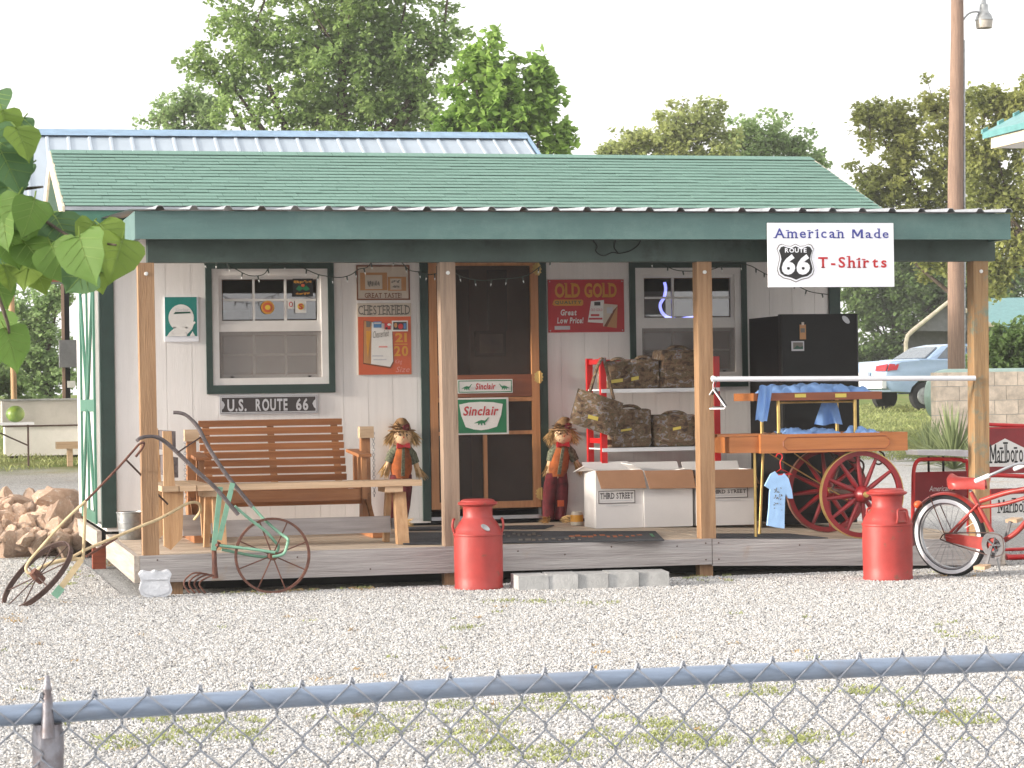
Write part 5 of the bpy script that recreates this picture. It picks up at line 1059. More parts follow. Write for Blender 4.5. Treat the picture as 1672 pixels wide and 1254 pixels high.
# ------------------------------------------------------------------ yard things
def milk_can(x, y, k, label, front, badge):
    c = G(x, y); c.z = 0; rt = thing('milk_can', label, 'milk can', c, 'red milk cans in front of the porch')
    prof = [(0, .0), (.168, .0), (.172, .008), (.172, .022), (.168, .028), (.171, .10), (.172, .25), (.171, .375), (.175, .380), (.175, .392), (.168, .398), (.160, .425), (.135, .468), (.112, .495), (.104, .51), (.103, .57), (.108, .582), (.128, .590), (.139, .597), (.141, .606), (.134, .612), (.122, .615), (.118, .624), (.100, .632), (.045, .634), (0, .634)]
    MB().lathe([(r * k, z * k) for r, z in prof], c, 48).build('can_body', 'can_red', rt, smooth=38)
    for s_ in (-1, 1):
        if front: dx, dy = (math.sin(.25), -math.cos(.25)) if s_ < 0 else (-math.sin(.25), math.cos(.25))
        else: dx, dy = (s_ * math.cos(YAW), -s_ * math.sin(YAW))
        d = Vector((dx, dy, 0)); t = Vector((-dy, dx, 0)); w = .042
        pts_ = [c + d * (.166 * k) + t * w + Vector((0, 0, .40 * k)), c + d * (.178 * k) + t * w + Vector((0, 0, .44 * k)), c + d * (.172 * k) + t * w * .9 + Vector((0, 0, .487 * k)), c + d * (.165 * k) + Vector((0, 0, .492 * k)), c + d * (.172 * k) - t * w * .9 + Vector((0, 0, .487 * k)), c + d * (.178 * k) - t * w + Vector((0, 0, .44 * k)), c + d * (.166 * k) - t * w + Vector((0, 0, .40 * k))]
        MB().tube(bez(pts_, 3), .0085, 8).build('handle', 'can_red', rt, smooth=60)
        if front and s_ < 0: MB().prism([c + d * (r_ * k) + t * (u_ * w * .9) + Vector((0, 0, h_ * k)) for u_, r_, h_ in ((-1, .172, .405), (1, .172, .405), (1, .155, .475), (-1, .155, .475))], d * .006).build('handle_plate', 'can_red', rt)
    if badge:
        d = Vector((math.sin(.12), -math.cos(.12), 0)); MB().lathe([(.036, 0), (.034, .006), (0, .007)], c + d * .150 + Vector((0, 0, .437)), 20, (d + Vector((0, 0, .62))).normalized(), flat=(.55, 1)).build('badge', 'zinc', rt)
milk_can(782, 962, 1.0, 'red milk can with grey badge beside the second porch post', False, True)
milk_can(1450, 947, 1.03, 'red milk can with front handle before the cart wheels at the right', True, False)
# pavers
pv = MB().obox((0, 0, .055), ((G(1072, 959) - G(873, 965)).length / 8 - .002, 0, 0), (0, .15, 0), (0, 0, .055)).mesh('paver', 'concrete'); pa, pbb = G(873, 965), G(1072, 959)
for i, nm in enumerate(('leftmost grey concrete paver, set askew, of the row before the porch', 'second grey concrete paver from the left before the porch', 'middle grey concrete paver of the five before the porch', 'second grey concrete paver from the right before the porch', 'rightmost grey concrete paver of the row before the porch')):
    q = pa.lerp(pbb, i / 4) + Vector((0, .14, 0)); o = inst(pv, 'concrete_paver', None, (q.x, q.y, -.004 + .003 * (i % 2)), (.0, .0, R(-7.4) + (R(4) if i == 0 else random.uniform(-.008, .008))), (1, 1, 1)); tag(o, nm, 'paver', 'concrete pavers before the porch')
# shield stone
q = P(255, 974, -.24); mb = MB(); z1_ = .185; w_ = .225
f = lambda g, y_: [Vector((q.x - w_ / 2 * g + u * w_ * g, q.y + y_ + .25 * v * z1_, max(0, v) * z1_ * (1 if g == 1 else .96) + .0)) for u, v in SHIELD]
ss = tag(MB().prism(f(1, 0), (0, .045, .01)).build('shield_stone', 'stone_white'), 'white concrete stone shaped like a highway shield by the porch corner', 'stone')
MB().prism([v + Vector((0, -.006, .004)) for v in [Vector((q.x - w_ * .42 + u * w_ * .84, q.y + .25 * (v * .84 + .08) * z1_, (v * .84 + .08) * z1_)) for u, v in SHIELD]], (0, .006, 0)).build('raised_face', 'stone_white', ss); MB().box(q.x - w_ * .36, q.y + .018, z1_ * .68, q.x + w_ * .36, q.y + .028, z1_ * .72).build('raised_bar', 'stone_white', ss)
# --- green wheel hoe
def Z3(x, y, Y): return P(230 + x / 3.557, 630 + y / 3.557, Y)
wh = thing('wheel_hoe', 'old wheel hoe with mint green frame and grey wooden handles', 'cultivator', G(440, 968)); Yw = -.20
hc = P(445, 907, Yw); Rw = hc.z - .005
h = MB().ring(hc, (0, 1, 0), Rw - .016, Rw, .036, 56).build('wheel', 'rust', wh, smooth=35); MB().lathe([(.028, -.05), (.034, -.03), (.034, .03), (.028, .05)], hc, 16, (0, 1, 0)).build('hub', 'rust', h)
for i in range(8): a = 2 * math.pi * i / 8 + .35; d = Vector((math.cos(a), 0, math.sin(a))); MB().tube([hc + d * .03, hc + d * (Rw - .014)], .005, 6).build('spoke', 'rust', h)
for l_, y0, y1 in (([(855, 905), (830, 975), (765, 992)], -.27, -.27), ([(650, 703), (720, 780), (800, 850), (850, 885), (855, 905)], -.13, -.27), ([(545, 700), (640, 780), (720, 840), (770, 895), (800, 940), (765, 992)], -.26, -.13), ([(780, 968), (620, 945), (430, 925)], -.27, -.24), ([(770, 1000), (640, 985), (470, 950)], -.13, -.16)):
    n_ = len(l_); MB().tube(bez([Z3(x, y, y0 + (y1 - y0) * i / (n_ - 1)) for i, (x, y) in enumerate(l_)], 4), .0105, 8).build('frame_bar', 'mint_paint', wh, smooth=50)
for (a, b, y0, y1) in (((462, 588), (422, 955), -.30, -.24), ((533, 565), (455, 895), -.14, -.2)): MB().bar(Z3(*a, y0), Z3(*b, y1), .012, .034, up=(1, 0, 0)).build('upright', 'mint_paint', wh)
MB().tube([Z3(452, 905, -.2), Z3(425, 950, -.2), Z3(428, 1040, -.2), Z3(432, 1118, -.2)], [.018, .018, .017, .022], 8).build('shank', 'rust', wh, smooth=50); MB().tube([Z3(440, 925, -.26), Z3(520, 935, -.12)], .012, 8).build('cross_bolt', 'rust', wh)
for k in range(4):
    oy = -.32 + k * .075; dx = k * 30; MB().tube(bez([Z3(430, 1105, -.2), Z3(320 + dx, 1085 + k * 6, oy), Z3(262 + dx, 1120 + k * 4, oy), Z3(252 + dx, 1160, oy), Z3(285 + dx, 1203, oy)], 4), .0065, 6).build('tine', 'rust', wh, smooth=60)
for l_, y0, y1 in (([(188, 155), (225, 157), (265, 172), (305, 208), (340, 255), (400, 370), (500, 520), (600, 645), (650, 705)], -.08, -.12), ([(-22, 318), (0, 302), (45, 294), (92, 298), (145, 328), (210, 385), (330, 500), (440, 600), (565, 748)], -.50, -.29)):
    n_ = len(l_); MB().tube(bez([Z3(x, y, y0 + (y1 - y0) * i / (n_ - 1)) for i, (x, y) in enumerate(l_)], 4), [.0125] * 4 * 3 + [.0145] * ((n_ - 1) * 4 + 1 - 12), 8).build('handle', 'old_wood', wh, smooth=60)
MB().tube([Z3(212, 388, -.44), Z3(345, 300, -.09)], .0055, 6).build('cross_rod', 'rust_dark', wh)
# --- cream wheel hoe
def Z2(x, y, Y): return P(x / 3.98, 700 + y / 3.98, Y)
cw = thing('wheel_hoe', 'old wheel hoe with cream frame and leaning dark wheel', 'cultivator', G(60, 985)); Yc = -.35
hc = P(61, 941, Yc); ma = (CR * .757 + CU * .653).normalized(); mi = (CR * -.653 + CU * .757) * .42 + CF * .907; ax = ma.cross(mi).normalized()
Rw = .30; h = MB().ring(hc, ax, Rw - .010, Rw, .036, 56).build('wheel', 'rust_dark', cw, smooth=35); MB().lathe([(.03, -.05), (.036, 0), (.03, .05)], hc, 14, ax).build('hub', 'rust', h)
e2 = ax.cross(ma)
for i in range(8): a = 2 * math.pi * i / 8 + .2; d = ma * math.cos(a) + e2 * math.sin(a); MB().tube([hc + d * .03, hc + d * (Rw - .008)], .005, 6).build('spoke', 'rust_dark', h)
for l_, y0, y1, r_, mt in (([(225, 935), (185, 938), (168, 905), (195, 855), (250, 790), (400, 620), (500, 522), (556, 472)], -.35, -.30, .0105, 'cream_paint'), ([(556, 472), (680, 345), (780, 240), (860, 150), (905, 100), (935, 92), (925, 125), (882, 182)], -.30, -.18, .0085, 'rust'), ([(230, 985), (245, 920), (330, 875), (440, 850), (540, 848)], -.28, -.25, .014, 'cream_paint'), ([(440, 852), (560, 785), (740, 708), (920, 632), (1030, 588), (1130, 535), (1210, 490), (1265, 478), (1298, 495), (1300, 540), (1262, 590)], -.30, .35, .0105, 'cream_paint'), ([(555, 470), (550, 620), (540, 850)], -.30, -.25, .011, 'cream_paint'), ([(560, 830), (660, 770), (760, 710)], -.22, -.05, .009, 'rust'), ([(820, 203), (915, 300), (1000, 400), (1090, 490)], -.1, .35, .007, 'rust_dark')):
    n_ = len(l_); MB().tube(bez([Z2(x, y, y0 + (y1 - y0) * i / (n_ - 1)) for i, (x, y) in enumerate(l_)], 4), r_, 8).build('frame_tube', mt, cw, smooth=60)
MB().bar(Z2(530, 850, -.26), Z2(362, 1078, -.30), .012, .04, up=(1, 0, 0)).build('blade_shank', 'cream_paint', cw); MB().bar(Z2(400, 1030, -.295), Z2(352, 1090, -.30), .016, .055, up=(1, 0, 0)).build('hoe_blade', 'mint_paint', cw)
# --- red bicycle
bk0 = G(1556, 942); byaw = R(-55); lean = R(-7)
bd = Vector((math.cos(byaw), math.sin(byaw), 0)); bup = Vector((0, 0, 1)); bn = bup.cross(bd)          # forward, up, left
bup = (bup * math.cos(lean) + bn * math.sin(lean)).normalized(); bn = bd.cross(bup) * -1
bR = .298; O = Vector((bk0.x, bk0.y, 0)) + bup * bR + Vector((0, 0, .002))
bi = thing('bicycle', 'red cruiser bicycle with whitewall tyre leaning at the right end of the porch', 'bicycle', (bk0.x, bk0.y, 0))
def B3(f_, u_, s_=0.0): return O + bd * (f_ * .89) + bup * (u_ * .89) + bn * (s_ * .89)
def bwheel(f_):
    c = B3(f_, 0); w = MB().torus(c, bn, bR - .03, .03, 64, 12, 1.0, e=bd).build('wheel', 'rubber', bi, smooth=80)
    for s_ in (-1, 1): wwv = []; MB().ring(c + bn * (s_ * .0255), bn, bR - .052, bR - .026, .010, 64).build('whitewall', 'white_metal', w, smooth=50)
    MB().ring(c, bn, bR - .068, bR - .048, .03, 56).build('rim', 'steel', w, smooth=35); MB().lathe([(.02, -.05), (.028, -.03), (.022, 0), (.028, .03), (.02, .05)], c, 14, bn).build('hub', 'zinc', w)
    for i in range(28): a = 2 * math.pi * i / 28; d = bd * math.cos(a) + bup * math.sin(a); d2 = bd * math.cos(a + (.5 if i % 2 else -.5)) + bup * math.sin(a + (.5 if i % 2 else -.5)); MB().tube([c + d2 * .024 + bn * (.03 if i % 4 < 2 else -.03), c + d * (bR - .066)], .0016, 4).build('spoke', 'steel', w)
bwheel(0); bwheel(1.12)
fr_ = lambda l_, r_, nm, mt='bike_red': MB().tube(bez([B3(*q) for q in l_], 6) if len(l_) > 2 else [B3(*q) for q in l_], r_, 10).build(nm, mt, bi, smooth=60)
fr_([(.44, -.05), (.23, .36)], .016, 'seat_tube'); fr_([(.44, -.05), (.62, .05), (.80, .24), (.90, .36)], .019, 'down_tube'); fr_([(.31, .29), (.55, .36), (.76, .40), (.89, .44)], .019, 'top_tube'); fr_([(.31, .24), (.52, .27), (.74, .33), (.89, .39)], .014, 'middle_tube')
for s_ in (-1, 1): fr_([(0, 0, s_ * .055), (.44, -.05, s_ * .035)], .011, 'chain_stay'); fr_([(0, 0, s_ * .055), (.30, .27, s_ * .02)], .010, 'seat_stay'); fr_([(.92, .36, s_ * .03), (.98, .30, s_ * .055), (1.12, 0, s_ * .055)], .011, 'fork_blade')
fr_([(.90, .32), (.87, .50)], .022, 'head_tube'); fr_([(.23, .36), (.21, .44)], .012, 'seat_post', 'steel')
fe = MB(); n_ = 26
for i in range(n_ + 1):
    a = R(20 + 175 * i / n_); d = bd * math.cos(a) + bup * math.sin(a)
    for j in range(5): b = (j - 2) * .02; fe.v.append(tuple(O + d * (bR + .022 - .35 * abs(b)) + bn * b))
fe.f = [(i * 5 + j, i * 5 + j + 1, (i + 1) * 5 + j + 1, (i + 1) * 5 + j) for i in range(n_) for j in range(4)]; fe.build('rear_fender', 'bike_red', bi, smooth=60)
for s_ in (-1, 1): fr_([(0, 0, s_ * .06), (-.13, .335, s_ * .045)], .004, 'fender_stay', 'rust')
MB().prism([B3(.10, .0 + y_, .03) for y_ in ()] or [B3(0, .03, -.062), B3(.44, .0, -.062), B3(.46, -.08, -.062), B3(.40, -.11, -.062), B3(0, -.035, -.062)], bn * .012).build('chain_guard', 'bike_red', bi)
sd_ = MB(); sp_ = [(.02, .075), (.05, .105), (.12, .10), (.20, .06), (.28, .03), (.33, .018)]
vs_ = []; fs_ = []
for i, (x_, w_) in enumerate(sp_):
    for j in range(9): t = -1 + 2 * j / 8; vs_.append(B3(.04 + x_, .455 + .035 * (1 - t * t) + (.02 if i == 0 else 0) - .02 * (i / 5), t * w_))
for i in range(5):
    for j in range(8): fs_.append((i * 9 + j, i * 9 + j + 1, (i + 1) * 9 + j + 1, (i + 1) * 9 + j))
k_ = len(vs_); vs_ += [v - bup * .045 for v in vs_]; fs_ += [tuple(i + k_ for i in f[::-1]) for f in fs_]; fs_ += [(j, k_ + j, k_ + j + 1, j + 1) for j in range(8)] + [(45 + j, 46 + j, k_ + 46 + j, k_ + 45 + j) for j in range(8)] + [(i * 9, (i + 1) * 9, k_ + (i + 1) * 9, k_ + i * 9) for i in range(5)] + [(i * 9 + 8, k_ + i * 9 + 8, k_ + (i + 1) * 9 + 8, (i + 1) * 9 + 8) for i in range(5)]
MB().add(vs_, fs_).build('saddle', 'bike_red', bi, smooth=50)
for s_ in (-1, 1): MB().tube([B3(.10 + .0225 * math.cos(t * .9), .40 + .006 * t, s_ * .04 + .018 * math.sin(t * .9)) for t in range(-5, 6)], .005, 5).build('saddle_spring', 'rust', bi)
cr = B3(.44, -.05, -.075); MB().ring(cr, bn, .055, .095, .006, 40).build('chainring', 'chain_grey', bi)
for i in range(5): a = 2 * math.pi * i / 5; d = bd * math.cos(a) + bup * math.sin(a); MB().tube([cr, cr + d * .06], .007, 6).build('chainring_arm', 'chain_grey', bi)
MB().lathe([(.03, -.05), (.03, .05)], B3(.44, -.05), 16, bn).build('bottom_bracket', 'chain_grey', bi, smooth=40)
cv_ = [B3(0, .033, -.07), B3(.44, .045, -.075), B3(.53, -.02, -.075), B3(.46, -.14, -.075), B3(0, -.033, -.07), B3(-.035, 0, -.07)]; MB().tube(bez(cv_ + cv_[:1], 4), .005, 5).build('chain', 'rust_dark', bi)
for s_, k in ((-.11, -1), (.11, 1)): e_ = B3(.44 - .06 * k * -1, -.05 + .16 * k, s_); MB().bar(B3(.44, -.05, s_), e_, .012, .022, up=bd).build('crank_arm', 'chain_grey', bi); MB().obox(e_ + bn * (s_ * .5), bd * .045, bup * .012, bn * .045).build('pedal', 'pine', bi)
MB().tube(bez([B3(.52, .52, -.30), B3(.62, .56, -.28), B3(.78, .62, -.16), B3(.85, .56, -.05), B3(.86, .54, 0), B3(.85, .56, .05), B3(.78, .62, .16), B3(.62, .56, .28), B3(.52, .52, .30)], 5), .011, 8).build('handlebar', 'steel', bi, smooth=60)
for s_ in (-1, 1): MB().tube([B3(.46, .50, s_ * .31), B3(.58, .545, s_ * .292)], .016, 10).build('grip', 'white_metal', bi)
rl = B3(-.32, bR * .35 + .02); MB().blob(B3(-.27, .25, 0), (.035, .03, .03), 10, 8).build('reflector', 'ink_orange', bi, smooth=60)
MB().tube([B3(.40, -.06, .06), B3(.36, -.20, .10), Vector((B3(.36, -.2, .16).x, B3(.36, -.2, .16).y, .004))], .007, 6).build('kickstand', 'steel', bi)
# --- red advertising stand
st = thing('display_stand', 'red metal advertising stand with white panels reading Marlboro beyond the porch end', 'display stand', (7.2, 1.8, 0)); Yp = 2.3
fl_ = lambda l_, Y, r_=.018, nm='frame_tube', cl=False: MB().tube(bez([P(x, y, Y) for x, y in l_], 4) if not cl else [P(x, y, Y) for x, y in l_], r_, 8, closed=cl).build(nm, 'rack_red', st, smooth=60)
b_ = P(1489, 850, Yp); MB().tube(bez([Vector((b_.x, Yp, 0)), P(1491, 800, Yp), P(1492, 768, Yp), P(1498, 753, Yp), P(1512, 750, Yp), P(1560, 750, Yp), P(1574, 753, Yp), P(1580, 765, Yp), Vector((P(1580, 800, Yp).x, Yp, 0))], 5), .018, 8).build('frame_tube', 'rack_red', st, smooth=60)
sg = Sign('side_panel', 'red panel with white script', (1493, 770, 1579, 822), Yp - .012, 'red_paint', .012, parent=st); sg.text('American', 1517, 793, 1550, 802, 'ink_white', 1, shear=.3)
MB().prism([P(1497, 735, Yp - .05), P(1582, 735, Yp - .05), P(1582, 746, Yp - .05), P(1553, 744, Yp - .05), P(1500, 743, Yp - .05)], (0, .26, 0)).build('white_shelf', 'white_metal', st)
for x in (1516, 1540): a = P(x, 745, Yp); MB().tube([a, a + Vector((0, 0, -.14))], .01, 6).build('shelf_bracket', 'black', st)
Ym = 1.6; sg = Sign('top_panel', 'red panel with white peaked field reading Marlboro', (1586, 697, 1690, 773), Ym, 'red_paint', .014, parent=st); sg.rect(1586, 697, 1690, 700, 'ink_red', 1)
sg.poly([(1598, 738), (1641, 716), (1684, 738), (1684, 763), (1598, 761)], 'ink_white', 1); sg.text('Marlboro', 1614, 722, 1670, 756, 'ink_black', 2, serif=True, narrow=.55, gap=.05, bold=.01)
for x in (1583, 1692): a = P(x, 692, Ym + .02); MB().tube([a, (a.x, Ym + .02, 0)], .016, 8).build('frame_tube', 'rack_red', st, smooth=60)
a, b = P(1583, 692, Ym + .02), P(1692, 696, Ym + .02); MB().tube([a, b], .016, 8).build('frame_tube', 'rack_red', st, smooth=60)
sg = Sign('lower_panel', 'white panel reading Marlboro', (1617, 806, 1700, 842), Ym - .05, 'ink_white', .012, parent=st); sg.text('Marlboro', 1628, 813, 1684, 837, 'ink_black', 1, serif=True, narrow=.6, gap=.05, bold=.01); sg.rect(1617, 797, 1700, 806.5, 'red_paint', 1)
fl_([(1612, 800), (1614, 782), (1622, 776), (1690, 779)], Ym - .04); 
a, b = P(1615, 800, Ym - .04), P(1690, 800, Ym - .04); MB().tube([a, (a.x, a.y, .02), (b.x, b.y, .02)], .018, 8).build('frame_tube', 'rack_red', st, smooth=60)
q = G(1640, 916); MB().tube([(q.x, .55, .03), (q.x + .9, .55, .03)], .022, 8).build('ground_rail', 'rack_red', st, smooth=60); MB().tube([(q.x + .05, .55, .03), (q.x + .25, Ym - .04, .03)], .018, 8).build('ground_rail', 'rack_red', st, smooth=60)

# ------------------------------------------------------------------ chain link fence in front
fa, fb = A(-250, 1186, 3.52), A(1900, 1072, 4.24); fd = (fb - fa); fl = fd.length; fu = fd.normalized(); fnrm = Vector((-fu.y, fu.x, 0)).normalized()
cf = thing('chain_link_fence', 'galvanised chain link fence crossing the foreground', 'fence', Vector(((fa.x + fb.x) / 2, (fa.y + fb.y) / 2, 0)))
npz = 40; MB().tube([fa.lerp(fb, i / npz) + Vector((0, 0, .010 * math.sin(math.pi * i / npz))) for i in range(npz + 1)], .0155, 18).build('top_rail', 'galv', cf, smooth=60)
t = (A(80, 1165, 3.6) - fa).dot(fu); pp = fa + fu * t - fnrm * -.0; pz = pp.z
po = MB().lathe([(.0225, 0), (.0225, pz - .02)], (pp.x, pp.y, 0), 20).build('post', 'galv_old', cf, smooth=40)
MB().lathe([(.0235, -.045), (.0235, -.012), (.0215, -.006), (.021, .0)], (pp.x, pp.y, pz - .012), 20).build('post_cap', 'galv_old', po, smooth=40)
fc_ = pp - fnrm * .0; ff = (CAM - pp); ff.z = 0; ff.normalize()
MB().lathe([(.0, .062), (.003, .060), (.005, .052), (.0052, .046), (.0070, .044), (.0070, .040), (.0058, .037), (.0075, .028), (.0080, .01), (.0095, -.01), (.011, -.03)], (pp.x + ff.x * .018, pp.y + ff.y * .018, pz), 14).build('finial', 'galv_old', po, smooth=50)
# woven wires: each wire is one zigzag hooked into its neighbours
dia = .0785; hz_ = .044; nw = int(fl / (dia / 2)); cnt_z = 19
def wire_mesh(flip):
    ptsw = []; n_ = cnt_z * 2
    for i in range(n_ + 1):
        s_ = (1 if (i % 2 == 0) else -1) * (1 if not flip else -1); x_ = s_ * dia / 4 * 1.06; z_ = -i * hz_
        ptsw += [Vector((x_, -.003 * s_, z_ + (.004 if i else 0))), Vector((x_ * .99, .003 * s_, z_ - .004))]
    if True:
        pass
    return ptsw
wires = {}
for flip in (False, True):
    w_ = wire_mesh(flip); mb = MB().tube(w_, .0016, 6); wires[flip] = mb.mesh('wire', 'galv_wire', 60)
top_off = .031; ang = math.atan2(fu.y, fu.x)
for i in range(nw):
    c = fa + fu * ((i + .5) * dia / 2) + Vector((0, 0, top_off)) - fnrm * .019
    inst(wires[bool(i % 2)], 'wire', cf, c, (0, 0, ang))
kn = MB().tube([(-.004, 0, -.010), (-.0015, -.002, .001), (.0015, .002, .001), (.004, 0, -.010)], .0019, 6).mesh('knuckle', 'galv_wire', 60)
for i in range(0, nw, 2):
    c = fa + fu * ((i + 1.0) * dia / 2) + Vector((0, 0, top_off + .004)) - fnrm * .019; inst(kn, 'knuckle', cf, c, (0, 0, ang))

# ------------------------------------------------------------------ left background
def rock(mesh_seed):
    rnd = random.Random(mesh_seed); bm = bmesh.new(); bmesh.ops.create_icosphere(bm, subdivisions=2, radius=1)
    pl_ = [(Vector((rnd.gauss(0, 1), rnd.gauss(0, 1), rnd.gauss(0, 1))).normalized(), rnd.uniform(.45, .85)) for _ in range(9)]
    for v in bm.verts:
        for n_, d in pl_:
            k = v.co.dot(n_) - d
            if k > 0: v.co -= n_ * k * .92
        v.co *= 1 + rnd.uniform(-.05, .05)
    me = bpy.data.meshes.new('rock'); bm.to_mesh(me); bm.free(); me.materials.append(MATS['rock']); return me
rocks = [rock(i) for i in range(9)]; rr = random.Random(11); nrk = 0
def add_rock(x, y, dist_y, r_, lift=0.0):
    q = P(x, y, dist_y); o = inst(rr.choice(rocks), 'rock', None, q, (rr.uniform(0, 6), rr.uniform(0, 6), rr.uniform(0, 6)), (r_ * rr.uniform(.9, 1.7), r_ * rr.uniform(.8, 1.2), r_ * rr.uniform(.55, .9)))
    return o
lay_ = [(886, 19, 4.6, (-10, 132), .085), (876, 19, 4.8, (-10, 135), .09), (864, 18, 5.05, (-10, 138), .095), (852, 17, 5.3, (-10, 140), .095), (840, 17, 5.6, (-10, 140), .095), (828, 16, 5.95, (-10, 138), .09), (818, 12, 6.3, (-10, 130), .085)]
for y_, n_, Y_, (a, b), r_ in lay_:
    for i in range(n_):
        x_ = a + (b - a) * (i + rr.uniform(.1, .9)) / n_; yy = y_ + rr.uniform(-6, 6)
        if y_ < 810 and x_ < 60: yy += 8
        o = add_rock(x_, yy, Y_ + rr.uniform(-.12, .12), r_ * rr.choice((.5, .65, .8, 1.0, 1.35))); tag(o, 'rough tan rock along the front foot of the pile left of the shed' if y_ > 870 else ('rough tan rock along the top back edge of the pile left of the shed' if y_ < 835 else 'rough tan rock in the middle of the pile left of the shed'), 'rock', 'rocks piled left of the shed')
for x_, y_, Y_, s_, lb in ((98, 815, 5.6, (.26, .2, .13), 'largest flat tan boulder on top of the rock pile'), (97, 850, 4.95, (.13, .13, .24), 'tall pale tan boulder standing in the rock pile by the shed')):
    q = P(x_, y_, Y_); o = inst(rocks[3], 'boulder', None, q, (.2, .1, .4), s_); tag(o, lb, 'rock', 'rocks piled left of the shed')
hp = MB(); q0 = P(60, 866, 5.3)     # core of the heap, so that no daylight shows between the rocks
hp.blob((q0.x - .1, 5.4, -.05), (.75, .7, .26), 18, 10, .08, random.Random(2)); tag(hp.build('rock_heap_core', 'rock'), 'packed rubble in the middle of the rock pile', 'rubble', kind='stuff')
# folding table with melon
tz = A(28, 690, 36); ty = tz.y; tg = gz(ty); tb = thing('folding_table', 'white folding table with thin dark legs left of the shed', 'table', (tz.x, ty, tg))
xa, xb = P(-130, 690, ty).x, P(56, 690, ty).x; MB().box(xa, ty, tz.z - .035, xb, ty + .75, tz.z).build('table_top', 'white_metal', tb)
for x in (P(46, 700, ty).x, xa + .2):
    for dy, dx in ((.06, 0), (.66, .03)): MB().tube([(x + dx, ty + dy, tz.z - .036), (x + dx, ty + dy, tg)], .014, 6).build('leg', 'rust_dark', tb)
    MB().tube([(x, ty + .06, tz.z - .25), (x + .03, ty + .66, tz.z - .25)], .01, 6).build('leg_brace', 'rust_dark', tb)
MB().tube([P(0, 707, ty + .3), P(45, 727, ty + .3)], .012, 6).build('table_strut', 'rust_dark', tb)
c = A(26, 674, 36.2); tag(MB().blob((c.x, c.y + .2, tz.z + .125), (.14, .14, .125), 20, 14).build('watermelon', 'melon', smooth=80), 'round green and yellow melon on the folding table', 'melon')
# long grey chest behind the table
tr0 = A(5, 745, 39.0); ty = tr0.y; tg = gz(ty); tr = thing('metal_chest', 'long grey metal chest with a lid left of the shed', 'chest', (tr0.x + .5, ty, tg))
x0_, x1_ = P(4, 700, ty).x, P(190, 700, ty).x; zt_, zm_, zb_ = P(60, 651, ty).z, P(60, 693, ty).z, P(60, 744, ty).z
MB().box(x0_, ty, zm_ - .01, x1_, ty + .8, zt_ - .03).build('lid', 'trough', tr); MB().box(x0_ - .03, ty - .03, zt_ - .028, x1_ + .03, ty + .83, zt_).build('lid_top', 'zinc', tr); MB().box(x0_ + .04, ty + .02, zb_, x1_ - .04, ty + .78, zm_ - .012).build('chest_body', 'white_paint', tr); MB().box(x0_, ty - .012, zm_ - .035, x1_, ty - .001, zm_ - .012).build('edge_strip', 'rust_dark', tr)
for x in (P(20, 748, ty).x, P(65, 748, ty).x, x1_ - .3): MB().box(x - .06, ty + .1, tg - .03, x + .06, ty + .7, zb_ - .002).build('foot', 'rust_dark', tr)
p_ = A(108, 727, 36.5); tag(MB().box(p_.x - .14, p_.y, p_.z - .055, p_.x + .6, p_.y + .3, p_.z + .05).box(p_.x + .02, p_.y + .05, gz(p_.y) - .02, p_.x + .1, p_.y + .2, p_.z - .056).build('rough_plank_seat', 'pine'), 'rough wooden seat jutting from behind the shed', 'seat')
# big pale roofed pavilion behind
r0, r1 = A(30, 212, 36), A(855, 228, 36 * 1.0 + 1.6); rdir = (r1 - r0); rdir.z = 0; rl_ = rdir.length; ru = rdir.normalized(); rn = Vector((ru.y, -ru.x, 0)); zr_ = (r0.z + r1.z) / 2
r0 = r0 - ru * 6; rl_ += 6
pvn = thing('metal_roof_barn', 'long building with pale blue ribbed metal roof behind the shed', 'building', (r0 + ru * rl_ / 2 - Vector((0, 0, zr_))))
run, drop = 4.6, 2.0
ridge = lambda s_: Vector((r0.x, r0.y, zr_)) + ru * s_
ns = int(rl_ / .92)
for i in range(ns + 1):
    a = i * .92; b = min(a + .92, rl_)
    if b - a < .05: continue
    mb = MB(); prof = []
    k = 3; w = (b - a) / k
    for j in range(k): prof += [(a + j * w, 0), (a + j * w + w * .80, 0), (a + j * w + w * .85, .02), (a + j * w + w * .95, .02)]
    prof.append((b, 0)); n_ = len(prof)
    for t, zz in ((0, 0), (1, -drop)): mb.v += [tuple(ridge(s_) + rn * (run * t) + Vector((0, 0, zz + h_))) for s_, h_ in prof]
    mb.f = [(j, n_ + j, n_ + j + 1, j + 1) for j in range(n_ - 1)]
    mb.v += [(x_, y_, z_ - .02) for x_, y_, z_ in mb.v]; mb.f += [tuple(q + 2 * n_ for q in f[::-1]) for f in mb.f]
    mb.build('roofing_sheet', 'roof_blue', pvn)
MB().prism([ridge(0) + Vector((0, 0, -.03)), ridge(rl_) + Vector((0, 0, -.03)), ridge(rl_) - rn * run + Vector((0, 0, -drop)), ridge(0) - rn * run + Vector((0, 0, -drop))], (0, 0, .02)).build('roofing_sheet', 'roof_blue', pvn)
MB().prism([ridge(-.05) + rn * .22 + Vector((0, 0, -.05)), ridge(-.05) + Vector((0, 0, .065)), ridge(-.05) - rn * .22 + Vector((0, 0, -.05))], ru * (rl_ + .1)).build('ridge_cap', 'ridge_blue', pvn)
MB().prism([ridge(rl_ + .02) + rn * run + Vector((0, 0, -drop - .1)), ridge(rl_ + .02) + Vector((0, 0, -.1)), ridge(rl_ + .02) + Vector((0, 0, .05)), ridge(rl_ + .02) + rn * run + Vector((0, 0, -drop + .05))], ru * .04).build('rake_trim', 'ridge_blue', pvn)
ev = lambda s_, dz_: ridge(s_) + rn * (run - .25) + Vector((0, 0, -drop + dz_))
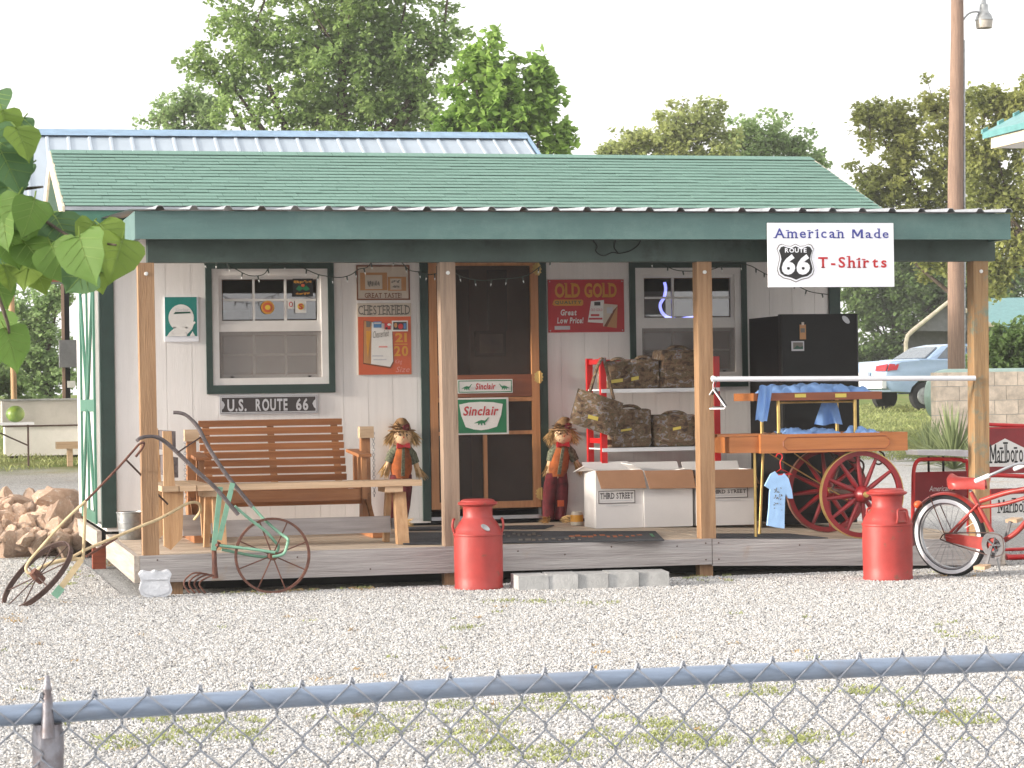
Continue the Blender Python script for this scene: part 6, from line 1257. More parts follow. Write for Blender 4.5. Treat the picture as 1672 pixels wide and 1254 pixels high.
MB().prism([ev(0, -.24), ev(rl_, -.24), ev(rl_, -.06), ev(0, -.06)], rn * .05).build('eave_board', 'stained_wood', pvn); MB().prism([ev(0, -.40) - rn * .2, ev(rl_, -.40) - rn * .2, ev(rl_, -.245) - rn * .2, ev(0, -.245) - rn * .2], rn * .10).build('eave_beam', 'stained_wood', pvn)
for s_ in (.3, 5.4, 9, 12.6):
    b_ = ev(s_, -.4) - rn * .15; g_z = gz(b_.y)
    if s_ != 5.4: MB().box(b_.x - .06, b_.y - .06, g_z, b_.x + .06, b_.y + .06, b_.z).build('porch_post', 'post_wood', pvn)
c0, c1 = ridge(7.4) + rn * 2.2, ridge(rl_ - .3) + rn * 2.2; d0, d1 = ridge(rl_ - .3) - rn * 4, ridge(7.4) - rn * 4
mb = MB(); zz = gz(16); 
mb.prism([Vector((q.x, q.y, zz - .2)) for q in (c0, c1, d0, d1)], (0, 0, zr_ - drop * .5 - zz - .15)); mb.build('wall', 'white_paint', pvn)
# thin pole and meter post left of the shed
p_ = A(19, 640, 42); g_z = gz(p_.y); a = P(17, 440, p_.y); tag(MB().tube([(p_.x + .05, p_.y, g_z), (a.x, p_.y, P(17, 400, p_.y).z)], .05, 8).build('wooden_post', 'pine_z', smooth=50), 'slim wooden post under the brown eave at far left', 'post')
p_ = A(107, 640, 42); g_z = gz(p_.y); mp = thing('meter_post', 'wooden post with grey electric box left of the shed', 'post', (p_.x, p_.y, g_z)); zt_ = P(107, 420, p_.y).z
MB().box(p_.x - .05, p_.y, g_z, p_.x + .0, p_.y + .06, zt_).build('post', 'utility_wood', mp); MB().box(p_.x + .001, p_.y + .01, g_z, p_.x + .085, p_.y + .1, zt_).build('conduit', 'black', mp)
u, v = P(97, 600, p_.y - .1), P(136, 555, p_.y - .1); MB().box(u.x, p_.y - .15, u.z, v.x, p_.y - .002, v.z).build('electric_box', 'grey_box', mp); MB().box(P(110, 634, p_.y).x, p_.y - .05, P(110, 633, p_.y).z, P(123, 634, p_.y).x, p_.y - .002, P(110, 622, p_.y).z).build('notice_card', 'white_paint', mp)

# ------------------------------------------------------------------ right background
# utility pole with lamp
ub = A(1560, 608, 43); g_z = gz(ub.y); ut = P(1563, -60, ub.y); up = thing('utility_pole', 'tall wooden utility pole with a yard lamp at the right', 'utility pole', (ub.x, ub.y, g_z))
MB().tube([(ub.x, ub.y, g_z), P(1561, 500, ub.y), P(1560, 300, ub.y), P(1563, 60, ub.y), ut], [.15, .145, .135, .115, .105], 16).build('pole', 'utility_wood', up, smooth=60)
MB().tube([P(1574, 640, ub.y - .05), P(1575, 440, ub.y - .05), P(1574, 65, ub.y - .05)], .022, 8).build('conduit', 'zinc', up, smooth=60)
la = P(1573, 32, ub.y); MB().tube(bez([la, P(1582, 22, ub.y), P(1594, 19, ub.y), P(1603, 22, ub.y)], 4), .018, 8).build('lamp_arm', 'zinc', up, smooth=60)
lc = P(1607, 46, ub.y); k = 1 / 87.0; ld = MB().lathe([(0, 46 * k), (3 * k, 46 * k), (4 * k, 38 * k), (6.5 * k, 36 * k), (7.5 * k, 25 * k), (11 * k, 21 * k), (13.5 * k, 14 * k), (14 * k, 12 * k)], lc, 24).build('lamp_head', 'zinc', up, smooth=40)
M('lamp_glass', L(.6, .55, .48), .3, trans=.3); MB().lathe([(12.8 * k, 12 * k), (13 * k, 8 * k), (12 * k, 0), (11 * k, 0), (12 * k, 10 * k)], lc, 24).build('lamp_shade', 'lamp_glass', ld, smooth=40)
# block wall
wa = A(1529, 700, 38.5); wy = wa.y; g_z = gz(wy); bwl = thing('block_wall', 'low wall of pale concrete blocks at the right edge', 'wall', (wa.x + 1, wy, g_z)); zt_ = P(1600, 607, wy).z; nrow = 6; bh = (zt_ - g_z + .1) / nrow
bm_ = {}
for wdt in (.398, .198): bm_[wdt] = MB().obox((wdt / 2, .1, bh / 2), (wdt / 2 - .004, 0, 0), (0, .1, 0), (0, 0, bh / 2 - .004)).mesh('block', 'block')
MB().box(wa.x + .01, wy + .012, g_z - .1, wa.x + 4.2, wy + .19, zt_ - .01).build('mortar_core', 'concrete', bwl)
for r_ in range(nrow):
    x = wa.x
    if r_ % 2: inst(bm_[.198], 'block', bwl, (x, wy, g_z - .1 + r_ * bh)); x += .2
    while x < wa.x + 4.1: inst(bm_[.398], 'block', bwl, (x, wy + random.uniform(-.004, .004), g_z - .1 + r_ * bh)); x += .4
# green tank behind the wall
tc_ = A(1520, 648, 40.5); tk = thing('propane_tank', 'pale green rounded tank behind the block wall', 'tank', (tc_.x + 1, tc_.y, gz(tc_.y))); Rk = .46
MB().lathe([(0, -.02), (.18, .0), (.34, .07), (.43, .18), (Rk, .32), (Rk, 1.75), (.43, 1.9), (.34, 2.0), (.18, 2.07), (0, 2.09)], (P(1516, 648, tc_.y).x, tc_.y, P(1520, 648, tc_.y).z), 28, (1, 0, 0)).build('tank_body', 'tank_green', tk, smooth=50)
for dx in (.5, 1.6): MB().box(tc_.x + dx - .1, tc_.y - .3, gz(tc_.y), tc_.x + dx + .1, tc_.y + .3, tc_.z - Rk * .85).build('tank_foot', 'concrete', tk)
# parked car
cb_ = A(1412, 655, 57); cyaw = R(10); cg = gz(cb_.y) + .12
cr_ = thing('parked_car', 'pale blue sedan parked beyond the grass at the right', 'car', (cb_.x, cb_.y, cg)); cdv = Vector((math.cos(cyaw), math.sin(cyaw), 0)); csv = Vector((-cdv.y, cdv.x, 0))
def C3(f_, s_, u_): return Vector((cb_.x, cb_.y, cg)) + cdv * f_ + csv * s_ + Vector((0, 0, u_))
side = [(0.02, .45), (0, .62), (.04, .80), (.10, .98), (.30, 1.03), (.9, 1.06), (1.0, 1.08), (3.2, 1.05), (4.5, .95), (4.95, .78), (5.05, .5), (4.95, .30), (4.35, .26), (4.3, .42), (4.1, .60), (3.85, .62), (3.6, .42), (3.55, .26), (1.45, .26), (1.4, .42), (1.2, .60), (.95, .62), (.70, .42), (.65, .30), (.15, .32)]
mb = MB(); W2 = .92; secs = [(-W2, .93, .02), (-W2 + .07, .985, .0), (-.55, 1.0, .0), (.55, 1.0, 0), (W2 - .07, .985, 0), (W2, .93, .02)]; n_ = len(side)
for s_, k, dd in secs: mb.v += [tuple(C3(2.5 + (f_ - 2.5) * (k if abs(f_ - 2.5) > 1.9 else 1), s_, .62 + (u_ - .62) * (k if u_ > .6 else 1))) for f_, u_ in side]
for i in range(len(secs) - 1): mb.f += [(i * n_ + j, i * n_ + (j + 1) % n_, (i + 1) * n_ + (j + 1) % n_, (i + 1) * n_ + j) for j in range(n_)]
mb.f += [tuple(range(n_))[::-1], tuple((len(secs) - 1) * n_ + j for j in range(n_))]; mb.build('body', 'car_blue', cr_, smooth=40)
def cabin(pts_, w0, w1, nm, mt, grow=0.0):
    m_ = MB(); a = [C3(f_, -(w0 if i < 2 else w1) - grow, u_) for i, (f_, u_) in enumerate(pts_)]; b = [C3(f_, (w0 if i < 2 else w1) + grow, u_) for i, (f_, u_) in enumerate(pts_)]; n2 = len(pts_)
    m_.add(a + b, [tuple(range(n2)), tuple(range(2 * n2 - 1, n2 - 1, -1))] + [(i + n2, (i + 1) % n2 + n2, (i + 1) % n2, i) for i in range(n2)]); return m_.build(nm, mt, cr_)
cabin([(3.85, 1.02), (1.2, 1.03), (1.72, 1.36), (2.1, 1.42), (2.85, 1.42), (3.2, 1.36)], .80, .60, 'cabin', 'car_blue')
for sgn in (-1, 1): MB().prism([C3(1.5, sgn * .775, 1.08), C3(2.3, sgn * .785, 1.08), C3(2.3, sgn * .655, 1.35), C3(1.85, sgn * .655, 1.34)], csv * sgn * .02).build('side_window', 'glass_dark', cr_); MB().prism([C3(2.38, sgn * .785, 1.08), C3(3.5, sgn * .785, 1.08), C3(3.05, sgn * .655, 1.34), C3(2.38, sgn * .655, 1.35)], csv * sgn * .02).build('side_window', 'glass_dark', cr_)
MB().prism([C3(1.25, -.66, 1.08), C3(1.25, .66, 1.08), C3(1.66, .54, 1.335), C3(1.66, -.54, 1.335)], cdv * -.03 + Vector((0, 0, .02))).build('rear_window', 'glass_dark', cr_)
for sgn in (-1, 1): MB().prism([C3(.03, sgn * .88, .80), C3(.03, sgn * .45, .80), C3(.06, sgn * .45, .92), C3(.09, sgn * .88, .96)], cdv * -.02).build('tail_light', 'tail_red', cr_); MB().prism([C3(.06, sgn * .90, .80), C3(.30, sgn * .915, .82), C3(.36, sgn * .905, .95), C3(.12, sgn * .88, .96)], csv * sgn * .02).build('tail_light', 'tail_red', cr_)
MB().prism([C3(-.07, -.86, .40), C3(-.07, .86, .40), C3(-.07, .86, .63), C3(-.07, -.86, .63)], cdv * .12).build('bumper', 'white_metal', cr_); MB().prism([C3(-.075, -.25, .66), C3(-.075, .25, .66), C3(-.075, .25, .78), C3(-.075, -.25, .78)], cdv * .07).build('number_plate', 'white_metal', cr_)
for f_ in (1.05, 3.95):
    for sgn in (-1, 1): w_ = MB().lathe([(0, -.09), (.2, -.1), (.31, -.08), (.33, -.04), (.33, .04), (.31, .08), (.2, .1), (0, .09)], C3(f_, sgn * .80, .33 - .12), 24, csv).build('wheel', 'rubber', cr_, smooth=40); MB().lathe([(0, -.02), (.19, -.015), (.2, .0), (0, .0)], C3(f_, sgn * .905, .33 - .12), 20, csv * -sgn).build('wheel_cover', 'zinc', w_, smooth=40)
# carport
cp = A(1551, 492, 76); cy = cp.y; g_z = gz(cy); cpo = thing('carport', 'grey carport with pale curved gable trim behind the car', 'carport', (cp.x, cy, g_z)); pf = [(1480, 600), (1479, 560), (1482, 548), (1490, 540), (1551, 491), (1616, 530), (1630, 540), (1634, 552), (1634, 600)]
pw = [P(x, y, cy) for x, y in pf]; pw[0].z = g_z; pw[-1].z = g_z
cdir = (cp - CAM); cdir.z = 0; cdir.normalize()
MB().tube(pw, .07, 8).build('gable_trim', 'cream_board', cpo, smooth=40)
mb = MB(); n_ = len(pw); mb.v = [tuple(q + cdir * dy) for dy in (.05, 6) for q in pw]; mb.f = [(i, i + 1, n_ + i + 1, n_ + i) for i in range(n_ - 1)]; mb.v += [(x_, y_, z_ - .04) for x_, y_, z_ in mb.v]; mb.f += [tuple(q + 2 * n_ for q in f[::-1]) for f in mb.f]; mb.build('roof_skin', 'trough', cpo)
MB().prism([q + cdir * 1.6 for q in pw], cdir * .05).build('back_wall', 'grey_box', cpo); MB().prism([q + cdir * .3 for q in (P(1490, 540, cy), P(1551, 493, cy), P(1616, 531, cy), P(1630, 541, cy))], cdir * .04).build('gable_panel', 'grey_box', cpo)
# teal roofed building at right
ta = A(1600, 536, 84); tz_ = thing('teal_roof_house', 'building with teal metal roof at far right', 'building', (ta.x + 4, ta.y, gz(ta.y))); e0, e1, t0, t1 = P(1585, 540, ta.y), P(1800, 532, ta.y), None, None
t0 = e0 + cdir * 4; t0.z = P(1585, 491, t0.y).z; t1 = e1 + cdir * 4; t1.z = P(1800, 487, t1.y).z
MB().prism([e0, e1, t1, t0], (0, 0, .08)).build('roof', 'roof_teal', tz_); MB().prism([Vector((q.x, q.y, gz(ta.y))) for q in (e0 + cdir * .5 + Vector((.3, 0, 0)), e1 + cdir * .5, e1 + cdir * 7, e0 + cdir * 7 + Vector((.3, 0, 0)))], (0, 0, e0.z - .08 - gz(ta.y))).build('wall', 'white_paint', tz_); MB().prism([t0 + cdir * .02, t1 + cdir * .02, e1 + cdir * 8.02, e0 + cdir * 8.02], (0, 0, .08)).build('roof', 'roof_teal', tz_)
# near eave of the building on the right
ea = A(1604, 219, 24); ey = ea.y; eb_ = thing('neighbour_building', 'corner of a building with teal metal eave at the upper right', 'building', (ea.x + 4, ey + 2, 0)); zf_ = ea.z
o1 = P(1604, 217, ey); o2 = P(1690, 172, ey)
MB().prism([o1, o2, o2 + (o2 - o1) * 3, o1 + (o2 - o1) * 4 + Vector((0, 0, -.06)), o1 + Vector((0, 0, -.06))], (0, -5, 0)).build('roof_sheet', 'roof_teal', eb_)
for k in range(10): q = o1 + (o2 - o1) * (.05 + k * .30); MB().obox(q + Vector((0, .01, .012)), (o2 - o1) * .05, (0, .02, 0), (0, 0, .02)).build('roof_rib', 'roof_teal', eb_)
fp = [P(1618, 224, ey - .12), P(1690, 192, ey - .12), P(1690, 228, ey - .12), P(1618, 243, ey - .12)]; MB().prism(fp, (0, -.04, 0)).build('gable_fascia', 'cream_board', eb_); dd_ = (fp[1] - fp[0]); MB().prism([fp[1], fp[1] + dd_ * 2, fp[2] + dd_ * 2, fp[2]], (0, -.04, 0)).build('gable_fascia', 'cream_board', eb_)
MB().prism([fp[0] + Vector((0, -.045, 0)), fp[3] + Vector((0, -.045, 0)), fp[3] + Vector((.04, -.045, 0)), fp[0] + Vector((.04, -.045, .02))], (0, -4.8, 0)).build('eave_board', 'cream_board', eb_)
MB().box(fp[3].x + 1.0, ey - 4.6, 0, fp[3].x + 5, ey - .4, fp[3].z).build('wall', 'white_paint', eb_); MB().box(fp[3].x + .045, ey - 4.8, fp[3].z + .002, fp[3].x + 5, ey - .17, fp[3].z + .02).build('soffit', 'white_paint', eb_)

# ------------------------------------------------------------------ trees and plants
import array
def leaves_mesh(name, centers, leaf, n_per, rad, mat, rnd, flat=.8):
    """many small folded leaf faces spread through clumps"""
    vs_ = []; fs = []
    for c, rr_ in centers:
        for _ in range(int(n_per * rnd.uniform(.35, 1.15))):
            while True:
                d = Vector((rnd.uniform(-1, 1), rnd.uniform(-1, 1), rnd.uniform(-1, 1)))
                if d.length_squared < 1: break
            p = c + Vector((d.x * rr_, d.y * rr_, d.z * rr_ * flat)); L_ = leaf * rnd.uniform(.6, 1.3); W_ = L_ * rnd.uniform(.32, .5)
            a = Vector((rnd.gauss(0, 1), rnd.gauss(0, 1), rnd.gauss(0, .7) - .3)).normalized(); b = a.cross(Vector((rnd.gauss(0, .6), rnd.gauss(0, .6), 1))).normalized(); nn = a.cross(b) * (W_ * .25)
            o = len(vs_); vs_ += [tuple(p), tuple(p + a * L_ * .45 + b * W_ + nn), tuple(p + a * L_), tuple(p + a * L_ * .45 - b * W_ + nn)]; fs += [(o, o + 1, o + 2), (o, o + 2, o + 3)]
    me = bpy.data.meshes.new(name); me.from_pydata(vs_, [], fs); me.materials.append(MATS[mat]); return me
def tree(name, label, base, dist, blobs, leaf, clumps, per, mat, seed, trunk_r=.16, cl_r=.36, group=None, cat='tree', depth=.8, sparse=0):
    """blobs: (x, y, rx, ry) pixel ellipses of the crown at this distance"""
    rnd = random.Random(seed); c0 = A(base[0], base[1], dist); gy = gz(c0.y); rt = thing(name, label, cat, (c0.x, c0.y, gy), group); k = dist / F; cen = []; tot = sum(b[2] * b[3] for b in blobs)
    for x, y, rx, ry in blobs:                            # leafy shoots that reach outwards from each limb
        c = A(x, y, dist); n_ = max(6, int(clumps * .42 * rx * ry / tot)); rk = min(rx, ry) * k
        for _ in range(n_):
            d = Vector((rnd.gauss(0, 1), rnd.gauss(0, 1), rnd.gauss(.12, 1))).normalized(); e1 = rnd.uniform(.72, 1.22); e0 = rnd.uniform(.1, .6)
            f_ = lambda t: c + CR * (d.x * rx * k * t) + Vector((0, 0, 1)) * (d.z * ry * k * t) + CF * (d.y * min(rx, ry) * k * depth * t)
            p0, p1 = f_(e0), f_(e1); bow = Vector((rnd.uniform(-.2, .2), rnd.uniform(-.2, .2), rnd.uniform(-.25, .2))); m_ = max(2, int((p1 - p0).length / (cl_r * .75)))
            for s_ in range(m_ + 1):
                t = s_ / m_; p = p0.lerp(p1, t) + bow * math.sin(3.14 * t)
                if p.z > gy + .1: cen.append((p, cl_r * rnd.uniform(.55, 1.0) * (1.15 - .55 * t)))
    o = bpy.data.objects.new('crown', leaves_mesh('crown', [(p - Vector((c0.x, c0.y, gy)), r_) for p, r_ in cen], leaf, per, 0, mat, rnd)); COL.objects.link(o); o.parent = rt
    mb = MB(); top = A(blobs[0][0], blobs[0][1], dist); b = Vector((c0.x, c0.y, gy)); mid = b.lerp(top, .5) + Vector((.15, 0, 0))
    mb.tube(bez([b, mid, top], 6), [trunk_r * (1 - .8 * i / 12) for i in range(13)], 8)
    for x, y, rx, ry in blobs[1:]:
        e_ = A(x, y, dist); s_ = b.lerp(top, rnd.uniform(.35, .7)); mb.tube(bez([s_, s_.lerp(e_, .5) + Vector((0, 0, -.2)), e_], 4), [trunk_r * .5 * (1 - .85 * i / 8) for i in range(9)], 6)
    for p, r_ in rnd.sample(cen, min(len(cen), 90)):
        x, y, rx, ry = min(blobs, key=lambda q: (A(q[0], q[1], dist) - p).length); e_ = A(x, y, dist); mb.tube([e_, e_.lerp(p, .6) + Vector((0, 0, -.05)), p], [trunk_r * .13, trunk_r * .09, .008], 5)
    mb.build('trunk', 'bark', rt, smooth=60); return rt
tree('shade_tree', 'tall broad green tree rising behind the pale blue roof', (540, 640), 58, [(560, 90, 130, 120), (410, 60, 90, 80), (650, 60, 95, 95), (520, 190, 140, 60), (680, 160, 75, 85), (380, 140, 70, 60), (560, -60, 190, 110), (720, 80, 45, 70), (610, 180, 90, 60), (340, 100, 40, 30)], .13, 760, 46, 'leaf_big', 1, .3, .36)
tree('small_tree', 'smaller pale green tree left of the tall tree behind the roof', (300, 640), 66, [(300, 175, 50, 45), (265, 190, 32, 30), (340, 195, 45, 40), (295, 230, 55, 30)], .12, 130, 46, 'leaf_light', 2, .14, .36)
tree('maple_tree', 'bright yellow-green maple behind the middle of the shed roof', (820, 640), 46, [(810, 160, 50, 75), (798, 85, 30, 36), (765, 190, 40, 60), (850, 205, 55, 65), (890, 180, 26, 50), (915, 235, 32, 30), (725, 215, 30, 20), (875, 130, 20, 24), (775, 120, 24, 40)], .16, 230, 40, 'leaf_bright', 3, .16, .30)
tree('olive_tree', 'olive green tree behind the right half of the shed roof', (1090, 640), 72, [(1095, 220, 60, 48), (1035, 240, 45, 30), (1150, 215, 45, 50), (1100, 265, 80, 40), (1180, 250, 35, 30), (1000, 250, 20, 14)], .14, 220, 46, 'leaf_olive', 4, .2, .42)
tree('ash_tree', 'soft green tree just above the right end of the shed ridge', (1250, 640), 74, [(1250, 225, 55, 45), (1220, 250, 50, 40), (1300, 245, 35, 35), (1330, 270, 22, 25), (1250, 280, 80, 40)], .14, 200, 46, 'leaf_light', 5, .2, .42)
tree('elm_tree', 'large olive-brown tree left of the utility pole', (1562, 640), 62, [(1558, 260, 55, 80), (1480, 250, 80, 70), (1450, 200, 55, 40), (1420, 190, 30, 22), (1530, 180, 55, 45), (1500, 340, 90, 70), (1430, 300, 45, 50), (1410, 330, 40, 40), (1540, 400, 70, 60)], .13, 420, 46, 'leaf_brown', 6, .13, .38)
tree('elm_tree', 'large olive-brown tree right of the utility pole at the edge', (1720, 640), 60, [(1650, 220, 70, 60), (1610, 180, 50, 45), (1690, 170, 60, 60), (1640, 320, 75, 60), (1660, 410, 60, 50), (1600, 260, 40, 50), (1620, 450, 40, 35)], .13, 330, 46, 'leaf_brown', 7, .13, .38)
tree('hedge_bush', 'dense dark green bushes behind the refrigerator and parked car', (1450, 640), 94, [(1455, 500, 75, 60), (1420, 580, 50, 55), (1500, 470, 70, 50), (1545, 500, 60, 70), (1470, 590, 60, 50), (1400, 470, 35, 50), (1550, 580, 60, 45), (1600, 500, 50, 60), (1480, 440, 90, 40), (1420, 440, 50, 40), (1570, 440, 60, 40), (1640, 480, 50, 60)], .18, 980, 46, 'leaf_dark', 8, .1, .55, cat='bush')
tree('hedge_bush', 'rounded dark green bush behind the block wall at right', (1650, 640), 46, [(1645, 570, 45, 35), (1610, 585, 30, 28), (1690, 560, 45, 40), (1640, 605, 60, 25)], .10, 170, 46, 'leaf_dark', 9, .06, .26, cat='bush')
tree('yard_tree', 'green tree seen under the brown eave left of the shed', (70, 660), 56, [(70, 530, 50, 60), (40, 590, 45, 45), (100, 600, 40, 50), (95, 490, 30, 40), (30, 510, 22, 30), (60, 630, 60, 25)], .11, 260, 44, 'leaf_light', 10, .12, .32)
tree('yard_tree', 'dark green bush at the left edge behind the grey chest', (10, 670), 44, [(8, 625, 30, 28), (-20, 620, 40, 40), (20, 645, 25, 20)], .09, 80, 44, 'leaf_dark', 11, .06, .22, cat='bush')
# yuccas by the block wall
def yucca(x, y, dist, n_, ln, label, seed):
    rnd = random.Random(seed); c = A(x, y, dist); c.z = gz(c.y); rt = thing('yucca', label, 'plant', c, 'yucca plants by the wall'); 
    for i in range(n_):
        a = rnd.uniform(0, 6.28); el = R(rnd.uniform(12, 85)); d = Vector((math.cos(a) * math.cos(el), math.sin(a) * math.cos(el), math.sin(el))); l_ = ln * rnd.uniform(.7, 1.1); s_ = d.cross(Vector((0, 0, 1))).normalized() * .022; dr = Vector((0, 0, -.18 * l_ * math.cos(el)))
        MB().add([c - s_ * .6, c + s_ * .6, c + d * l_ * .5 + s_, c + d * l_ + dr, c + d * l_ * .5 - s_, c + d * l_ * .5 + Vector((0, 0, -.012))], [(0, 1, 2, 5), (0, 5, 4), (5, 2, 3), (4, 5, 3)]).build('blade', 'yucca', rt)
yucca(1556, 724, 34, 150, .95, 'spiky yucca in front of the block wall beside the right porch post', 1); yucca(1520, 724, 36, 90, .75, 'smaller spiky yucca left of the block wall', 2); yucca(1600, 730, 33, 40, .55, 'spiky yucca partly hidden by the right porch post', 3)
# grass
def blades(name, label, spots, mat, seed, h=.05, w=.006, kind='stuff'):
    rnd = random.Random(seed); vs_ = []; fs = []
    for x, y, z, r_, n_ in spots:
        for _ in range(n_):
            a = rnd.uniform(0, 6.28); q = r_ * math.sqrt(rnd.random()); px_, py_ = x + q * math.cos(a), y + q * math.sin(a) * 1.0; hh = h * rnd.uniform(.4, 1.2); dx, dy = rnd.gauss(0, .5) * hh, rnd.gauss(0, .5) * hh; b = rnd.uniform(0, 3.14); sx, sy = math.cos(b) * w, math.sin(b) * w
            zz = gz(py_) if z is None else z; o = len(vs_); vs_ += [(px_ - sx, py_ - sy, zz), (px_ + sx, py_ + sy, zz), (px_ + dx * .4 + sx * .6, py_ + dy * .4 + sy * .6, zz + hh * .6), (px_ + dx, py_ + dy, zz + hh * .85)]; fs += [(o, o + 1, o + 2), (o, o + 2, o + 3)]
    me = bpy.data.meshes.new(name); me.from_pydata(vs_, [], fs); me.materials.append(MATS[mat]); o = bpy.data.objects.new(name, me); COL.objects.link(o); return tag(o, label, 'grass', kind=kind)
rg = random.Random(21); sp1 = []; sp2 = []
for (x, y, rx, ry, n_) in ((340, 1195, 100, 22, 26), (620, 1180, 60, 20, 14), (800, 1185, 60, 26, 16), (900, 1150, 50, 14, 10), (860, 1215, 70, 14, 12), (1040, 1200, 70, 28, 22), (1130, 1205, 50, 20, 16), (1300, 1210, 50, 14, 12), (1540, 1160, 80, 14, 12), (1580, 1175, 50, 14, 8), (1230, 1130, 60, 8, 8), (1400, 1130, 60, 8, 8), (700, 1160, 50, 14, 8), (740, 1225, 40, 14, 8), (140, 1175, 50, 12, 8), (200, 1215, 40, 14, 8), (480, 1130, 50, 8, 6), (900, 1235, 60, 12, 10), (590, 1205, 50, 14, 8), (1560, 1040, 60, 8, 4), (720, 1030, 60, 8, 3), (850, 985, 50, 5, 6), (960, 988, 40, 5, 4)):
    for _ in range(n_):
        q = G(x + rg.uniform(-1, 1) * rx, y + rg.uniform(-1, 1) * ry); sp1.append((q.x, q.y, 0, rg.uniform(.04, .13), int(rg.uniform(16, 42))))
for _ in range(70): q = G(rg.uniform(0, 1672), rg.uniform(985, 1250)); (sp1 if rg.random() < .5 else sp2).append((q.x, q.y, 0, rg.uniform(.02, .06), int(rg.uniform(8, 22))))
for (x, y, rx, ry, n_) in ((430, 968, 60, 6, 8), (600, 962, 60, 6, 8), (500, 962, 40, 4, 6), (1130, 945, 70, 6, 8), (1540, 940, 60, 5, 6), (20, 1015, 30, 4, 4), (150, 930, 40, 14, 6)):
    for _ in range(n_): q = G(x + rg.uniform(-1, 1) * rx, y + rg.uniform(-1, 1) * ry); (sp2 if rg.random() < .55 else sp1).append((q.x, min(q.y, -.06) if x > 200 else q.y, 0, rg.uniform(.03, .08), int(rg.uniform(14, 34))))
for _ in range(60): q = G(rg.uniform(-20, 160), rg.uniform(878, 906)); sp1.append((q.x, q.y, 0, .10, 60))
for _ in range(18): q = G(rg.uniform(40, 130), rg.uniform(905, 960)); sp1.append((q.x, q.y, 0, .06, 20))
blades('grass', 'short green weeds growing through the gravel', sp1, 'grass', 5, .028, .0038); blades('dry_grass', 'dry straw-coloured weeds scattered on the gravel', sp2, 'dry_grass', 6, .026, .003)
sp3 = []
for _ in range(900): Y_ = rg.uniform(17, 40); X_ = -1.56 + (Y_ + 17) * rg.uniform(.30, .50); sp3.append((X_, Y_, None, .35, 26))
for _ in range(120): Y_ = rg.uniform(19, 34); X_ = -1.56 + (Y_ + 17) * rg.uniform(.02, .09); sp3.append((X_, Y_, None, .3, 22))
blades('lawn', 'rough green lawn beyond the gravel', sp3, 'grass', 9, .10, .008)

# ------------------------------------------------------------------ branch hanging into the foreground
tb_ = A(-420, 640, 5.2); tb_.z = 0; nt2 = thing('redbud_tree', 'heart-leaved branch hanging into view at the upper left', 'tree', tb_)
trk = [tb_, tb_ + Vector((.02, .02, 1.0)), tb_ + Vector((.08, .0, 1.9)), tb_ + Vector((.1, .05, 2.6))]; MB().tube(bez(trk, 5), [.07 - .0035 * i for i in range(16)], 10).build('trunk', 'bark', nt2, smooth=60)
brs = [[trk[2], A(-150, 250, 5.1), A(-20, 310, 5.0), A(60, 352, 4.9), A(120, 388, 4.85), A(190, 400, 4.8)], [A(-150, 250, 5.1), A(-60, 180, 5.0), A(0, 190, 5.0), A(20, 240, 4.95)], [A(-20, 310, 5.0), A(20, 310, 4.95), A(70, 305, 4.9)], [A(-60, 330, 5.0), A(-20, 440, 4.95), A(10, 520, 4.9), A(15, 545, 4.9)]]
for b_ in brs: c_ = bez(b_, 5); MB().tube(c_, [.007 - .005 * i / (len(c_) - 1) for i in range(len(c_))], 6).build('branch', 'bark', nt2, smooth=60)
heart = [(.02, .05), (.16, .0), (.33, .0), (.46, .09), (.52, .24), (.49, .42), (.38, .62), (.22, .80), (.08, .94), (0, 1.05)]
lrn = random.Random(77)

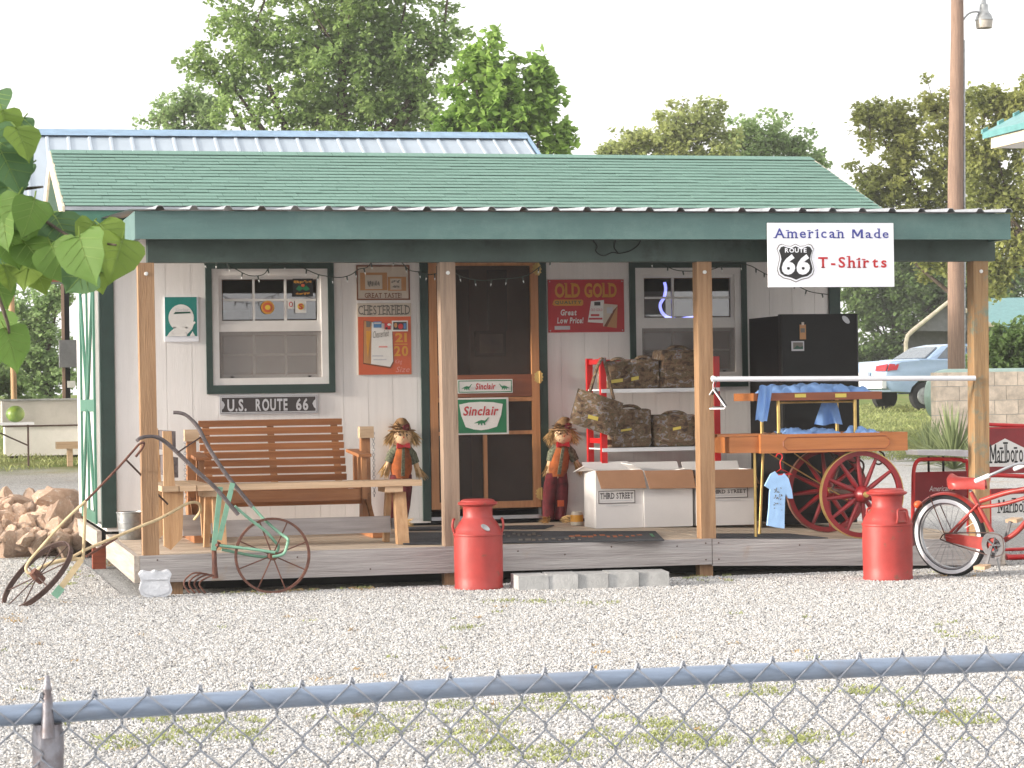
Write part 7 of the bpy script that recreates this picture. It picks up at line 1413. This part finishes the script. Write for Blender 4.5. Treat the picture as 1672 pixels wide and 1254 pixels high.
def leaf_near(x, y, dist, sz, rot, tilt, roll, mat):
    """broad heart-shaped leaf, cupped and wavy, with raised veins"""
    rot += lrn.uniform(-.35, .35); tilt += lrn.uniform(-.2, .5); roll += lrn.uniform(-.45, .45); c = A(x, y, dist); w = sz * .88 * dist / F; nd = (-CF + CU * math.sin(tilt) * .9 + CR * math.sin(roll) * .9).normalized(); dn = (-CU * math.cos(rot) + CR * math.sin(rot)); dn = (dn - nd * dn.dot(nd)).normalized(); sx = dn.cross(nd); mb = MB(); nr_ = len(heart)
    rows_ = 6; vs_ = []; p1, p2, cup, curl, asy = lrn.uniform(0, 6), lrn.uniform(0, 6), lrn.uniform(-.05, .22), lrn.uniform(.05, .35), lrn.uniform(-.09, .09)
    def pt(t, u, v):
        b_ = cup * abs(t) * u * 2 - curl * (v - .25) ** 2 + .035 * abs(t) * math.sin(11 * v + p1 + 2 * t) ; return c + sx * ((t * u + asy * t * t * u) * w * (1 + .05 * math.sin(13 * v + p2 * t))) + dn * ((v - .5) * w) + nd * (b_ * w)
    for u, v in heart:
        for j in range(-rows_, rows_ + 1): vs_.append(pt(j / rows_, u, v))
    m_ = 2 * rows_ + 1; mb.add(vs_, [(i * m_ + j, i * m_ + j + 1, (i + 1) * m_ + j + 1, (i + 1) * m_ + j) for i in range(nr_ - 1) for j in range(m_ - 1)])
    lf = mb.build('leaf', mat, nt2, smooth=80); vn = MB(); lift = nd * .0006
    vn.tube([pt(0, 0, v) + lift for v in (.03, .25, .5, .75, 1.0)], [.0011, .0010, .0008, .0006, .0003], 4)
    for s_ in (-1, 1):
        for v0, v1, t1 in ((.05, .10, .85), (.08, .34, .9), (.26, .52, .85), (.44, .68, .8)):
            um = [q for q in heart if q[1] >= v1 - .12][0][0]; vn.tube([pt(s_ * t1 * k / 3, um, v0 + (v1 - v0) * k / 3) + lift for k in range(4)], [.0007, .0006, .0005, .0003], 4)
    vn.build('veins', 'leaf_vein', lf)
    bs = c - dn * (.45 * w); MB().tube([bs, bs - dn * (.25 * w) + nd * (-.1 * w)], .0016, 5).build('leaf_stalk', 'leaf_yellow', nt2)
leafmat('leaf_vein', L(.24, .34, .10), L(.20, .30, .08), trans=.3, island=.0)
for q in ((140, 422, 4.75, 104, .25, .25, -.3, 'leaf_near'), (190, 425, 4.82, 92, -.1, .1, .55, 'leaf_yellow'), (100, 432, 4.85, 90, .5, -.2, .2, 'leaf_near'), (128, 455, 4.8, 80, -.5, -.4, .1, 'leaf_blue'), (60, 420, 4.9, 80, .2, .5, .1, 'leaf_near'), (180, 385, 4.85, 70, .6, .8, .2, 'leaf_yellow'), (45, 440, 4.95, 80, -.3, .3, -.3, 'leaf_yellow'), (20, 400, 4.9, 90, .1, .4, .4, 'leaf_near'), (85, 395, 4.95, 85, -.6, .6, .1, 'leaf_blue'), (10, 205, 4.95, 60, .4, .2, .2, 'leaf_yellow'), (5, 235, 4.9, 90, .9, .5, -.2, 'leaf_blue'), (18, 280, 4.88, 95, .5, .3, .4, 'leaf_blue'), (5, 320, 4.9, 90, .1, .5, .1, 'leaf_blue'), (20, 345, 4.85, 70, -.3, .2, -.6, 'leaf_near'), (48, 355, 4.8, 75, -.1, -.2, 1.0, 'leaf_near'), (8, 380, 4.85, 70, .2, -.1, -.9, 'leaf_near'), (95, 375, 4.9, 60, .4, .9, .2, 'leaf_blue'), (12, 452, 4.95, 55, .3, .2, .2, 'leaf_yellow'), (20, 570, 4.9, 85, .15, .1, .9, 'leaf_near'), (-10, 550, 4.95, 90, .1, .3, .2, 'leaf_near'), (65, 455, 5.0, 60, .1, .2, .2, 'leaf_yellow'), (30, 420, 5.05, 80, .3, .3, .1, 'leaf_blue'), (110, 400, 5.05, 85, .2, .2, .3, 'leaf_near'), (2, 480, 5.0, 60, .2, .1, .3, 'leaf_near'), (160, 450, 4.95, 70, .1, .0, .1, 'leaf_yellow'), (-5, 170, 5.0, 60, .2, .4, .1, 'leaf_blue'), (75, 350, 5.0, 50, .9, .6, .3, 'leaf_near')):
    leaf_near(*q)
rl2 = random.Random(31)
for _ in range(24):
    u = rl2.random(); x = rl2.uniform(-15, 38) if u < .3 else rl2.uniform(20, 200); y = rl2.uniform(200, 420) if u < .3 else 352 + .25 * x + rl2.uniform(-12, 75)
    leaf_near(x, y, rl2.uniform(4.85, 5.15), rl2.uniform(48, 88), rl2.uniform(-.7, .7), rl2.uniform(-.4, 1.1), rl2.uniform(-1.0, 1.0), rl2.choice(('leaf_near', 'leaf_blue', 'leaf_near', 'leaf_yellow')))

# ------------------------------------------------------------------ pale evening haze over the yard and the trees
hzm = bpy.data.materials.new('haze'); hzm.use_nodes = True; hn = hzm.node_tree.nodes; hn.remove(hn['Principled BSDF'])
pv_ = hn.new('ShaderNodeVolumePrincipled'); pv_.inputs['Color'].default_value = (.93, .93, .92, 1); pv_.inputs['Density'].default_value = .0008; pv_.inputs['Anisotropy'].default_value = .2
hzm.node_tree.links.new(pv_.outputs[0], hn['Material Output'].inputs['Volume']); MATS['haze'] = hzm
hz = MB().box(-60, -30, -1.5, 90, 130, 16).build('haze', 'haze'); tag(hz, 'thin pale haze in the air over the yard', 'haze', kind='stuff')
